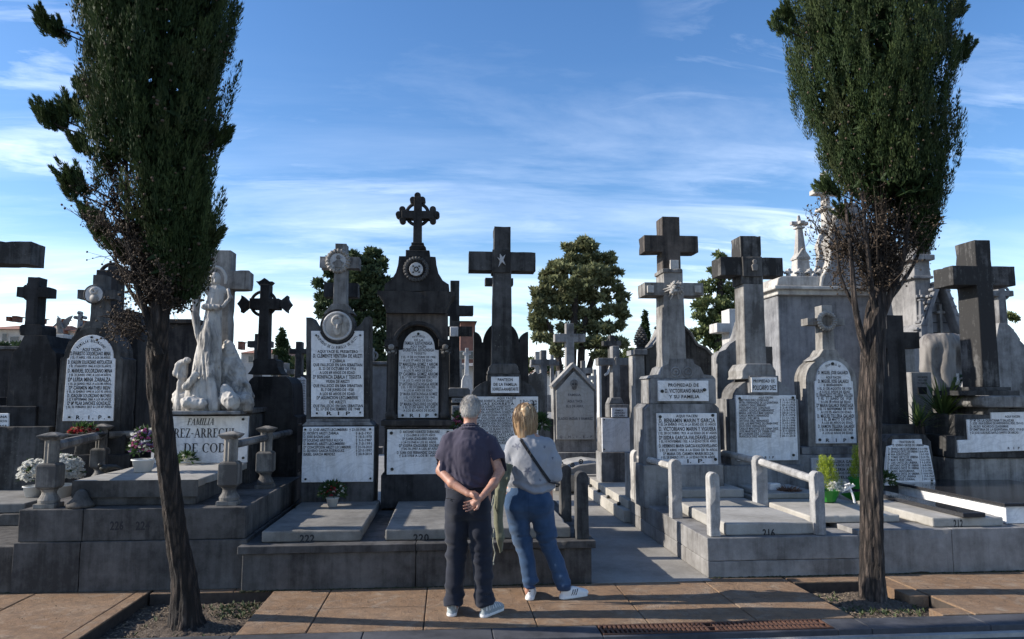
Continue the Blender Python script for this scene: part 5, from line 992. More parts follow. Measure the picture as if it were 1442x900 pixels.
M_hedge = leaf_mat('hedge_foliage', (0.07, 0.10, 0.04), (0.17, 0.19, 0.08))
def bark(name, a, b, pale):
    m, t, bs = newmat(name); n = NB(t)
    v = n.noise(9, 7, 0.7, sc=(3, 3, 0.45), dist=0.5, raw=True); w = n.noise(40, 5, 0.7, sc=(1.6, 1.6, 0.35), raw=True); p = n.noise(5, 5, .6, sc=(1, 1, .6), raw=True)
    c = n.mix(n.rng(v, .36, .62), b, a); c = n.mix(n.rng(w, .45, .7, 0, .6), c, b); c = n.mix(n.rng(p, .58, .68, 0, .6), c, pale); vg = n.vor(16, 'F1', (2.2, 2.2, .28)); c = n.mix(n.rng(vg, .30, .62, 0, .85), c, tuple(x * .35 for x in b))
    t.links.new(c, bs.inputs['Base Color']); bs.inputs['Roughness'].default_value = .92; n.bump(bs, n.m('SUBTRACT', n.m('ADD', v, n.m('MULTIPLY', w, .6)), n.m('MULTIPLY', vg, 1.1)), 1.0, .045); return m
M_bark = bark('cypress_bark', (0.095, 0.068, 0.052), (0.020, 0.015, 0.012), (0.20, 0.17, 0.15))
M_barkR = bark('pale_cypress_bark', (0.14, 0.105, 0.085), (0.032, 0.024, 0.020), (0.25, 0.23, 0.21))
M_cone = plain('cypress_cones', (0.105, 0.072, 0.045), .85, .6, 9, bump=.5)
M_twig = plain('dry_twigs', (0.055, 0.040, 0.030), .9, .5, 20)
def blades(name, base, dirs, length, width, tint, mat, parent, face=None):
    """thin pointed leaf sprays: one folded diamond each, with a 0-1 tint per spray"""
    n = len(base); r = rng
    up = dirs / np.linalg.norm(dirs, axis=1, keepdims=True)
    s = np.cross(up, r.standard_normal((n, 3)) if face is None else face + r.standard_normal((n, 3)) * .38); s /= np.linalg.norm(s, axis=1, keepdims=True) + 1e-9
    L_, W_ = length[:, None], width[:, None]
    V = np.stack([base, base + up * L_ * .45 + s * W_, base + up * L_, base + up * L_ * .45 - s * W_], 1).reshape(-1, 3)
    F = np.arange(4 * n).reshape(-1, 4); me = npmesh(name, V, F)
    at = me.attributes.new('tint', 'FLOAT', 'POINT'); at.data.foreach_set('value', np.repeat(tint, 4).astype(np.float32))
    return put(name, me, mat, parent)
def balls(name, Cn, Rd, mat, parent, **k):                       # many small knobbly solids in one mesh
    b = bmesh.new(); bmesh.ops.create_icosphere(b, subdivisions=1, radius=1); b.verts.ensure_lookup_table(); V0 = np.array([v.co[:] for v in b.verts]); F0 = np.array([[v.index for v in f.verts] for f in b.faces]); b.free()
    Cn, Rd = np.array(Cn), np.array(Rd); n = len(Cn); V = Cn[:, None, :] + V0[None] * Rd[:, None, None] * (1 + .12 * rng.standard_normal((n, len(V0), 1))); F = (F0[None] + (np.arange(n) * len(V0))[:, None, None]).reshape(-1, 3)
    return put(name, npmesh(name, V.reshape(-1, 3), F), mat, parent, **k)
def twigs_mesh(name, segs, mat, parent, **k):                    # segs: (p0, p1, r0, r1) three-sided slivers
    A, B, ra, rb = (np.array(v) for v in zip(*segs)); d = B - A; s_ = np.cross(d, [.3, .9, .2]); s_ /= np.linalg.norm(s_, axis=1, keepdims=True) + 1e-9; t_ = np.cross(d, s_); t_ /= np.linalg.norm(t_, axis=1, keepdims=True) + 1e-9; V = []
    for a in (0, 2.094, 4.189): V.append((A + (s_ * math.cos(a) + t_ * math.sin(a)) * ra[:, None], B + (s_ * math.cos(a) + t_ * math.sin(a)) * rb[:, None]))
    V = np.stack([V[0][0], V[0][1], V[1][0], V[1][1], V[2][0], V[2][1]], 1).reshape(-1, 3); o = (np.arange(len(A)) * 6)[:, None]
    F = np.concatenate([o + [0, 2, 3, 1], o + [2, 4, 5, 3], o + [4, 0, 1, 5]]); return put(name, npmesh(name, V, F), mat, parent, smooth=True, **k)
def smoothn(u, seed):                                             # cheap smooth 1-D/2-D noise from sines
    r = np.random.default_rng(seed); o = 0
    for k in range(7): a = r.standard_normal(u.shape[1]) * (1.2 + .9 * k); o = o + np.sin(u @ a + r.uniform(0, 6.3)) / (1 + .6 * k)
    return o / 2.2
def trunk_tube(name, pts, rad, mat, parent, n=22, amp=.10, seed=1, sub=6):
    """knotty trunk: dense rings with grooves and bumps"""
    P = np.array(pts, float); t = np.linspace(0, len(P) - 1, (len(P) - 1) * sub + 1)
    i = np.minimum(t.astype(int), len(P) - 2); f = (t - i)[:, None]; 
    def cr(A):
        A = np.array(A, float).reshape(len(P), -1); a0 = A[np.maximum(i - 1, 0)]; a1 = A[i]; a2 = A[i + 1]; a3 = A[np.minimum(i + 2, len(P) - 1)]
        return .5 * ((2 * a1) + (-a0 + a2) * f + (2 * a0 - 5 * a1 + 4 * a2 - a3) * f ** 2 + (-a0 + 3 * a1 - 3 * a2 + a3) * f ** 3)
    Q = cr(P); Rr = np.maximum(cr(rad)[:, 0], .002); V = []
    T = np.gradient(Q, axis=0); T /= np.linalg.norm(T, axis=1, keepdims=True); X = np.cross(T, [0.0, 1, 0]); X /= np.linalg.norm(X, axis=1, keepdims=True); Yv = np.cross(T, X)
    a = np.linspace(0, 2 * np.pi, n, endpoint=False)
    U = np.stack([np.tile(np.cos(a), len(Q)), np.tile(np.sin(a), len(Q)), np.repeat(Q[:, 2] * .5, n)], 1)
    k = 1 + amp * smoothn(U * 2.0, seed) + amp * .5 * smoothn(U * np.array([5, 5, 9]), seed + 1) + amp * .55 * np.abs(smoothn(U * np.array([9, 9, 3.5]), seed + 3)) + (amp * .3 * smoothn(U * np.array([4, 4, 34]), seed + 4) if n > 25 else 0)
    k = k.reshape(len(Q), n)
    V = Q[:, None, :] + (Rr[:, None] * k)[..., None] * (np.cos(a)[None, :, None] * X[:, None, :] + np.sin(a)[None, :, None] * Yv[:, None, :])
    idx = np.arange(len(Q) * n).reshape(len(Q), n); A, B = idx[:-1], idx[1:]
    F = np.stack([A, np.roll(A, -1, 1), np.roll(B, -1, 1), B], -1).reshape(-1, 4)
    return put(name, npmesh(name, V.reshape(-1, 3), F), mat, parent, smooth=True)
def cypress(label, base, trunk, limbs, rows, Y, extra, holes, seed, topz, cones, twigs, bm_):
    """rows: (y px, left px, right px) of the crown's outline at distance Y; extra: side sprays (px, py, r px)"""
    r = np.random.default_rng(seed)
    t = empty('cypress_tree', base, label, 'tree')
    trunk_tube('trunk', *trunk, bm_, t, 48, .12, seed, 22)
    for p, q in limbs: trunk_tube('limb', p, q, bm_, t, 10, .12, seed + 2, 4)
    zs = np.array([atY((a + b) / 2, y, Y)[1] for y, a, b in rows]); xl = np.array([atY(a, y, Y)[0] for y, a, b in rows]); xr = np.array([atY(b, y, Y)[0] for y, a, b in rows])
    o = np.argsort(zs); zs, xl, xr = zs[o], xl[o], xr[o]; ztop = zs[-1]; wtop = (xr[-1] - xl[-1]) / 2; ctop = (xr[-1] + xl[-1]) / 2
    def env(z):
        w = (np.interp(z, zs, xr) - np.interp(z, zs, xl)) / 2; c = (np.interp(z, zs, xr) + np.interp(z, zs, xl)) / 2
        q = np.clip((z - ztop) / (topz - ztop), 0, 1); return c, w * np.sqrt(np.maximum(1 - q ** 1.6, 0.001))
    # flame-shaped plumes
    n = 2300; z = r.uniform(zs[0] - .02, topz - .1, n); c, w = env(z); th = r.uniform(0, 2 * np.pi, n); dep = 1 - np.abs(r.normal(0, .16, n)); dep = np.clip(dep, .25, 1.03)
    lob = 1 + .12 * smoothn(np.stack([np.cos(th) * 2, np.sin(th) * 2, z * 3.2], 1) * 1.8, seed + 6) + .10 * smoothn(np.stack([np.cos(th), np.sin(th), z * .9], 1) * 1.6, seed + 5)
    px_ = c + (w * .93 - .055) * dep * lob * np.cos(th); py_ = Y + (w * .93 - .055) * dep * lob * np.sin(th)
    pl_len = r.uniform(.20, .46, n); pl_r = r.uniform(.030, .072, n); pl_t = r.normal(0, .20, n); pl_l = r.uniform(.05, .34, n); lean = .20
    keep = np.ones(n, bool)
    for hx, hy, hr in holes:
        X, Z = atY(hx, hy, Y); keep &= ~(((px_ - X) ** 2 + (z - Z) ** 2 < (hr * Y / FPX) ** 2) & (r.random(n) < .9) )
    px_, py_, z, th, pl_len, pl_r, dep, pl_t, pl_l = (v[keep] for v in (px_, py_, z, th, pl_len, pl_r, dep, pl_t, pl_l))
    ex = []; brs = []
    for ax, ay, ar in extra:
        X, Z = atY(ax, ay, Y); k = Y / FPX; cE, wE = env(np.array([Z - .15])); cE, wE = float(cE[0]), float(wE[0]); sg = -1 if X < cE else 1
        brs.append(((cE + sg * wE * .5, Y, Z - .22), (X - sg * .1, Y - .02, Z - .08), (X + sg * ar * .4 * k, Y - .03, Z)))
        for _ in range(int(5 + ar * 1.3)):
            f_ = r.uniform(-1.6, 1); ex.append((X + sg * f_ * ar * k * .8 + r.normal(0, ar * .22 * k), Y + r.normal(0, ar * .35 * k), Z - .07 + f_ * .04 + r.normal(0, ar * .33 * k), (np.pi if sg < 0 else 0) + r.normal(0, .9), r.uniform(.07, .17), r.uniform(.012, .030), 1.0, 0.05, r.uniform(.2, 1.1)))
    if ex: E_ = np.array(ex).T; px_, py_, z, th, pl_len, pl_r, dep, pl_t, pl_l = (np.concatenate([a, b]) for a, b in zip((px_, py_, z, th, pl_len, pl_r, dep, pl_t, pl_l), E_))
    m = len(z); per = 190; ax = np.stack([np.cos(th) * pl_l, np.sin(th) * pl_l, np.ones(m)], 1); ax /= np.linalg.norm(ax, axis=1, keepdims=True)
    i = np.repeat(np.arange(m), per); u = r.random(m * per) ** .9; prof = np.minimum(1, (u + .08) / .3) ** .6 * np.maximum(1 - u, 0) ** .7 * 1.25
    s1 = np.cross(ax, [0, 1, .01]); s1 /= np.linalg.norm(s1, axis=1, keepdims=True); s2 = np.cross(ax, s1); ph = r.uniform(0, 2 * np.pi, m * per)
    rad = pl_r[i] * prof * r.uniform(.55, 1.12, m * per); side = s1[i] * np.cos(ph)[:, None] + s2[i] * np.sin(ph)[:, None]
    B = np.stack([px_, py_, z], 1)[i] + ax[i] * (u * pl_len[i])[:, None] + side * rad[:, None]
    D = ax[i] * 1.0 + side * r.uniform(.05, .42, m * per)[:, None] + r.standard_normal((m * per, 3)) * .12
    zr = (B[:, 2] > ztop + .5); L_ = r.uniform(.022, .050, m * per) * np.where(zr, 1.5, 1); W_ = r.uniform(.0023, .0046, m * per) * np.where(zr, 2, 1)
    sel = ~zr | (r.random(m * per) < .5)
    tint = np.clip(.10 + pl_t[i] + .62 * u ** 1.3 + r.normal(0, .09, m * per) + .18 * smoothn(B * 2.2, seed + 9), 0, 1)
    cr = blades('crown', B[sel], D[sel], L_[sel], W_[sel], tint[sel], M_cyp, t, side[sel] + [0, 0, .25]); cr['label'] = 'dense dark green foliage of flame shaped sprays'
    # a thick leafy core so the crown is not see-through
    nc = 24000; z = r.uniform(zs[0] + .25, topz - .4, nc); c, w = env(z); th = r.uniform(0, 6.3, nc); q = np.sqrt(r.random(nc)) * .70; X = c + w * q * np.cos(th); Yc = Y + w * q * np.sin(th)
    k2 = np.ones(nc, bool)
    for hx, hy, hr in holes: hX, hZ = atY(hx, hy, Y); k2 &= ~((X - hX) ** 2 + (z - hZ) ** 2 < (hr * 1.15 * Y / FPX) ** 2)
    X, Yc, z = X[k2], Yc[k2], z[k2]; nn = len(z)
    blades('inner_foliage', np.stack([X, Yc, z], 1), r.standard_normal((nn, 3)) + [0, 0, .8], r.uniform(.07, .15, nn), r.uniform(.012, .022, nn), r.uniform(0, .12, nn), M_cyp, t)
    # dry lower twigs with old cones
    sg_, cC, cR = [], [], []
    def seg(ps, rs):
        for a_, b_, q0, q1 in zip(ps, ps[1:], rs, rs[1:]): sg_.append((np.array(a_, float), np.array(b_, float), q0, q1))
    for a_, b_, c_2 in brs: seg([a_, b_, c_2], [.010, .007, .003])
    for (x0, y0, x1, y1) in twigs * 2:
        a = np.array(atY(x0, y0, Y)); b_ = np.array(atY(x1, y1, Y)); dy = r.normal(0, .16); j0 = r.normal(0, .03, 3); p0 = np.array((a[0], Y + dy * .2, a[1])); p1 = np.array((b_[0], Y + dy, b_[1])) + j0; mid = (p0 + p1) / 2 + r.normal(0, .035, 3)
        seg([p0, mid, p1], [.0075, .005, .002])
        for _ in range(10):
            f = r.uniform(.15, 1); q = p0 + (mid - p0) * f * 2 if f < .5 else mid + (p1 - mid) * (f * 2 - 1); e = q + r.normal(0, .05, 3) + np.array((0, 0, .03)); m_ = (q + e) / 2 + r.normal(0, .012, 3); seg([q, m_, e], [.003, .002, .001])
            for _ in range(r.integers(1, 4)): w_ = e + r.normal(0, .03, 3); seg([m_, w_], [.0015, .001]); cC.append(w_); cR.append(r.uniform(.005, .011))
    if len(twigs): twigs_mesh('dry_twig', sg_, M_twig, t, kind='stuff')
    for _ in range(cones):
        zz = r.uniform(zs[0], ztop); c, w = env(zz); tt = r.uniform(-np.pi, .1) if r.random() < .8 else r.uniform(0, 6.3); cC.append((c + w * .90 * math.cos(tt), Y + w * .90 * math.sin(tt), zz)); cR.append(r.uniform(.008, .013))
    balls('cone', cC, cR, M_cone, t, kind='stuff')
    return t
def P3(px, py, Y, dy=0.0): a = atY(px, py, Y + dy); return (a[0], Y + dy, a[1])
YL, YR, YC = 6.23, 6.46, 5.68
rt = random.Random(21)
def fan(n, cx, cy, pts, j):
    return [(cx + rt.uniform(-j, j), cy + rt.uniform(-12, 12), x + rt.uniform(-14, 14), y + rt.uniform(-14, 14)) for x, y in pts for _ in range(n)]
twL = fan(3, 228, 430, [(160, 330), (170, 300), (175, 360), (190, 260), (200, 390), (205, 330), (185, 400), (262, 390), (250, 400), (212, 420)], 8)
twL += fan(3, 225, 420, [(180, 250), (200, 240), (170, 280), (190, 320), (210, 360), (240, 400), (262, 410), (205, 300), (180, 350), (250, 430)], 16)
twL += fan(2, 200, 470, [(160, 480), (165, 440), (150, 455)], 8)
twL += fan(2, 205, 330, [(150, 240), (170, 225), (190, 230), (150, 290), (140, 330)], 10)
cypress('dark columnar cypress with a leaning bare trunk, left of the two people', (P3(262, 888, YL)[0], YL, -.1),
        ([P3(264, 892, YL), P3(262, 870, YL), P3(260, 820, 6.20), P3(250, 760, 6.13), P3(240, 690, 6.03), P3(230, 610, 5.92), P3(222, 530, 5.81), P3(224, 450, YC), P3(228, 370, YC), P3(228, 250, YC), P3(224, 100, YC), P3(222, -60, YC), (-2.3, YC, 8)],
         [.165, .120, .090, .076, .070, .068, .072, .066, .045, .038, .032, .028, .015]),
        [([P3(224, 500, YC), P3(205, 440, YC, -.05), P3(188, 380, YC, -.1), P3(180, 300, YC, -.1), P3(178, 200, YC)], [0.031, 0.025, 0.020, 0.015, 0.007]), ([P3(222, 470, YC), P3(246, 400, YC, .05), P3(262, 330, YC, .1), P3(268, 240, YC, .1)], [0.037, 0.028, 0.022, 0.012]),
         ([P3(226, 440, YC), P3(214, 370, YC, -.1), P3(205, 300, YC, -.15), P3(200, 220, YC, -.15)], [0.028, 0.019, 0.015, 0.009]), ([P3(224, 455, YC), P3(240, 390, YC, -.1), P3(236, 320, YC, -.12), P3(242, 240, YC, -.1)], [0.025, 0.019, 0.014, 0.009]),
         ([P3(205, 440, YC, .05), P3(175, 395, YC, .1), P3(152, 330, YC, .1)], [0.019, 0.011, 0.005])],
        [(-5, 82, 342), (40, 92, 338), (70, 108, 332), (110, 108, 324), (160, 112, 322), (200, 120, 316), (240, 122, 304), (270, 132, 298), (300, 150, 302), (340, 176, 306), (372, 200, 304), (405, 226, 298), (432, 240, 284)], YC,
        [(80, 36, 13), (66, 24, 7), (84, 160, 14), (66, 164, 9), (104, 150, 10), (110, 250, 14), (100, 262, 8), (132, 300, 12), (146, 326, 10), (314, 190, 7), (300, 330, 8), (118, 120, 10), (190, 330, 11), (122, 205, 8), (215, 372, 9), (250, 400, 9), (175, 352, 8)],
        [(182, 262, 26), (178, 300, 30), (172, 335, 20), (200, 350, 20), (222, 330, 10), (190, 232, 9), (212, 395, 12)], 101, 9.2, 130, twL, M_bark)
twR = fan(3, 1236, 400, [(1180, 300), (1200, 270), (1215, 320), (1190, 350), (1262, 300), (1280, 320), (1290, 300), (1265, 360), (1245, 300), (1215, 400), (1200, 390), (1262, 390)], 12)
twR += fan(3, 1240, 380, [(1200, 250), (1220, 260), (1240, 250), (1260, 260), (1290, 280), (1310, 330), (1180, 330), (1230, 300), (1216, 280), (1270, 330)], 24)
twR += fan(2, 1200, 350, [(1150, 290), (1160, 320), (1165, 360), (1175, 400)], 10) + [(1190, 360, 1152, 330), (1152, 330, 1140, 300)]
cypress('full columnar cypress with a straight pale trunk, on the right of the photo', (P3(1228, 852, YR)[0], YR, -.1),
        ([P3(1229, 856, YR), P3(1229, 840, YR), P3(1228, 800, YR), P3(1228, 700, YR), P3(1226, 600, YR), P3(1228, 520, YR), P3(1232, 450, YR), P3(1238, 400, YR), P3(1240, 300, YR), P3(1238, 150, YR), P3(1236, 0, YR), (P3(1236, 0, YR)[0], YR, 8)],
         [.15, .115, .098, .094, .092, .096, .090, .060, .048, .04, .03, .015]),
        [([P3(1226, 520, YR), P3(1212, 470, YR, -.05), P3(1204, 430, YR, -.1), P3(1198, 360, YR, -.1), P3(1190, 280, YR, -.1)], [0.037, 0.031, 0.025, 0.019, 0.012]), ([P3(1232, 470, YR), P3(1252, 420, YR, -.05), P3(1272, 360, YR, -.1), P3(1280, 290, YR, -.1), P3(1284, 200, YR)], [0.037, 0.031, 0.025, 0.019, 0.012]),
         ([P3(1234, 460, YR), P3(1226, 400, YR, -.1), P3(1220, 340, YR, -.15), P3(1214, 270, YR, -.12)], [0.031, 0.025, 0.019, 0.012]), ([P3(1240, 430, YR), P3(1262, 410, YR, .1), P3(1292, 360, YR, .1), P3(1306, 300, YR, .1)], [0.025, 0.019, 0.014, 0.007]),
         ([P3(1236, 440, YR), P3(1248, 380, YR, .1), P3(1252, 320, YR, .1), P3(1254, 250, YR)], [0.031, 0.025, 0.019, 0.012]), ([P3(1208, 440, YR), P3(1184, 390, YR, -.05), P3(1176, 320, YR, -.05)], [0.019, 0.012, 0.007])],
        [(-5, 1108, 1338), (40, 1112, 1336), (90, 1116, 1334), (130, 1122, 1334), (170, 1134, 1334), (210, 1150, 1332), (245, 1164, 1330), (270, 1180, 1328), (290, 1200, 1326), (312, 1256, 1324), (335, 1276, 1322), (358, 1288, 1314)], YR,
        [(1100, 36, 8), (1108, 20, 12), (1356, 62, 14), (1350, 80, 9), (1346, 14, 12), (1168, 262, 12), (1188, 296, 9)],
        [(1226, 290, 18), (1250, 300, 18), (1204, 300, 12), (1276, 300, 10), (1236, 262, 8)], 202, 9.6, 150, twR, M_barkR)

def cloud_tree(name, label, cx, py0, Y, blobs, mat, trunks, n=26000, leaf=.22, seed=1, cat='tree', group=None, dens=1.0):
    """broad tree: blobs (px, py, rx px, ry px) in depth order, leaves spread through them"""
    r = np.random.default_rng(seed); X0, _ = atY(cx, py0, Y); t = empty(name, (X0, Y, 0), label, cat, group); k = Y / FPX
    A = np.array([b[2] * b[3] for b in blobs], float); cnt = np.maximum((n * A / A.sum()).astype(int), 30); Bs, Ds, Ts, Ns = [], [], [], []
    for (bx, by, rx, ry), c in zip(blobs, cnt):
        X, Z = atY(bx, by, Y); dy = r.normal(0, rx * k * .35)
        nk = max(5, int(c / 60)); th = r.normal(size=(nk, 3)); th /= np.linalg.norm(th, axis=1, keepdims=True); q = r.random(nk) ** .35
        C0 = np.array([X, Y + dy, Z]) + th * q[:, None] * np.array([rx * k * .95, rx * k * .8, ry * k * .85]); i = r.integers(0, nk, c); cr_ = r.uniform(.10, .26, nk) * min(rx, ry) * k * 1.15 + leaf * .2
        d = r.normal(size=(c, 3)); d /= np.linalg.norm(d, axis=1, keepdims=True); P = C0[i] + d * (r.random(c) ** .5 * cr_[i])[:, None] * np.array([1.25, 1.25, .7])
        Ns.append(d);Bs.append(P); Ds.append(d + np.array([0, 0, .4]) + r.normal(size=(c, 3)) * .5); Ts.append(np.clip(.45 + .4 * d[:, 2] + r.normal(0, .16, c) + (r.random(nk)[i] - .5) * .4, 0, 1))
    B, D, T = (np.concatenate(v) for v in (Bs, Ds, Ts)); N_ = len(B)
    blades('crown', B, D, r.uniform(.6, 1.3, N_) * leaf, r.uniform(.16, .34, N_) * leaf, T, mat, t, np.concatenate(Ns) + [0, 0, .3])
    for pts, rad in trunks: trunk_tube('trunk', [P3(x, y, Y) if y < 560 else (atY(x, 540, Y)[0], Y, -.1) for x, y in pts], rad, M_bark, t, 10, .08, seed, 3)
    return t
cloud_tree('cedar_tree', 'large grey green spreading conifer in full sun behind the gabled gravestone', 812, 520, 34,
    [(826, 345, 12, 12), (803, 350, 9, 9), (810, 366, 16, 9), (832, 366, 18, 10), (786, 374, 12, 8), (856, 366, 11, 8), (772, 388, 10, 6), (866, 384, 9, 5), (762, 420, 10, 8), (758, 446, 10, 8), (874, 420, 8, 8), (876, 444, 8, 8), (794, 380, 18, 8), (828, 386, 30, 10), (846, 378, 10, 6), (780, 396, 18, 7), (812, 404, 26, 9), (856, 396, 20, 6), (766, 412, 18, 7), (796, 420, 26, 9), (840, 416, 30, 10), (870, 408, 9, 5), (760, 432, 14, 8), (792, 440, 24, 9), (830, 440, 26, 10), (864, 436, 16, 8), (766, 456, 18, 8), (808, 462, 24, 9), (850, 460, 26, 9), (876, 458, 6, 6), (764, 478, 14, 7), (796, 484, 20, 7), (844, 482, 30, 9), (872, 484, 10, 7), (784, 498, 10, 5), (850, 500, 22, 5)],
    M_conif, [([(803, 600), (804, 520), (808, 450), (812, 380)], [.3, .24, .18, .08]), ([(816, 600), (818, 520), (822, 460), (838, 420)], [.22, .18, .14, .06]), ([(790, 600), (788, 520), (780, 480), (770, 450)], [.2, .16, .12, .05]), ([(826, 600), (828, 525), (846, 480)], [.2, .15, .06])], 30000, .25, 5)
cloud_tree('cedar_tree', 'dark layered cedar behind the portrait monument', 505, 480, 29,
    [(516, 356, 20, 8), (498, 368, 26, 9), (532, 370, 24, 10), (484, 384, 26, 9), (520, 386, 34, 12), (470, 402, 28, 10), (510, 404, 36, 13), (540, 396, 18, 12), (464, 420, 22, 12), (500, 428, 36, 14), (536, 420, 22, 16), (466, 440, 20, 10), (504, 452, 34, 14), (536, 448, 20, 16), (500, 480, 34, 16), (536, 480, 20, 16), (456, 384, 14, 5), (452, 432, 10, 6), (474, 366, 12, 4), (530, 510, 22, 20), (500, 510, 30, 14)],
    M_darkcon, [([(508, 600), (506, 480), (512, 420), (516, 370)], [.3, .2, .14, .06])], 24000, .2, 6)
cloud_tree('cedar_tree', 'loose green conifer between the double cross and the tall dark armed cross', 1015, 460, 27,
    [(1014, 362, 8, 10), (1012, 382, 13, 10), (1022, 388, 14, 12), (1004, 404, 18, 11), (1030, 408, 16, 14), (992, 424, 18, 11), (1016, 428, 22, 14), (1040, 424, 14, 14), (988, 446, 18, 12), (1012, 454, 26, 14), (1038, 450, 14, 16), (986, 470, 16, 12), (1012, 478, 26, 14), (980, 432, 8, 5), (1008, 505, 30, 16)],
    M_hedge, [([(1014, 600), (1014, 480), (1014, 420), (1014, 370)], [.3, .24, .15, .06])], 11000, .17, 7)
def spire(label, cx, top, bot, hw, Y, seed, mat=None):
    rows = [(cx, top + (bot - top) * q, hw * (q ** .75) + .8, (bot - top) / 12) for q in np.linspace(.02, 1, 15)]
    cloud_tree('slender_cypress', label, cx, bot, Y, rows, mat or M_deep, [([(cx, 600), (cx, bot), (cx, top + 10)], [.15, .12, .03])], 9000, .11, seed)
spire('small dark pointed cypress seen between the ornate black cross and the portrait monument', 397, 466, 520, 12, 26, 11)
spire('thin dark cypress top beside the pine cone finial', 908, 441, 500, 9, 30, 12)
spire('thin dark cypress top touching the left side of the double cross', 931, 424, 500, 9, 30, 13)
cloud_tree('leafy_bush', 'sunlit yellowish bush low between the gabled gravestone crosses', 745, 520, 45, [(750, 512, 20, 10), (735, 520, 14, 8), (782, 520, 14, 8), (892, 498, 12, 8), (880, 506, 12, 8)], M_hedge, [], 7000, .2, 14, 'bush')
cloud_tree('leafy_bush', 'low dark bushes behind the small cross at the left of the portrait monument', 425, 500, 32, [(430, 512, 18, 12), (412, 520, 14, 10), (440, 500, 10, 10), (388, 520, 10, 8)], M_darkcon, [], 6000, .16, 15, 'bush')
cloud_tree('leafy_bush', 'dark bushes under the far red roofs at the left', 40, 500, 40, [(30, 500, 40, 14), (90, 498, 30, 12), (140, 500, 40, 16), (190, 505, 40, 18)], M_deep, [], 9000, .25, 16, 'bush')
cloud_tree('leafy_bush', 'small tuft of green leaves at the rock mound on the right edge', 1424, 445, 16, [(1424, 444, 5, 4), (1428, 448, 5, 4)], M_hedge, [], 400, .10, 17, 'plant')
# ------------------------------------------------------------------ solids blended on a grid (bodies, clothes, statues)
def hashn(ix, iy, iz, seed):
    h = (ix.astype(np.int64) * 374761393 + iy.astype(np.int64) * 668265263 + iz.astype(np.int64) * 2147483647 + seed * 974711) & 0xffffffff
    h = ((h ^ (h >> 13)) * 1274126177) & 0xffffffff; return ((h ^ (h >> 16)) & 0xffff).astype(np.float32) / 65535.0
def vnoise(P, sc, seed=0):
    Q = P * np.asarray(sc, np.float32); I = np.floor(Q).astype(np.int64); f = (Q - I).astype(np.float32); f = f * f * (3 - 2 * f); o = 0
    for dx in (0, 1):
        for dy in (0, 1):
            for dz in (0, 1):
                o = o + hashn(I[..., 0] + dx, I[..., 1] + dy, I[..., 2] + dz, seed) * (f[..., 0] if dx else 1 - f[..., 0]) * (f[..., 1] if dy else 1 - f[..., 1]) * (f[..., 2] if dz else 1 - f[..., 2])
    return o * 2 - 1
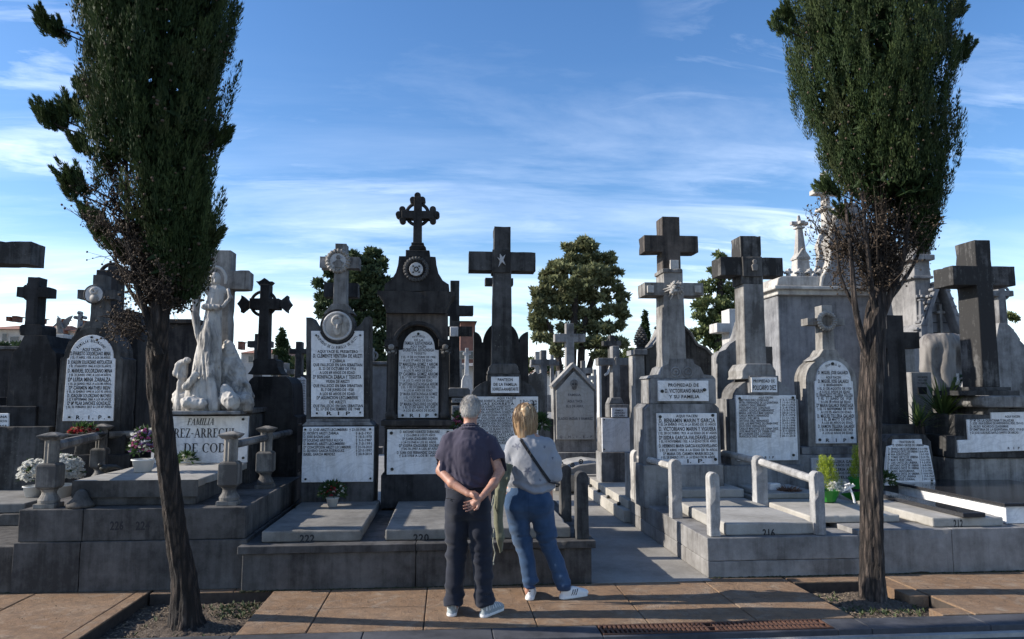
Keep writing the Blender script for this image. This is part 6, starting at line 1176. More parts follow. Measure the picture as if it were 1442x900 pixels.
class Fld:
    def __init__(s, lo, hi, res):
        s.lo = np.array(lo, np.float32); s.res = res; s.n = tuple(int(math.ceil((h - l) / res)) + 1 for l, h in zip(lo, hi)); s.d = np.full(s.n, 9.0, np.float32)
    def _sub(s, a, b):
        i0 = np.maximum(((np.array(a) - s.lo) / s.res).astype(int), 0); i1 = np.minimum(((np.array(b) - s.lo) / s.res).astype(int) + 2, s.n)
        if (i1 <= i0).any(): return None, None
        sl = tuple(slice(x, y) for x, y in zip(i0, i1)); ax = [s.lo[k] + s.res * np.arange(i0[k], i1[k], dtype=np.float32) for k in range(3)]
        return sl, np.stack(np.meshgrid(*ax, indexing='ij'), -1)
    def _put(s, sl, d, k, op='u'):
        o = s.d[sl]
        if op == 'u': h = np.clip(.5 + .5 * (o - d) / k, 0, 1); s.d[sl] = np.where(o > 8, d, o + (d - o) * h - k * h * (1 - h))
        else: s.d[sl] = np.maximum(o, -d)
    def cap(s, a, b, ra, rb=None, k=.012, sy=1.0, op='u', sx=1.0):
        rb = ra if rb is None else rb; a, b = np.array(a, np.float32), np.array(b, np.float32); m = max(ra, rb) * max(1, sy, sx) + k + .03
        sl, P = s._sub(np.minimum(a, b) - m, np.maximum(a, b) + m)
        if sl is None: return s
        w = np.array([1 / sx, 1 / sy, 1], np.float32); A, B, Q = a * w, b * w, P * w; BA = B - A; q = np.clip(((Q - A) @ BA) / max(float(BA @ BA), 1e-9), 0, 1)
        d = (np.linalg.norm(Q - A - q[..., None] * BA, axis=-1) - (ra + (rb - ra) * q)) * min(1, sy, sx); s._put(sl, d, k, op); return s
    def chain(s, pts, rad, k=.012, sy=1.0, sx=1.0):
        for i in range(len(pts) - 1): s.cap(pts[i], pts[i + 1], rad[i], rad[i + 1], k, sy, 'u', sx)
        return s
    def ell(s, c, r, k=.012, rot=None, op='u'):
        c, r = np.array(c, np.float32), np.array(r, np.float32); m = float(r.max()) + k + .03; sl, P = s._sub(c - m, c + m)
        if sl is None: return s
        Q = P - c
        if rot is not None: Q = Q @ np.array(rot, np.float32)
        k0 = np.linalg.norm(Q / r, axis=-1); k1 = np.linalg.norm(Q / (r * r), axis=-1) + 1e-6; s._put(sl, k0 * (k0 - 1) / k1, k, op); return s
    def cut(s, fn):
        _, P = s._sub(s.lo, s.lo + s.res * np.array(s.n)); s.d = np.maximum(s.d, fn(P)).astype(np.float32); return s
    def warp(s, fn):
        _, P = s._sub(s.lo, s.lo + s.res * np.array(s.n)); s.d = s.d + np.where(np.abs(s.d) < .1, fn(P), 0).astype(np.float32); return s
    def back(s, x, z):                                            # y of the surface nearest the camera side at (x, z)
        i, j = int((x - s.lo[0]) / s.res), int((z - s.lo[2]) / s.res); c = s.d[i, :, j]; q = np.nonzero(c < 0)[0]
        return None if len(q) == 0 else float(s.lo[1] + s.res * q[0])
    def mesh(s, name, relax=2):
        d = np.pad(s.d, 1, constant_values=9.0); lo = s.lo - s.res; ins = d < 0; n = np.array(d.shape); c = n - 1
        pos = np.zeros(tuple(c) + (3,), np.float32); cnt = np.zeros(tuple(c), np.float32)
        def cs(dx, dy, dz): return (slice(dx, c[0] + dx), slice(dy, c[1] + dy), slice(dz, c[2] + dz))
        for ax in range(3):
            for u in (0, 1):
                for v in (0, 1):
                    o = [0, 0, 0]; oo = [k for k in range(3) if k != ax]; o[oo[0]] = u; o[oo[1]] = v; p = list(o); p[ax] = 1
                    A, B = d[cs(*o)], d[cs(*p)]; ch = (A < 0) != (B < 0); t = np.where(ch, A / np.where(ch, A - B, 1), 0)
                    for k in range(3): pos[..., k] += np.where(ch, o[k] + (t if k == ax else 0), 0)
                    cnt += ch
        act = cnt > 0; idx = -np.ones(tuple(c), np.int64); idx[act] = np.arange(act.sum()); I = np.argwhere(act)
        V = lo + s.res * (I + pos[act] / cnt[act][:, None]); Fs = []
        for ax in range(3):
            a, b = [k for k in range(3) if k != ax]; sl0 = [slice(1, c[k]) for k in range(3)]; sl0[ax] = slice(0, c[ax]); sl1 = list(sl0); sl1[ax] = slice(1, c[ax] + 1)
            A, B = ins[tuple(sl0)], ins[tuple(sl1)]; ch = A != B; J = np.argwhere(ch); fl = A[ch]
            J = J + [0 if k == ax else 1 for k in range(3)]
            def at(da, db): q = J.copy(); q[:, a] += da; q[:, b] += db; return idx[tuple(q.T)]
            Q = np.stack([at(-1, -1), at(0, -1), at(0, 0), at(-1, 0)], 1)
            if ax == 1: fl = ~fl
            Q[~fl] = Q[~fl][:, ::-1]; Fs.append(Q)
        F = np.concatenate(Fs); F = F[(F >= 0).all(1)]
        for _ in range(relax):
            S_ = np.zeros_like(V); W_ = np.zeros(len(V), np.float32)
            for a in range(4):
                for b in ((a + 1) % 4, (a - 1) % 4): np.add.at(S_, F[:, a], V[F[:, b]]); np.add.at(W_, F[:, a], 1)
            V = .5 * V + .5 * S_ / W_[:, None]
        s.V, s.F = V, F
        return npmesh(name, V, F)
def bodyput(fld, name, mat, parent, off, rotz=0.0, slots=None, label=None, **k):
    me = fld.mesh(name); 
    if slots is not None:
        me.polygons.foreach_set('material_index', slots(fld.V[fld.F].mean(1), fld).astype(np.int32))
    me.transform(Matrix.Translation(off) @ Matrix.Rotation(rotz, 4, 'Z')); o = put(name, me, mat, parent, smooth=True, **k)
    if label: o['label'] = label
    return o
def star(u, v, cx, cy, r):
    a = np.arctan2(v - cy, u - cx) + .3; q = np.hypot(u - cx, v - cy); k = np.abs(((a / (2 * np.pi / 5)) % 1) - .5) * 2; return q < r * (.42 + .58 * k ** 1.6)
def skin_mat():
    m, t, b = newmat('skin'); n = NB(t); c = n.mix(n.rng(n.noise(22, 5, raw=True), .35, .65), (0.44, 0.235, 0.165), (0.33, 0.155, 0.105)); t.links.new(c, b.inputs['Base Color'])
    b.inputs['Roughness'].default_value = .52; b.inputs['Subsurface Weight'].default_value = .08; b.inputs['Subsurface Radius'].default_value = (.01, .004, .002); n.bump(b, n.noise(110, 4, raw=True), .35, .004); return m
M_skin = skin_mat()
def fabric(name, a, b_, scale=6, weave=420, rough=.9, fade=None, bump=.25):
    m, t, b = newmat(name); n = NB(t); c = n.mix(n.rng(n.noise(scale, 6, .65, raw=True), .35, .68), a, b_)
    if fade: c = n.mix(n.rng(n.noise(5, 5, .6, sc=(1, 1, .5), raw=True), .5, .75, 0, .6), c, fade)
    c = n.mix(n.rng(n.noise(weave, 2, raw=True), .4, .65, 0, .22), c, tuple(v * .5 for v in a)); t.links.new(c, b.inputs['Base Color']); b.inputs['Roughness'].default_value = rough
    b.inputs['Sheen Weight'].default_value = .15; b.inputs['Specular IOR Level'].default_value = .2; n.bump(b, n.noise(weave * .6, 3, raw=True), bump, .002); return m
M_polo = fabric('purple_grey_polo', (0.050, 0.044, 0.068), (0.040, 0.035, 0.055)); M_navy = fabric('navy_trousers', (0.017, 0.020, 0.032), (0.012, 0.014, 0.022), fade=(0.032, 0.036, 0.048))
M_sweat = fabric('grey_sweatshirt', (0.30, 0.31, 0.335), (0.24, 0.25, 0.28)); M_starp = fabric('star_print', (0.10, 0.11, 0.15), (0.16, 0.17, 0.21)); M_jean = fabric('blue_denim', (0.040, 0.080, 0.155), (0.022, 0.050, 0.105), fade=(0.085, 0.14, 0.23)); M_jean2 = fabric('denim_cuff', (0.03, 0.06, 0.13), (0.02, 0.045, 0.10))
M_shoeW = plain('white_shoe_leather', (0.72, 0.71, 0.69), .5, .12, 30); M_shoeG = plain('grey_mesh_shoe', (0.33, 0.37, 0.38), .85, .3, 120, bump=.4); M_sole = plain('white_sole', (0.74, 0.73, 0.71), .6, .1, 30); M_stripe = plain('black_stripe', (0.012, 0.012, 0.016), .5, .1, 30)
M_olive = fabric('olive_cloth', (0.19, 0.19, 0.13), (0.12, 0.125, 0.085)); M_strap = fabric('black_strap', (0.012, 0.012, 0.014), (0.02, 0.02, 0.022), rough=.6)
def hair_mat(name, a, b, rough=.55):
    m, t, bs = newmat(name); at = t.nodes.new('ShaderNodeAttribute'); at.attribute_name = 'tint'; n = NB(t); f = n.m('ADD', at.outputs['Fac'], n.rng(n.noise(60, 3, sc=(1, 1, .15), raw=True), .3, .7, -.25, .25))
    t.links.new(n.mix(n.m('MINIMUM', n.m('MAXIMUM', f, 0), 1), a, b), bs.inputs['Base Color']); bs.inputs['Roughness'].default_value = rough; bs.inputs['Specular IOR Level'].default_value = .35; return m
M_grey = hair_mat('grey_hair', (0.22, 0.20, 0.175), (0.60, 0.57, 0.53)); M_blond = hair_mat('blond_brown_hair', (0.15, 0.075, 0.035), (0.60, 0.42, 0.24), .42)
def strands(name, paths, w, tint, mat, parent, off):
    """paths (n, k, 3): ribbons that taper to the tip"""
    n, k, _ = paths.shape; T = np.gradient(paths, axis=1); S_ = np.cross(T, rng.standard_normal((n, 1, 3)) * .5 + [0, -1, 0]); S_ /= np.linalg.norm(S_, axis=-1, keepdims=True) + 1e-9
    wd = (np.asarray(w).reshape(-1, 1) * np.linspace(1, .25, k)[None, :])[..., None]; A, B = paths + S_ * wd, paths - S_ * wd; V = np.stack([A, B], 2).reshape(-1, 3); base = (np.arange(n) * k * 2)[:, None] + (np.arange(k - 1) * 2)[None, :]
    F = np.stack([base, base + 1, base + 3, base + 2], -1).reshape(-1, 4); me = npmesh(name, V + np.array(off), F); a = me.attributes.new('tint', 'FLOAT', 'POINT'); a.data.foreach_set('value', np.repeat(tint, k * 2).astype(np.float32)); return put(name, me, mat, parent, smooth=True)
def head(f, c, s=1.0, tilt=0.0):
    """skull, jaw, nose, ears, brow, lips facing +y; c is the head's centre"""
    x, y, z = c; f.ell((x, y - .008 * s, z + .018 * s), (.074 * s, .094 * s, .094 * s), .02); f.ell((x, y + .018 * s, z - .035 * s), (.060 * s, .070 * s, .072 * s), .02); f.ell((x, y + .055 * s, z - .085 * s), (.026 * s, .022 * s, .020 * s), .02)
    f.cap((x, y + .086 * s, z + .012 * s), (x, y + .108 * s, z - .022 * s), .009 * s, .014 * s, .01); f.cap((x - .03 * s, y + .082 * s, z + .026 * s), (x + .03 * s, y + .082 * s, z + .026 * s), .010 * s, .010 * s, .012)
    f.cap((x - .018 * s, y + .084 * s, z - .050 * s), (x + .018 * s, y + .084 * s, z - .050 * s), .008 * s, .008 * s, .006)
    for q in (-1, 1):
        f.ell((x + q * .030 * s, y + .080 * s, z + .008 * s), (.013 * s, .010 * s, .009 * s), .004); f.ell((x + q * .078 * s, y + .000, z - .002 * s), (.010 * s, .022 * s, .032 * s), .008); f.ell((x + q * .086 * s, y - .004, z + .004 * s), (.006 * s, .018 * s, .024 * s), .006)
def hand(f, wrist, palm, tip, nrm, s=1.0, curl=.6, thumb=1, spread=1.0):
    """a palm with four jointed fingers of unequal length and a thumb from its side; nrm is the way the palm faces"""
    w, p, t, n = (np.array(v, float) for v in (wrist, palm, tip, nrm)); d = (t - p); L_ = np.linalg.norm(d); d /= L_; n = n - d * (n @ d); n /= np.linalg.norm(n); sd_ = np.cross(d, n)
    f.cap(w, p, .024 * s, .022 * s, .012)
    for q in (-1.4, -.5, .5, 1.4): f.cap(w + sd_ * q * .008 * s + (p - w) * .3, p + sd_ * q * .018 * s + d * .018 * s, .013 * s, .0115 * s, .010)
    for i, (q, ln) in enumerate(((-1.5, .90), (-.5, 1.06), (.5, 1.0), (1.5, .78))):
        b = p + d * .022 * s + sd_ * q * .0185 * s * spread; dd = d + sd_ * q * .05 * spread; dd /= np.linalg.norm(dd); a1, a2, a3 = curl * .7, curl * 1.7, curl * 2.6; r = .0086 * s; seg = (.034 * ln * s, .024 * ln * s, .019 * ln * s); pt = b
        for aa, sg, rr in zip((a1, a2, a3), seg, (r, r * .93, r * .84)):
            e = pt + (dd * math.cos(aa) + n * math.sin(aa)) * sg; f.cap(pt, e, rr, rr * .94, .0035); pt = e
    b = p - d * .028 * s + sd_ * thumb * .024 * s; e1 = b + (d * .55 + sd_ * thumb * .75 + n * .35) * .030 * s; e2 = e1 + (d * .8 + sd_ * thumb * .1 + n * .5) * .026 * s; f.cap(w + (p - w) * .3, b, .017 * s, .013 * s, .010); f.cap(b, e1, .0125 * s, .0105 * s, .006); f.cap(e1, e2, .0102 * s, .0085 * s, .004)
def shoe(parent, toe_ang, at, mat, s=1.0, stripes=False, name='shoe'):
    """built pointing along +y with the heel at the origin, then turned"""
    f = Fld((-.07, -.06, -.01), (.07, .30, .16), .0045)
    f.ell((0, .045, .05), (.036 * s, .052 * s, .050 * s), .02); f.ell((0, .13, .042), (.040 * s, .10 * s, .042 * s), .03); f.ell((0, .215, .032), (.044 * s, .062 * s, .032 * s), .03); f.cap((0, .045, .06), (0, .035, .098), .036 * s, .033 * s, .02, 1.15); f.cap((0, .11, .078), (0, .16, .062), .020, .018, .02)
    f.cap((0, .035, .085), (0, .035, .15), .026, .026, .001, 1.1, 'sub')
    f.cap((0, .02, .012), (0, .235, .012), .042 * s, .045 * s, .006); f.cut(lambda P: -P[..., 2]); f.cut(lambda P: np.where(P[..., 2] < .024, np.hypot(P[..., 0] / 1.0, np.maximum(np.abs(P[..., 1] - .12) - .10, 0)) - .047 * s, -1))
    def sl(Cn, fl):
        m = np.zeros(len(Cn)); m[Cn[:, 2] < .026] = 1
        if stripes:
            u = Cn[:, 1] - .55 * (Cn[:, 2] - .03); band = (((u - .075) / .022) % 1 < .48) & (u > .075) & (u < .141) & (Cn[:, 2] > .027) & (Cn[:, 2] < .074) & (np.abs(Cn[:, 0]) > .018); m[band] = 2; m[(Cn[:, 1] < -.0) & (Cn[:, 2] > .07)] = 2
        else: m[(Cn[:, 2] > .05) & (np.abs(((Cn[:, 1]) / .03) % 1 - .5) < .12)] = 1
        return m
    return bodyput(f, name, [mat, M_sole, M_stripe], parent, Vector(at), toe_ang, sl)

# ------------------------------------------------------------------ the man
mo = Vector((atY(661, 720, 6.1)[0], 6.10, 0)); 
f = Fld((-.36, -.36, -.0), (.38, .22, 1.76), .0055)
f.chain([(0, .0, 1.04), (0, .0, 1.2), (0, 0, 1.36)], [.12, .12, .14], .05, .7); f.cap((-.14, 0, 1.385), (.14, 0, 1.385), .055, .055, .04); f.chain([(0, .0, 1.38), (0, .012, 1.48), (0, .02, 1.57)], [.062, .055, .056], .02)
head(f, (.0, .035, 1.622))
f.chain([(-.165, 0, 1.35), (-.240, -.03, 1.13)], [.048, .042], .02); f.chain([(-.240, -.04, 1.135), (-.12, -.135, 1.045), (.03, -.205, .975)], [.043, .038, .026], .015)
f.chain([(.165, 0, 1.35), (.262, -.03, 1.13)], [.048, .042], .02); f.chain([(.262, -.04, 1.13), (.225, -.13, 1.045), (.148, -.215, .958)], [.042, .037, .025], .015)
hand(f, (.135, -.222, .945), (.085, -.238, .905), (-.02, -.24, .86), (0.0, -1, .25), 1.0, .42, -1, 1.05)       # open palm towards the camera
hand(f, (.03, -.205, .975), (.078, -.222, .968), (.16, -.235, .955), (.1, .55, -.8), .95, .95, 1, .95)        # the other hand closed round that wrist
f.cap((.062, -.232, .985), (.085, -.262, .968), .010, .009, .006); f.cap((.085, -.262, .968), (.100, -.262, .945), .009, .008, .004)
for q in (-.1, .1): f.chain([(q, 0, .95), (q * 1.25, .0, .5), (q * 1.35, 0, .08)], [.085, .055, .04], .03); f.chain([(q * 1.35, 0, .05), (q * 1.4, .12, .04)], [.035, .03], .02)
man = empty('person', mo, 'grey haired man in a purple polo and navy trousers, hands clasped behind his back', 'person')
C.objects.unlink(man); bpy.data.objects.remove(man)
me = f.mesh('person'); me.transform(Matrix.Translation(mo)); man = put('person', me, M_skin, None, mo, 'grey haired man in a purple polo and navy trousers, hands clasped behind his back', 'person', smooth=True); man['kind'] = 'thing'
# polo shirt
f = Fld((-.38, -.28, .96), (.38, .24, 1.56), .0055)
f.chain([(-.012, .01, .99), (-.008, .012, 1.10), (0, .0, 1.22), (0, -.005, 1.31)], [.195, .190, .188, .185], .05, .74); f.cap((-.150, -.005, 1.365), (.150, -.005, 1.365), .070, .070, .04); f.cap((-.075, .0, 1.415), (.075, .0, 1.415), .052, .052, .04, 1.1); f.ell((-.02, -.055, 1.27), (.15, .085, .13), .06); f.cap((0, .01, 1.40), (0, .018, 1.49), .070, .058, .03)
f.chain([(-.172, 0, 1.36), (-.228, -.012, 1.25), (-.252, -.035, 1.09)], [.072, .066, .064], .018); f.chain([(.172, 0, 1.36), (.236, -.012, 1.25), (.268, -.035, 1.09)], [.072, .066, .064], .018)
def folds(P):
    n = .013 * vnoise(P, (10, 8, 3.2), 3) + .007 * vnoise(P, (24, 20, 7), 5) + .003 * vnoise(P, (50, 50, 30), 7)
    low = np.clip((1.16 - P[..., 2]) / .15, 0, 1) * np.clip(.2 - np.abs(P[..., 0]), 0, .1) * 10; n += low * .008 * np.sin(P[..., 2] * 95 + 5 * P[..., 0] * 6 + 3 * vnoise(P, (6, 6, 6), 9))
    dg = (P[..., 0] + .09) + (P[..., 2] - 1.12) * .32; n -= .012 * np.exp(-(dg / .016) ** 2) * np.clip(1 - np.abs(P[..., 2] - 1.12) / .11, 0, 1); dg = (P[..., 0] + .045) + (P[..., 2] - 1.1) * .35; n -= .010 * np.exp(-(dg / .014) ** 2) * np.clip(1 - np.abs(P[..., 2] - 1.08) / .1, 0, 1)
    return n
f.warp(folds); f.cut(lambda P: np.maximum(1.0 + .012 * np.sin(P[..., 0] * 14) - P[..., 2], -1) * np.where(np.abs(P[..., 0]) < .225, 1, -1) - np.where(np.abs(P[..., 0]) < .225, 0, 1))
f.cut(lambda P: np.where(np.abs(P[..., 0]) > .205, (1.122 + .12 * (np.abs(P[..., 0]) - .26)) - P[..., 2], -1)); f.cap((0, .03, 1.49), (0, .05, 1.60), .058, .075, .001, 1, 'sub')
for q in (-1, 1): f.cap((q * .26, -.035, 1.19), (q * .285, -.05, 1.05), .056, .064, .001, 1, 'sub')
f.cut(lambda P: P[..., 2] - 1.54)
bodyput(f, 'polo_shirt', [M_polo], man, mo); man.rotation_euler.z = R(-12); man.scale.x = .955
f = Fld((-.13, -.12, 1.42), (.13, .16, 1.56), .004)                # folded collar
for i in range(20):
    a0, a1 = [R(-90 + 360 * (i + q) / 20) for q in (0, 1)]; f.cap((.072 * math.cos(a0), .018 + .072 * math.sin(a0), 1.490 - .012 * math.sin(a0)), (.072 * math.cos(a1), .018 + .072 * math.sin(a1), 1.490 - .012 * math.sin(a1)), .0065, .0065, .004); f.cap((.086 * math.cos(a0), .012 + .082 * math.sin(a0), 1.466 - .012 * math.sin(a0)), (.086 * math.cos(a1), .012 + .082 * math.sin(a1), 1.466 - .012 * math.sin(a1)), .009, .009, .018)
bodyput(f, 'collar', [M_polo], man, mo)
# trousers
def tr_folds(seed, ankle=.2, amp=1.0):
    def fn(P): z = P[..., 2]; w = np.clip((ankle + .12 - z) / .14, 0, 1) + .8 * np.exp(-((z - .5) / .11) ** 2) + .25 * np.exp(-((z - .80) / .07) ** 2) + .15; return amp * (w * (.013 * vnoise(P, (5, 6, 26), seed) + .007 * vnoise(P, (14, 14, 40), seed + 1)) + .009 * vnoise(P, (12, 10, 2.5), seed + 2))
    return fn
f = Fld((-.27, -.22, .05), (.27, .20, 1.06), .0055)
f.chain([(-.012, .01, 1.02), (-.01, .0, .90)], [.190, .185], .04, .72); f.ell((-.088, -.055, .86), (.098, .085, .12), .04); f.ell((.072, -.055, .86), (.098, .085, .12), .04)
f.chain([(-.098, .0, .84), (-.105, .0, .66), (-.108, .012, .47), (-.112, .0, .30), (-.122, -.008, .10)], [.106, .098, .086, .080, .083], .02, 1.05); f.chain([(.082, .0, .84), (.092, .0, .66), (.102, .012, .47), (.118, .0, .30), (.132, -.008, .10)], [.106, .098, .084, .078, .080], .02, 1.05)
f.warp(tr_folds(21)); f.cut(lambda P: P[..., 2] - 1.02); f.cut(lambda P: .085 + .01 * np.sin(P[..., 0] * 40) - P[..., 2])
for q in (-.122, .132): f.cap((q, -.006, .15), (q, -.006, .0), .066, .070, .001, 1, 'sub')
tr_ = bodyput(f, 'trousers', [M_navy], man, mo)
g = G()
for x in (-.125, .095): y = f.back(x, .925); g.tube(mo + Vector((x - .05, y - .003, .925)), mo + Vector((x + .05, f.back(x + .05, .925) - .003, .922)), .0028, .0028, 6)
g.ball(mo + Vector((-.125, f.back(-.125, .905) - .004, .908)), .006, sub=1); g.put('pocket_welt', M_strap, tr_)
shoe(man, R(8), mo + Vector((-.135, -.055, 0)), M_shoeG); shoe(man, R(-28), mo + Vector((.125, -.05, 0)), M_shoeG)
# short grey hair: cap plus strands
f = Fld((-.10, -.10, 1.53), (.10, .16, 1.76), .004); f.ell((0, .026, 1.644), (.079, .099, .097), .02); f.ell((0, -.005, 1.60), (.066, .070, .075), .02)
f.cut(lambda P: np.where(P[..., 1] > .05, 1.66 - P[..., 2], np.where(P[..., 1] > .01, 1.63 - P[..., 2] - .4 * (.05 - P[..., 1]), 1.578 + 1.2 * np.maximum(P[..., 1] + .02, 0) - P[..., 2]))); f.cut(lambda P: P[..., 1] - .105); f.warp(lambda P: .002 * vnoise(P, (120, 120, 25), 31))
me = f.mesh('hair'); V = f.V.copy(); at_ = me.attributes.new('tint', 'FLOAT', 'POINT'); at_.data.foreach_set('value', np.clip(.62 - .25 * (V[:, 2] < 1.585) - .3 * np.exp(-((V[:, 2] - 1.70) / .035) ** 2), 0, 1).astype(np.float32)); me.transform(Matrix.Translation(mo)); put('hair', me, M_grey, man, smooth=True)
i = rng.integers(0, len(V), 5200); P0 = V[i] + rng.normal(0, .002, (5200, 3)); cen = np.array([0, .02, 1.62]); nr = (P0 - cen); nr /= np.linalg.norm(nr, axis=1, keepdims=True); dn = np.array([0, -.25, -1.0]) - nr * (nr @ np.array([0, -.25, -1.0]))[:, None] + rng.normal(0, .22, (5200, 3)); ln = rng.uniform(.014, .030, 5200)[:, None]
Pth = np.stack([P0, P0 + dn * ln * .5 + nr * .0022, P0 + dn * ln + nr * .0012], 1); top = np.exp(-((P0[:, 2] - 1.70) / .035) ** 2); strands('hair_strands', Pth, rng.uniform(.0006, .0012, 5200), np.clip(.72 - .38 * top + rng.normal(0, .22, 5200), 0, 1), M_grey, man, mo)

# ------------------------------------------------------------------ the woman
wo_ = Vector((atY(757, 720, 6.52)[0], 6.52, 0))
WX = lambda px: (px - 760) * .00635
f = Fld((-.38, -.24, -.0), (.34, .26, 1.70), .006)
hc = (WX(743), .02, 1.548)
f.chain([(WX(749), 0, 1.0), (WX(750), 0, 1.2), (WX(750), 0, 1.30)], [.11, .105, .12], .05, .75); f.cap((WX(726), 0, 1.315), (WX(774), 0, 1.315), .045, .045, .04); f.chain([(WX(748), 0, 1.33), (WX(745), .01, 1.44), (WX(743), .015, 1.50)], [.055, .046, .05], .03); head(f, hc, .93)
f.chain([(WX(728), 0, .92), (WX(742), .02, .50), (WX(748), -.02, .08)], [.08, .05, .035], .02); f.chain([(WX(768), 0, .92), (WX(776), .03, .52), (WX(795), .02, .08)], [.08, .05, .035], .02)
f.chain([(WX(748), -.02, .05), (WX(746), .08, .04)], [.03, .026], .02); f.chain([(WX(795), .02, .05), (WX(803), .08, .04)], [.03, .026], .02)
f.chain([(WX(724), 0, 1.29), (WX(718), .0, 1.05), (WX(722), .14, .98)], [.04, .036, .03], .02); hand(f, (WX(722), .14, .98), (WX(725), .185, .985), (WX(728), .24, .99), (.4, 0, -.9), .86, .7, 1)
f.chain([(WX(777), 0, 1.29), (WX(786), .0, 1.04), (WX(778), .14, 1.02)], [.04, .036, .03], .02); hand(f, (WX(778), .14, 1.02), (WX(773), .185, 1.03), (WX(768), .23, 1.04), (-.4, 0, -.9), .86, .7, -1)
LBW = 'blond woman in a grey star print sweatshirt and blue jeans, looking at the graves'
me = f.mesh('person'); me.transform(Matrix.Translation(wo_)); wom = put('person', me, M_skin, None, wo_, LBW, 'person', smooth=True); wom['kind'] = 'thing'
# jeans
f = Fld((-.36, -.24, .06), (.28, .24, .98), .0055)
f.chain([(WX(748.5), .02, .95), (WX(748), .0, .86)], [.190, .192], .04, .76); f.ell((WX(732), -.055, .80), (.104, .090, .120), .04); f.ell((WX(765), -.055, .80), (.104, .090, .120), .04)
f.chain([(WX(731), .0, .78), (WX(735), .0, .60), (WX(741), .018, .44), (WX(746), .0, .30), (WX(750), -.012, .12)], [.104, .090, .074, .067, .062], .02, 1.05); f.chain([(WX(765), .0, .78), (WX(769), .005, .60), (WX(775), .03, .44), (WX(785), .028, .28), (WX(795), .02, .12)], [.104, .090, .074, .066, .062], .02, 1.05)
f.warp(tr_folds(41, .17, .95)); f.cut(lambda P: P[..., 2] - .965); f.cut(lambda P: .052 - P[..., 2])
for q, y in ((WX(750), -.012), (WX(795.5), .02)): f.cap((q, y, .14), (q, y, .0), .048, .054, .001, 1, 'sub')
def jslot(Cn, fl): m = np.zeros(len(Cn)); m[(Cn[:, 2] < .13)] = 1; xs = np.abs(Cn[:, 0] - WX(748.5)); m[(xs < .0045) & (Cn[:, 1] < 0) & (Cn[:, 2] > .72)] = 1; return m
bodyput(f, 'jeans', [M_jean, M_jean2], wom, wo_, 0, jslot)
# sweatshirt
f = Fld((-.40, -.26, .82), (.36, .28, 1.44), .0055)
f.chain([(WX(748.5), .015, .90), (WX(749), .01, 1.0), (WX(749), .0, 1.12), (WX(750), 0, 1.24)], [.208, .205, .190, .178], .05, .76); f.cap((WX(729), 0, 1.305), (WX(772), 0, 1.305), .062, .062, .05); f.cap((WX(750), .0, 1.34), (WX(748), .01, 1.385), .068, .062, .04)
f.chain([(WX(727), 0, 1.295), (WX(720), -.012, 1.16), (WX(719), -.012, 1.04), (WX(723), .11, .975)], [.064, .062, .060, .047], .03); f.chain([(WX(775), 0, 1.295), (WX(783), -.015, 1.17), (WX(784.5), -.02, 1.05), (WX(777), .11, 1.02)], [.064, .062, .060, .047], .03)
def sw(P):
    n = .012 * vnoise(P, (8, 8, 4.5), 61) + .007 * vnoise(P, (20, 18, 12), 62) + .0022 * vnoise(P, (45, 45, 38), 63); w = np.clip((1.03 - P[..., 2]) / .1, 0, 1) * np.clip((P[..., 2] - .86) / .05, 0, 1)
    n += w * .010 * np.sin(P[..., 2] * 85 + 3.5 * vnoise(P, (5, 5, 5), 64) + 10 * P[..., 0]); n += .006 * np.exp(-((P[..., 2] - .888) / .012) ** 2)
    for x0, k in ((WX(724), .35), (WX(776), -.3)): n -= -.009 * np.exp(-(((P[..., 0] - x0) + k * (P[..., 2] - 1.2)) / .014) ** 2) * np.clip(1 - np.abs(P[..., 2] - 1.15) / .16, 0, 1)
    return n
f.warp(sw); f.cut(lambda P: .862 - P[..., 2]); f.cap((WX(748), .02, 1.40), (WX(746), .03, 1.50), .052, .07, .001, 1, 'sub'); f.cut(lambda P: P[..., 2] - 1.425)
SX, SZ = [WX(v) for v in (733, 747, 727, 770, 764, 722, 781)], [1.30, 1.098, 1.30, 1.295, 1.02, 1.12, 1.2]; SR = [.034, .036, .014, .015, .014, .013, .013]
def sslot(Cn, fl):
    m = np.zeros(len(Cn))
    for x, z, r in zip(SX, SZ, SR): m[star(Cn[:, 0], Cn[:, 2], x, z, r) & (Cn[:, 1] < .0)] = 1
    return m
bodyput(f, 'sweatshirt', [M_sweat, M_starp], wom, wo_, 0, sslot)
swf = f
wom.rotation_euler.z = R(-8)
# bag with its strap
bag = empty('shoulder_bag', wo_ + Vector((.2, .16, .9)), 'small black shoulder bag at the woman\'s hip, its strap crossing her back', 'bag')
A, B = np.array([WX(737.5), 1.362]), np.array([WX(777), 1.0]); g = G(); prev = None; bm = g.bm; d = (B - A) / np.linalg.norm(B - A); pr = np.array([-d[1], d[0]]) * -.0125
for i in range(25):
    c_ = A + (B - A) * i / 24; row = []
    for s_ in (1, -1):
        q = c_ + pr * s_; y = min([v for v in (swf.back(q[0] + e, q[1] + e2) for e in (-.006, 0, .006) for e2 in (-.006, 0, .006)) if v is not None], default=0) - .006; row += [wo_ + Vector((q[0], y, q[1])), wo_ + Vector((q[0], y + .006, q[1]))]
    row = [bm.verts.new(v) for v in (row[0], row[1], row[3], row[2])]
    if prev:
        for k in range(4): bm.faces.new((prev[k], row[k], row[(k + 1) % 4], prev[(k + 1) % 4]))
    prev = row
g.path([wo_ + Vector(v) for v in ((WX(777), -.13, 1.0), (WX(790), -.02, .97), (WX(789), .09, .94), (WX(782), .15, .93))], .008, 6); g.path([wo_ + Vector(v) for v in ((WX(737.5), -.085, 1.362), (WX(735), -.03, 1.39), (WX(737), .06, 1.36), (WX(752), .17, 1.15), (WX(772), .21, .97))], .008, 6)
g.put('strap', M_strap, bag, smooth=False)
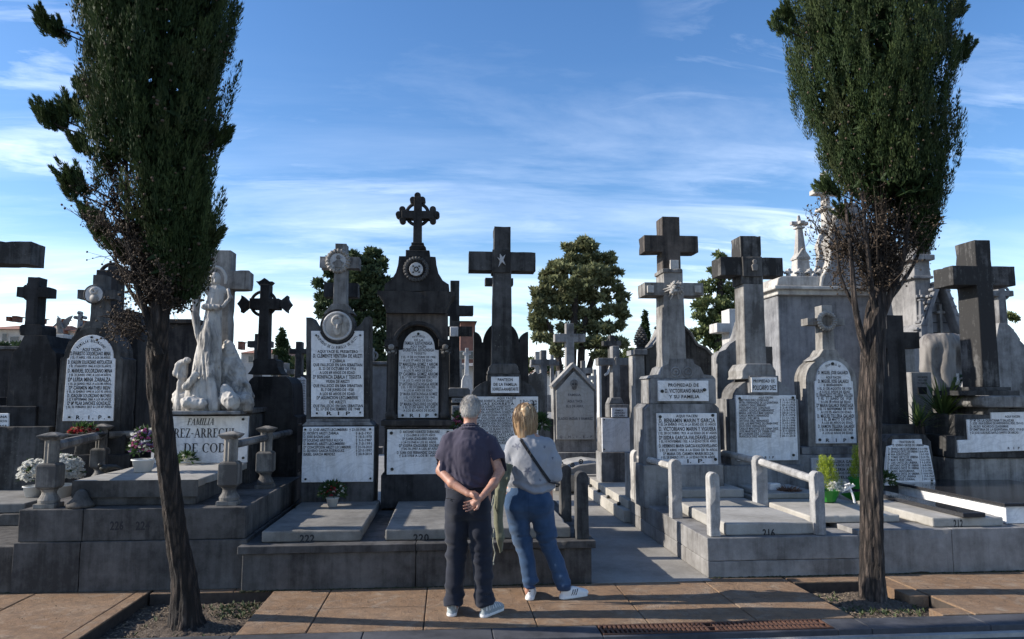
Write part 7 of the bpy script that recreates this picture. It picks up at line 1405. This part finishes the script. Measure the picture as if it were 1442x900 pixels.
f = Fld((.02, .08, .76), (.24, .30, .98), .006); f.ell((WX(768), .20, .87), (.075, .035, .065), .02); f.cut(lambda P: P[..., 2] - .93); bodyput(f, 'pouch', [M_strap], bag, wo_)
bag.location = wo_ + Matrix.Rotation(R(-8), 3, 'Z') @ (bag.location - wo_); bag.rotation_euler.z = R(-8)
shoe(wom, R(-3), wo_ + Vector((WX(749), -.055, 0)), M_shoeW, .92, True); shoe(wom, R(-58), wo_ + Vector((WX(792), -.005, 0)), M_shoeW, .92, True)
# long half-up hair
hx, hy, hz = hc
f = Fld((hx - .16, -.18, 1.33), (hx + .16, .16, 1.70), .0045)
f.ell((hx, hy - .005, hz + .025), (.084, .100, .098), .02); f.ell((hx, hy - .035, hz - .03), (.080, .062, .10), .03); f.chain([(hx - .02, hy - .06, hz - .06), (hx - .01, hy - .075, hz - .17)], [.065, .048], .03, .7); f.cap((hx + .03, hy - .055, hz - .05), (hx + .045, hy - .06, hz - .165), .06, .028, .03, .7); f.cap((hx, hy - .085, hz + .065), (hx + .004, hy - .10, hz + .02), .022, .018, .015)
f.cut(lambda P: P[..., 1] - (hy + .03) - .45 * np.maximum(P[..., 2] - hz - .0, 0)); f.warp(lambda P: .004 * vnoise(P, (75, 75, 6), 71) + .003 * vnoise(P, (30, 30, 4), 72))
me = f.mesh('hair'); V = f.V.copy(); tn = np.clip(.40 + .55 * np.exp(-((V[:, 2] - 1.63) / .05) ** 2) + .28 * vnoise(V, (60, 60, 5), 73), 0, 1); at_ = me.attributes.new('tint', 'FLOAT', 'POINT'); at_.data.foreach_set('value', tn.astype(np.float32)); me.transform(Matrix.Translation(wo_)); put('hair', me, M_blond, wom, smooth=True)
n = 5200; th = rng.uniform(np.pi * .92, np.pi * 2.08, n); u = rng.uniform(0, 1, n); tie = np.array([hx + .003, hy - .098, hz + .055]); K = 9; Pth = np.zeros((n, K, 3)); up_ = rng.random(n) < .30
for k in range(K):
    t = k / (K - 1)
    # half of the top hair is drawn to the tie, the rest falls to the shoulders
    phi = R(78) - t * R(78); r0 = np.array([.086, .103, .104]); sx_ = hx + r0[0] * np.cos(th) * np.cos(phi); sy_ = hy - .004 + r0[1] * np.sin(th) * np.cos(phi) * .98; sz_ = hz + .024 + r0[2] * math.sin(phi); a = np.stack([sx_, sy_, np.full(n, sz_)], 1)
    Pth[:, k] = a
fall = np.zeros((n, K, 3))
for k in range(K):
    t = k / (K - 1); zt = hz + .112 - t * (.272 + .05 * ((u * 7.3) % 1)); hh = (float(np.mean(zt)) - hz - .02) / .102; rr = (.089 * math.sqrt(max(1 - hh * hh, .02)) if hh > 0 else .089) + (.010 * math.sin(t * 3) if hh < 0 else 0) - .045 * max(t - .55, 0); fall[:, k] = np.stack([hx + rr * np.cos(th) * (1 - .1 * t) + .012 * np.sin(6 * u + 4 * t), hy - .015 * t + (rr + .010 - .02 * t) * np.sin(th), zt * np.ones(n) - .06 * t * t * (np.sin(7 * u * 6.28) * .5 + u - .5)], 1)
Pth[~up_] = fall[~up_]
tt = np.linspace(0, 1, K)[None, :, None] ** 1.3; m_ = up_; Pth[m_] = Pth[m_] * (1 - tt) + (tie + rng.normal(0, .006, (m_.sum(), 1, 3))) * tt
nr = Pth - np.array([hx, hy, 0]); nr[..., 2] = 0; nr /= np.linalg.norm(nr, axis=-1, keepdims=True) + 1e-6; Pth += nr * rng.uniform(-.004, .007, (n, 1, 1)) + rng.normal(0, .0012, Pth.shape)
strands('hair_strands', Pth, rng.uniform(.0010, .0021, n), np.clip(.50 + .28 * up_ + rng.normal(0, .26, n), 0, 1), M_blond, wom, wo_)
g = G(); g.ball(wo_ + Vector(tie), .011, 1.6, .8, .8, sub=2); g.put('hair_tie', M_strap, wom)
# the jacket hanging over her left arm
jk = Vector((0, 0, 0)); JX = lambda px: (px - 700) * .0062
f = Fld((-.12, -.12, .30), (.14, .12, 1.24), .006)
pth = [(JX(712), .0, 1.14, .026), (JX(706), -.02, 1.04, .034), (JX(703), -.03, .94, .034), (JX(700), -.03, .8, .036), (JX(702), -.02, .66, .042), (JX(704), -.02, .55, .040), (JX(706), -.01, .47, .022)]
for sx_, w, a0 in ((0, 1, 0), (.035, .8, 1), (-.022, .55, 2), (.06, .6, 3)):
    pts = [(x + sx_ * (1 - .2 * i), y + .012 * math.sin(2 * i + a0), z - .02 * a0 * (i / 6)) for i, (x, y, z, r) in enumerate(pth)]; f.chain(pts, [r * w * .82 for *_, r in pth], .015)
f.warp(lambda P: .010 * vnoise(P, (22, 20, 4.5), 81) + .006 * vnoise(P, (45, 40, 9), 82))
jo = Vector((atY(700, 700, 6.42)[0], 6.42, 0)); jt = empty('jacket', jo + Vector((0, 0, .8)), 'crumpled olive green jacket hanging between the man and the woman', 'jacket'); bodyput(f, 'cloth', [M_olive], jt, jo)
g = G(); g.path([jo + Vector(v) for v in ((-.03, -.06, .62), (-.04, -.07, .5), (-.02, -.06, .42), (-.035, -.05, .34))], .005, 6); g.path([jo + Vector(v) for v in ((-.03, -.05, .9), (-.06, -.06, .75), (-.055, -.07, .6), (-.05, -.05, .48))], .005, 6); g.ball(jo + Vector((-.035, -.05, .33)), .011, sub=1); g.put('drawstring', plain('pale_cord', (.42, .41, .33), .9), jt)

# ------------------------------------------------------------------ the marble statue
YS = 9.05; SO = Vector((atY(303, 540, YS)[0], YS, atY(303, 579, YS)[1])); kS = abs(atY(303, 500, YS)[0] - atY(302, 500, YS)[0])
def q_(px, py, dy=0): a = atY(px, py, YS + dy); return (a[0] - SO.x, dy, a[1] - SO.z)
M_stcross = stone('statue_cross_stone', (0.42, 0.40, 0.37), (0.15, 0.14, 0.13), .55, .8)
st = empty('marble_statue', SO, 'white marble statue of draped figures embracing a cross on a rock base', 'statue')
g = G(YS); g.cross(307.5, 352, 560, 14, 380, 407, 268, 348, .18, .42, 15); g.put('cross', M_stcross, st, bevel=.012)
f = Fld((-.62, -.62, -.02), (.62, .50, 2.1), .0075)
def c_(a, b, ra, rb, k=.02, **kw): f.cap(q_(*a), q_(*b), ra * kS, rb * kS, k, **kw)
for a, b, ra, rb in (((304, 412, .0), (301, 440, -.04), 12, 11), ((301, 440, -.04), (296, 478, -.08), 11, 15), ((296, 478, -.08), (290, 530, -.10), 15, 20), ((290, 530, -.10), (284, 574, -.12), 20, 27), ((300, 520, .02), (304, 574, .0), 14, 20),   # slender robe
    ((290, 515, -.16), (272, 574, -.22), 6, 10), ((294, 500, -.2), (302, 574, -.3), 5, 8), ((284, 530, -.1), (258, 574, -.12), 5, 9), ((262, 508, -.1), (256, 540, -.1), 4, 6), ((256, 540, -.1), (252, 574, -.12), 6, 8),
    ((296, 410, .02), (312, 410, .02), 7, 7), ((279, 405, -.05), (275, 440, -.08), 5, 6), ((275, 440, -.08), (280, 474, -.1), 6, 4.5), ((280, 474, -.1), (286, 500, -.12), 4.5, 2.5),
    ((292, 410, -.02), (283, 398, -.02), 4.6, 4), ((283, 398, -.02), (284, 382, -.02), 4, 3.4), ((284, 382, -.02), (296, 371, -.02), 3.2, 2.4), ((288, 432, -.16), (312, 433, -.16), 4.4, 3.8), ((312, 433, -.16), (325, 420, -.12), 3.8, 2.8), ((325, 420, -.12), (321, 408, -.08), 2.8, 2.2)): c_(a, b, ra, rb, .012)
f.ell(q_(303, 393, -.02), (8 * kS, 8.5 * kS, 10.5 * kS), .006); f.cap(q_(303, 394, -.11), q_(303, 397, -.115), .014, .018, .008); f.ell(q_(279, 402, -.04), (6 * kS, 7 * kS, 7.5 * kS), .01)
for i in range(14):
    a0, a1 = R(-20 + 220 * i / 14), R(-20 + 220 * (i + 1) / 14); f.cap(q_(304 + 14 * math.cos(a0), 393 - 17 * math.sin(a0), -.02), q_(304 + 14 * math.cos(a1), 393 - 17 * math.sin(a1), -.02), 2.2 * kS, 2.2 * kS, .008)
for q in (-3.2, 3.2): f.ell(q_(303 + q, 391, -.092), (.011, .012, .009), .001, op='sub')
f.cap(q_(300, 399.5, -.1), q_(306, 399.5, -.1), .005, .005, .001, op='sub')
for a, b, r in (((264, 508, -.12), (252, 514, -.1), 5), ((252, 514, -.1), (249, 526, -.1), 5), ((249, 526, -.1), (258, 532, -.12), 5), ((276, 528, -.3), (262, 545, -.3), 5)): c_(a, b, r, r, .01)
f.warp(lambda P: np.clip((1.62 - P[..., 2]) / .25, .12, 1) * (.019 * (np.abs(vnoise(P + .35 * P[..., 2:3] * np.array([.5, 0, 0], np.float32), (26, 20, 2.4), 91)) - .3) + .012 * (np.abs(vnoise(P, (48, 40, 5), 92)) - .3))); f.cut(lambda P: -P[..., 2]); bodyput(f, 'figure', [M_statue], st, SO)
f = Fld((-.62, -.62, -.02), (.62, .50, 1.2), .0095)
for a, b, ra, rb in (((322, 486, .1), (326, 520, .08), 9, 17), ((326, 520, .08), (332, 560, .02), 17, 24), ((344, 545, .0), (346, 568, .0), 9, 13), ((310, 500, .1), (308, 560, .1), 12, 20), ((300, 566, -.2), (342, 566, -.2), 12, 14), ((256, 560, -.05), (300, 564, -.05), 15, 16), ((318, 548, -.28), (326, 566, -.34), 9, 12), ((264, 566, -.34), (282, 570, -.36), 9, 9), ((344, 560, -.2), (346, 574, -.22), 9, 9)): c_(a, b, ra, rb, .03)
f.warp(lambda P: .022 * vnoise(P, (9, 9, 8), 94) + .022 * np.abs(vnoise(P, (20, 20, 17), 95)) + .008 * vnoise(P, (45, 45, 40), 96)); f.cut(lambda P: -P[..., 2]); bodyput(f, 'rock_base', [M_statue], st, SO)
g = G(); a = q_(252, 579); b = q_(352, 579); g.box(SO.x + a[0], SO.x + b[0], YS - .42, YS + .42, SO.z - .03, SO.z + .012); g.put('plinth', M_mid, st, bevel=.01)
# shrouded stone figure on the right
YF = 11.0; FO = Vector((atY(1329, 600, YF)[0], YF, .3)); kS = abs(atY(1329, 500, YF)[0] - atY(1328, 500, YF)[0])
def p_(px, py, dy=0): a = atY(px, py, YF + dy); return (a[0] - FO.x, dy, a[1] - FO.z)
f = Fld((-.55, -.45, 0), (.55, .45, 2.4), .012)
for a, b, ra, rb in (((1328, 476, 0), (1327, 498, 0), 14, 15), ((1327, 500, 0), (1328, 560, 0), 15, 17), ((1328, 560, 0), (1328, 700, 0), 17, 24), ((1308, 492, -.02), (1306, 520, -.02), 11, 9), ((1306, 520, -.02), (1316, 545, -.12), 8, 7), ((1350, 492, -.02), (1354, 522, -.02), 11, 9), ((1354, 522, -.02), (1342, 548, -.12), 8, 7), ((1312, 484, 0), (1344, 484, 0), 14, 14)): f.cap(p_(*a), p_(*b), ra * kS, rb * kS, .05)
f.warp(lambda P: .020 * vnoise(P, (12, 10, 2.2), 97) + .010 * vnoise(P, (26, 22, 5), 98)); f.cut(lambda P: -P[..., 2])
me = f.mesh('shrouded_statue'); me.transform(Matrix.Translation(FO)); o = put('shrouded_statue', me, M_figure, None, FO, 'dark headless looking shrouded stone figure left of the massive cross', 'statue', smooth=True)
# small winged angel far left
YA = 13.2; AO = Vector((atY(84, 470, YA)[0], YA, atY(84, 470, YA)[1])); kS = abs(atY(84, 450, YA)[0] - atY(83, 450, YA)[0])
at3 = empty('angel_statue', AO, 'small stone angel with raised wings on a white block on the left skyline', 'statue')
f = Fld((-.3, -.3, -.1), (.35, .3, .5), .010)
def a_(px, py, dy=0): a = atY(px, py, YA + dy); return (a[0] - AO.x, dy, a[1] - AO.z)
for a, b, ra, rb in (((84, 470, 0), (83, 456, 0), 5, 3.6), ((83, 456, 0), (82, 452, -.05), 3, 2.6), ((83, 449, -.05), (82, 449, -.05), 2.4, 2.4), ((80, 456, -.06), (75, 460, -.08), 1.6, 1.2), ((86, 456, 0), (89, 462, -.05), 1.6, 1.2)): f.cap(a_(*a), a_(*b), ra * kS, rb * kS, .02)
f.cut(lambda P: -P[..., 2]); bodyput(f, 'figure', [M_figure], at3, AO)
for P in ([(85, 458), (90, 450), (96, 446), (102, 444), (99, 450), (95, 457), (90, 464)], [(83, 456), (81, 450), (80, 444), (84, 449), (86, 455)]): g = G(YA); g.poly(P, .04, .08); g.put('wing', M_figure, at3, bevel=.01)
m = Mon('stone_block', 'small white stone block carrying the winged angel', 'pedestal', 84, YA); m.p('block', M_white, ('box', 77.5, 470.2, 89.5, 484, -.15, .3)); m.p('shaft', M_brown, ('box', 76, 484.3, 91, 560, -.2, .35))
# ------------------------------------------------------------------ flowers and pots
def petal_mat(name, a, b=None):
    m, t, bs = newmat(name); n = NB(t); b = b or tuple(v * .7 for v in a); t.links.new(n.mix(n.rng(n.noise(60, 3, raw=True), .3, .7), a, b), bs.inputs['Base Color']); bs.inputs['Roughness'].default_value = .7; tr = t.nodes.new('ShaderNodeBsdfTranslucent'); tr.inputs['Color'].default_value = (*a, 1); mx = t.nodes.new('ShaderNodeMixShader'); mx.inputs[0].default_value = .35; t.links.new(bs.outputs[0], mx.inputs[1]); t.links.new(tr.outputs[0], mx.inputs[2]); t.links.new(mx.outputs[0], t.nodes['Material Output'].inputs['Surface']); return m
MP = {'white': petal_mat('white_petals', (.80, .79, .74)), 'pink': petal_mat('pink_petals', (.62, .16, .34), (.40, .06, .22)), 'lilac': petal_mat('lilac_petals', (.45, .30, .55)), 'red': petal_mat('red_petals', (.42, .03, .04)), 'cream': petal_mat('cream_petals', (.80, .76, .55)), 'salmon': petal_mat('salmon_petals', (.65, .28, .22))}
M_leaf = petal_mat('flower_leaves', (.045, .09, .025), (.02, .045, .012)); M_pot = plain('white_pot', (.70, .70, .68), .5, .1, 20); M_wrap = plain('green_wrap', (.03, .22, .03), .3, .3, 12); M_lime = leaf_mat('lime_conifer_foliage', (.15, .21, .025), (.38, .45, .06), None, .3); M_brownf = petal_mat('dry_brown_leaves', (.22, .13, .09), (.12, .07, .05))
def flower_mesh(kind, P, r, rr):
    """kind 'mum' = many small petals in a ball, 'lily' = six long petals"""
    V, F = [], []
    for (x, y, z) in P:
        s_ = r * rr.uniform(.75, 1.2)
        for _ in range(26 if kind == 'mum' else 6):
            if kind == 'mum': a, b = rr.uniform(0, 6.28), rr.uniform(-.2, 1.4)
            else: a, b = _ * 1.047 + rr.uniform(-.2, .2), rr.uniform(.2, .7)
            d = Vector((math.cos(a) * math.cos(b), math.sin(a) * math.cos(b), math.sin(b))); t = d.cross(Vector((rr.gauss(0, 1), rr.gauss(0, 1), rr.gauss(0, 1)))).normalized() * s_ * (.22 if kind == 'mum' else .30); c = Vector((x, y, z)); n = len(V)
            V += [c + d * s_ * .15, c + d * s_ * .7 + t, c + d * s_ * 1.05, c + d * s_ * .7 - t]; F.append((n, n + 1, n + 2, n + 3))
    me = bpy.data.meshes.new('f'); me.from_pydata([tuple(v) for v in V], [], F); me.update(); return me
def bouquet(label, c, rx, rz, mix, pot=None, seed=1, leaves=60, r=.02, n=60, cat='flowers', name='flower_pot', ry=None, wrap=None, kind='mum', leaflen=.09):
    rr = random.Random(seed); c = Vector(c); t = empty(name, c, label, cat); ry = ry or rx
    ph = 0
    if pot:
        h, pr = pot; ph = h; g = G(); g.lathe(c.x, c.y, [(pr * .72, c.z + .002), (pr, c.z + h), (pr * 1.06, c.z + h), (pr * 1.06, c.z + h * .9)], 18); g.put('pot', wrap or M_pot, t, smooth=True)
    cc = c + Vector((0, 0, ph + rz * .8))
    for k, (col, frac, kd) in enumerate(mix):
        P = []
        for _ in range(max(1, int(n * frac))):
            a, b = rr.uniform(0, 6.28), math.asin(rr.uniform(-.45, 1)); q = rr.uniform(.78, 1.05); P.append((cc.x + rx * q * math.cos(a) * math.cos(b), cc.y + ry * q * math.sin(a) * math.cos(b), cc.z + rz * q * math.sin(b)))
        put('blossoms', flower_mesh(kd, P, r * (2.0 if kd == 'lily' else 1), rr), MP[col], t, kind='stuff')
    V, F = [], []
    for _ in range(leaves * 3):
        a, b = rr.uniform(0, 6.28), rr.uniform(-.5, 1.4); d = Vector((math.cos(a) * math.cos(b), math.sin(a) * math.cos(b), math.sin(b))); p = cc + Vector((d.x * rx, d.y * ry, d.z * rz)) * rr.uniform(.3, .85); e = d + Vector((rr.gauss(0, .4), rr.gauss(0, .4), rr.gauss(0, .3))); e.normalize(); t_ = e.cross(Vector((rr.gauss(0, 1), rr.gauss(0, 1), rr.gauss(0, 1)))).normalized() * leaflen * .16; n_ = len(V)
        V += [p, p + e * leaflen * .5 + t_, p + e * leaflen, p + e * leaflen * .5 - t_]; F.append((n_, n_ + 1, n_ + 2, n_ + 3))
    me = bpy.data.meshes.new('leaves'); me.from_pydata([tuple(v) for v in V], [], F); put('leaves', me, M_leaf, t, kind='stuff'); return t
def pz(px, py, Y, z=None): a = atY(px, py, Y); return (a[0], Y, a[1] if z is None else z)
bouquet('white chrysanthemum pot behind the left baluster, on the worn slab', pz(48, 668, 8.75, .622), .15, .15, [('white', 1, 'mum')], (.12, .10), 1, 20, .030, 200)
bouquet('big mass of white chrysanthemums in a crumpled white wrap, right of the left baluster', pz(86, 675, 8.6, .622), .21, .17, [('white', 1, 'mum')], (.15, .13), 2, 25, .030, 420)
bouquet('white pot of lilies with pink and lilac flowers on the white marble slab', pz(201, 670, 8.0, .957), .13, .17, [('white', .10, 'lily'), ('pink', .35, 'mum'), ('lilac', .4, 'mum'), ('cream', .05, 'lily')], (.13, .11), 3, 90, .024, 150)
bouquet('low bunch of small white flowers at the foot of the family plaque', pz(262, 652, 8.8), .09, .05, [('white', .7, 'mum'), ('cream', .3, 'mum')], None, 4, 30, .018, 50)
bouquet('small pot of white daisies with dark red flowers on the slab carved 222', pz(468, 710, 8.55, .502), .13, .085, [('white', .6, 'mum'), ('red', .4, 'mum')], (.10, .07), 5, 90, .022, 60)
t = bouquet('red and salmon flowers in a shallow stone bowl under the round headed plaque', pz(117, 612, 8.9), .14, .05, [('red', .5, 'mum'), ('salmon', .5, 'mum')], None, 6, 50, .026, 60)
g = G(); X, Z = atY(117, 612, 8.9); g.lathe(X, 8.9, [(.08, Z - .22), (.07, Z - .12), (.22, Z - .02), (.25, Z + .01), (.23, Z + .012)], 20); g.put('bowl', M_dark, t, smooth=True)
bouquet('pink, white and red flowers beside the man\'s head', pz(648, 604, 8.9), .09, .10, [('pink', .5, 'mum'), ('white', .3, 'mum'), ('red', .2, 'mum')], None, 7, 60, .026, 40)
bouquet('small spray of white flowers and leaves beside the woman\'s hair', pz(763, 608, 9.0), .06, .11, [('white', .6, 'mum')], None, 8, 60, .02, 26)
bouquet('white and cream flowers just right of the right cypress trunk', pz(1249, 684, 8.8), .08, .08, [('white', .3, 'lily'), ('cream', .4, 'mum')], None, 9, 60, .024, 30)
# lime conifers
def lime(label, px, py, Y, h, r, seed, extra):
    c = Vector(pz(px, py, Y)); rg = np.random.default_rng(seed); t = empty('potted_shrub', c, label, 'shrub')
    n = 130; th = rg.uniform(0, 6.3, n); u = rg.random(n); q = r * np.sqrt(rg.random(n)) * (1 - .75 * u); B0 = np.stack([c.x + q * np.cos(th), c.y + q * np.sin(th), c.z + .10 + u * h * .75], 1); per = 40
    i = np.repeat(np.arange(n), per); ax = np.stack([np.cos(th) * .25, np.sin(th) * .25, np.ones(n)], 1)[i]; v = rg.random(n * per); sd_ = rg.standard_normal((n * per, 3)); sd_[:, 2] *= .3
    B = B0[i] + ax * (v * .11)[:, None] + sd_ * (.014 * (1 - v * .7))[:, None]
    blades('foliage', B, ax + sd_ * .35, rg.uniform(.014, .03, n * per), rg.uniform(.0015, .003, n * per), np.clip(v * .9 + rg.normal(0, .15, n * per), 0, 1), M_lime, t)
    g = G(); g.lathe(c.x, c.y, [(.09, c.z), (.13, c.z + .09), (.15, c.z + .13), (.13, c.z + .11)], 12); g.put('wrap', M_wrap, t)
    if extra:
        rr = random.Random(seed); P = [(c.x + rr.uniform(-.05, .2), c.y - .1 + rr.uniform(-.05, .05), c.z + rr.uniform(.12, .22)) for _ in range(30)]; put('blossoms', flower_mesh('mum', P, .026, rr), MP['white'], t, kind='stuff')
        g = G()
        for k in range(3): a = .6 + k * 1.2; g.path([(c.x + .2, c.y - .14, c.z + .17), (c.x + .2 + .06 * math.cos(a), c.y - .16, c.z + .17 + .05 * math.sin(a)), (c.x + .2 + .09 * math.cos(a + .5), c.y - .15, c.z + .16 + .06 * math.sin(a + .5)), (c.x + .2, c.y - .145, c.z + .165)], .012, 6)
        g.path([(c.x + .2, c.y - .15, c.z + .16), (c.x + .22, c.y - .17, c.z + .08), (c.x + .23, c.y - .18, c.z + .0)], .013, 6); g.put('ribbon', M_shoeW, t)
        V = [(c.x + .1, c.y - .1, c.z + .1), (c.x + .3, c.y - .18, c.z + .13), (c.x + .45, c.y - .1, c.z + .02), (c.x + .28, c.y - .05, c.z + .005)]; g = G(); g.bm.faces.new([g.bm.verts.new(v) for v in V]); bmesh.ops.solidify(g.bm, geom=g.bm.faces[:], thickness=.006); g.put('wrap_leaf', M_wrap, t)
lime('bright yellow green potted conifer with white ribbon in front of the wreathed plaque', 1165, 706, 8.4, .42, .16, 31, True)
lime('second yellow green potted conifer mostly hidden behind the right cypress trunk', 1212, 688, 8.9, .45, .11, 32, False)
t = empty('dry_plant', pz(1112, 706, 8.9), 'dry brown potted plant between the rail and the yellow green conifer', 'plant'); c = Vector(pz(1112, 706, 8.9)); rg = np.random.default_rng(8); n = 1500; th = rg.uniform(0, 6.3, n)
blades('leaves', np.stack([c.x + .10 * np.cos(th) * rg.random(n), c.y + .10 * np.sin(th) * rg.random(n), c.z + .03 + rg.random(n) * .10], 1), np.stack([np.cos(th), np.sin(th), rg.uniform(-.2, 1, n)], 1), rg.uniform(.04, .11, n), rg.uniform(.003, .008, n), rg.random(n), M_brownf, t)
g = G(); g.lathe(c.x, c.y, [(.07, c.z - .04), (.10, c.z + .05), (.09, c.z + .05)], 12); g.put('pot', M_dark, t)
m = Mon('stone_box', 'little white marble box on the ledge left of the dry brown plant', 'box', 1092, 9.0); m.p('box', M_marble, ('box', 1085, 681, 1100, 697, 0, .1)); 
# spiky yucca
M_yucca = leaf_mat('yucca_leaves', (.035, .065, .022), (.09, .13, .04), None, .15)
def yucca(label, px, py, Y, n, L_, seed):
    c = Vector(pz(px, py, Y)); rr = random.Random(seed); t = empty('yucca_plant', c, label, 'plant'); V, F, T = [], [], []
    for _ in range(n):
        a = rr.uniform(0, 6.28); e = rr.uniform(.15, 1.35); l = L_ * rr.uniform(.7, 1.1); d = Vector((math.cos(a) * math.cos(e), math.sin(a) * math.cos(e), math.sin(e))); s_ = d.cross(Vector((0, 0, 1))).normalized() * .013; k = len(V); b = c + Vector((0, 0, .18 + rr.uniform(0, .12)))
        for q, w in ((0, .8), (.35, 1), (.7, .7), (1, .05)): p = b + d * l * q - Vector((0, 0, .22 * l * q * q * math.cos(e))); V += [p - s_ * w, p + s_ * w]; T += [q, q]
        for q in range(3): F.append((k + 2 * q, k + 2 * q + 1, k + 2 * q + 3, k + 2 * q + 2))
    me = npmesh('leaves', np.array([tuple(v) for v in V]), F); at_ = me.attributes.new('tint', 'FLOAT', 'POINT'); at_.data.foreach_set('value', np.array(T, np.float32)); put('leaves', me, M_yucca, t)
    g = G(); g.lathe(c.x, c.y, [(.08, .4), (.07, c.z + .1), (.05, c.z + .32)], 10); g.put('stem', M_bark, t)
yucca('large spiky yucca right of the small photo gravestone', 1330, 610, 9.75, 130, .62, 1); yucca('smaller spiky yucca at the foot of the tall black square cross', 1296, 625, 9.6, 60, .42, 2)
t = empty('wreath', pz(1357, 548, 9.9), 'round wreath with white ribbons on a thin stand left of the massive cross', 'wreath'); g = G(9.9); g.ring(1358, 545, 13, 4.5, 0, 40, 8, .25, 16); g.put('ring', M_leaf, t)
rr = random.Random(2); X, Z = atY(1358, 545, 9.85); put('blossoms', flower_mesh('mum', [(X + .115 * math.cos(a), 9.84, Z + .115 * math.sin(a)) for a in [rr.uniform(0, 6.3) for _ in range(26)]], .026, rr), MP['white'], t, kind='stuff')
g = G(9.9); g.pbox(1348, 526, 1351, 540, -.06, -.05); g.pbox(1357, 524, 1360, 541, -.065, -.055); g.pbox(1368, 524, 1371, 548, -.06, -.05); g.put('ribbon', M_marble, t); g = G(9.9); g.pbox(1351, 558, 1356, 600, 0, .03); g.put('stand', M_mid, t)
t = empty('bronze_ornament', pz(155, 668, 7.9), 'small dark bronze ornament on the white marble slab, beside the second baluster', 'ornament'); c = Vector((atY(152, 668, 7.9)[0], 7.9, .965)); g = G(); g.ball(c + Vector((-.03, 0, .04)), .05, 1.1, .7, .8, sub=2); g.put('body', M_bronze, t, smooth=True); g = G(); g.path([c + Vector((0, 0, .05)), c + Vector((.08, 0, .055)), c + Vector((.14, 0, .03))], [.03, .02, .008], 8); g.put('tail', M_bronze, t)
g = G(); g.ball(c + Vector((-.075, -.01, .075)), .022, sub=2); g.put('head', M_bronze, t)
m = Mon('carved_block', 'small carved stone scroll at the front corner of the white marble slab base', 'block', 112, 7.2); 
g = G(7.2); g.lathe(atY(112, 712, 7.2)[0], 7.22, [(.12, .725), (.12, .75), (.07, .80), (.045, .86), (.02, .88)], 14); g.put('scroll', M_block, m.t, smooth=True)
# ------------------------------------------------------------------ repeats share a group
GR = {'grave_slab': 'grave slabs of the front row', 'grave_plinth': 'plinths along the pavement', 'stone_railing': 'stone rails and posts round the graves', 'cypress_tree': 'columnar cypresses along the pavement', 'cedar_tree': 'conifers behind the graves',
      'house': 'houses beyond the cemetery', 'stone_cross': 'small crosses in the far rows', 'stone_stele': 'upright slabs between the monuments', 'flower_pot': 'flowers laid on the graves', 'potted_shrub': 'yellow green potted conifers', 'yucca_plant': 'spiky yuccas', 'slender_cypress': 'slender cypresses on the skyline',
      'leafy_bush': 'bushes behind the graves', 'person': 'couple standing on the pavement', 'cross_monument': 'family monuments topped by a cross', 'plaque_monument': 'family monuments with a round headed plaque'}
for o in list(C.objects):
    if o.parent is None:
        b = o.name.split('.')[0]
        if b in GR and 'group' not in o: o['group'] = GR[b]
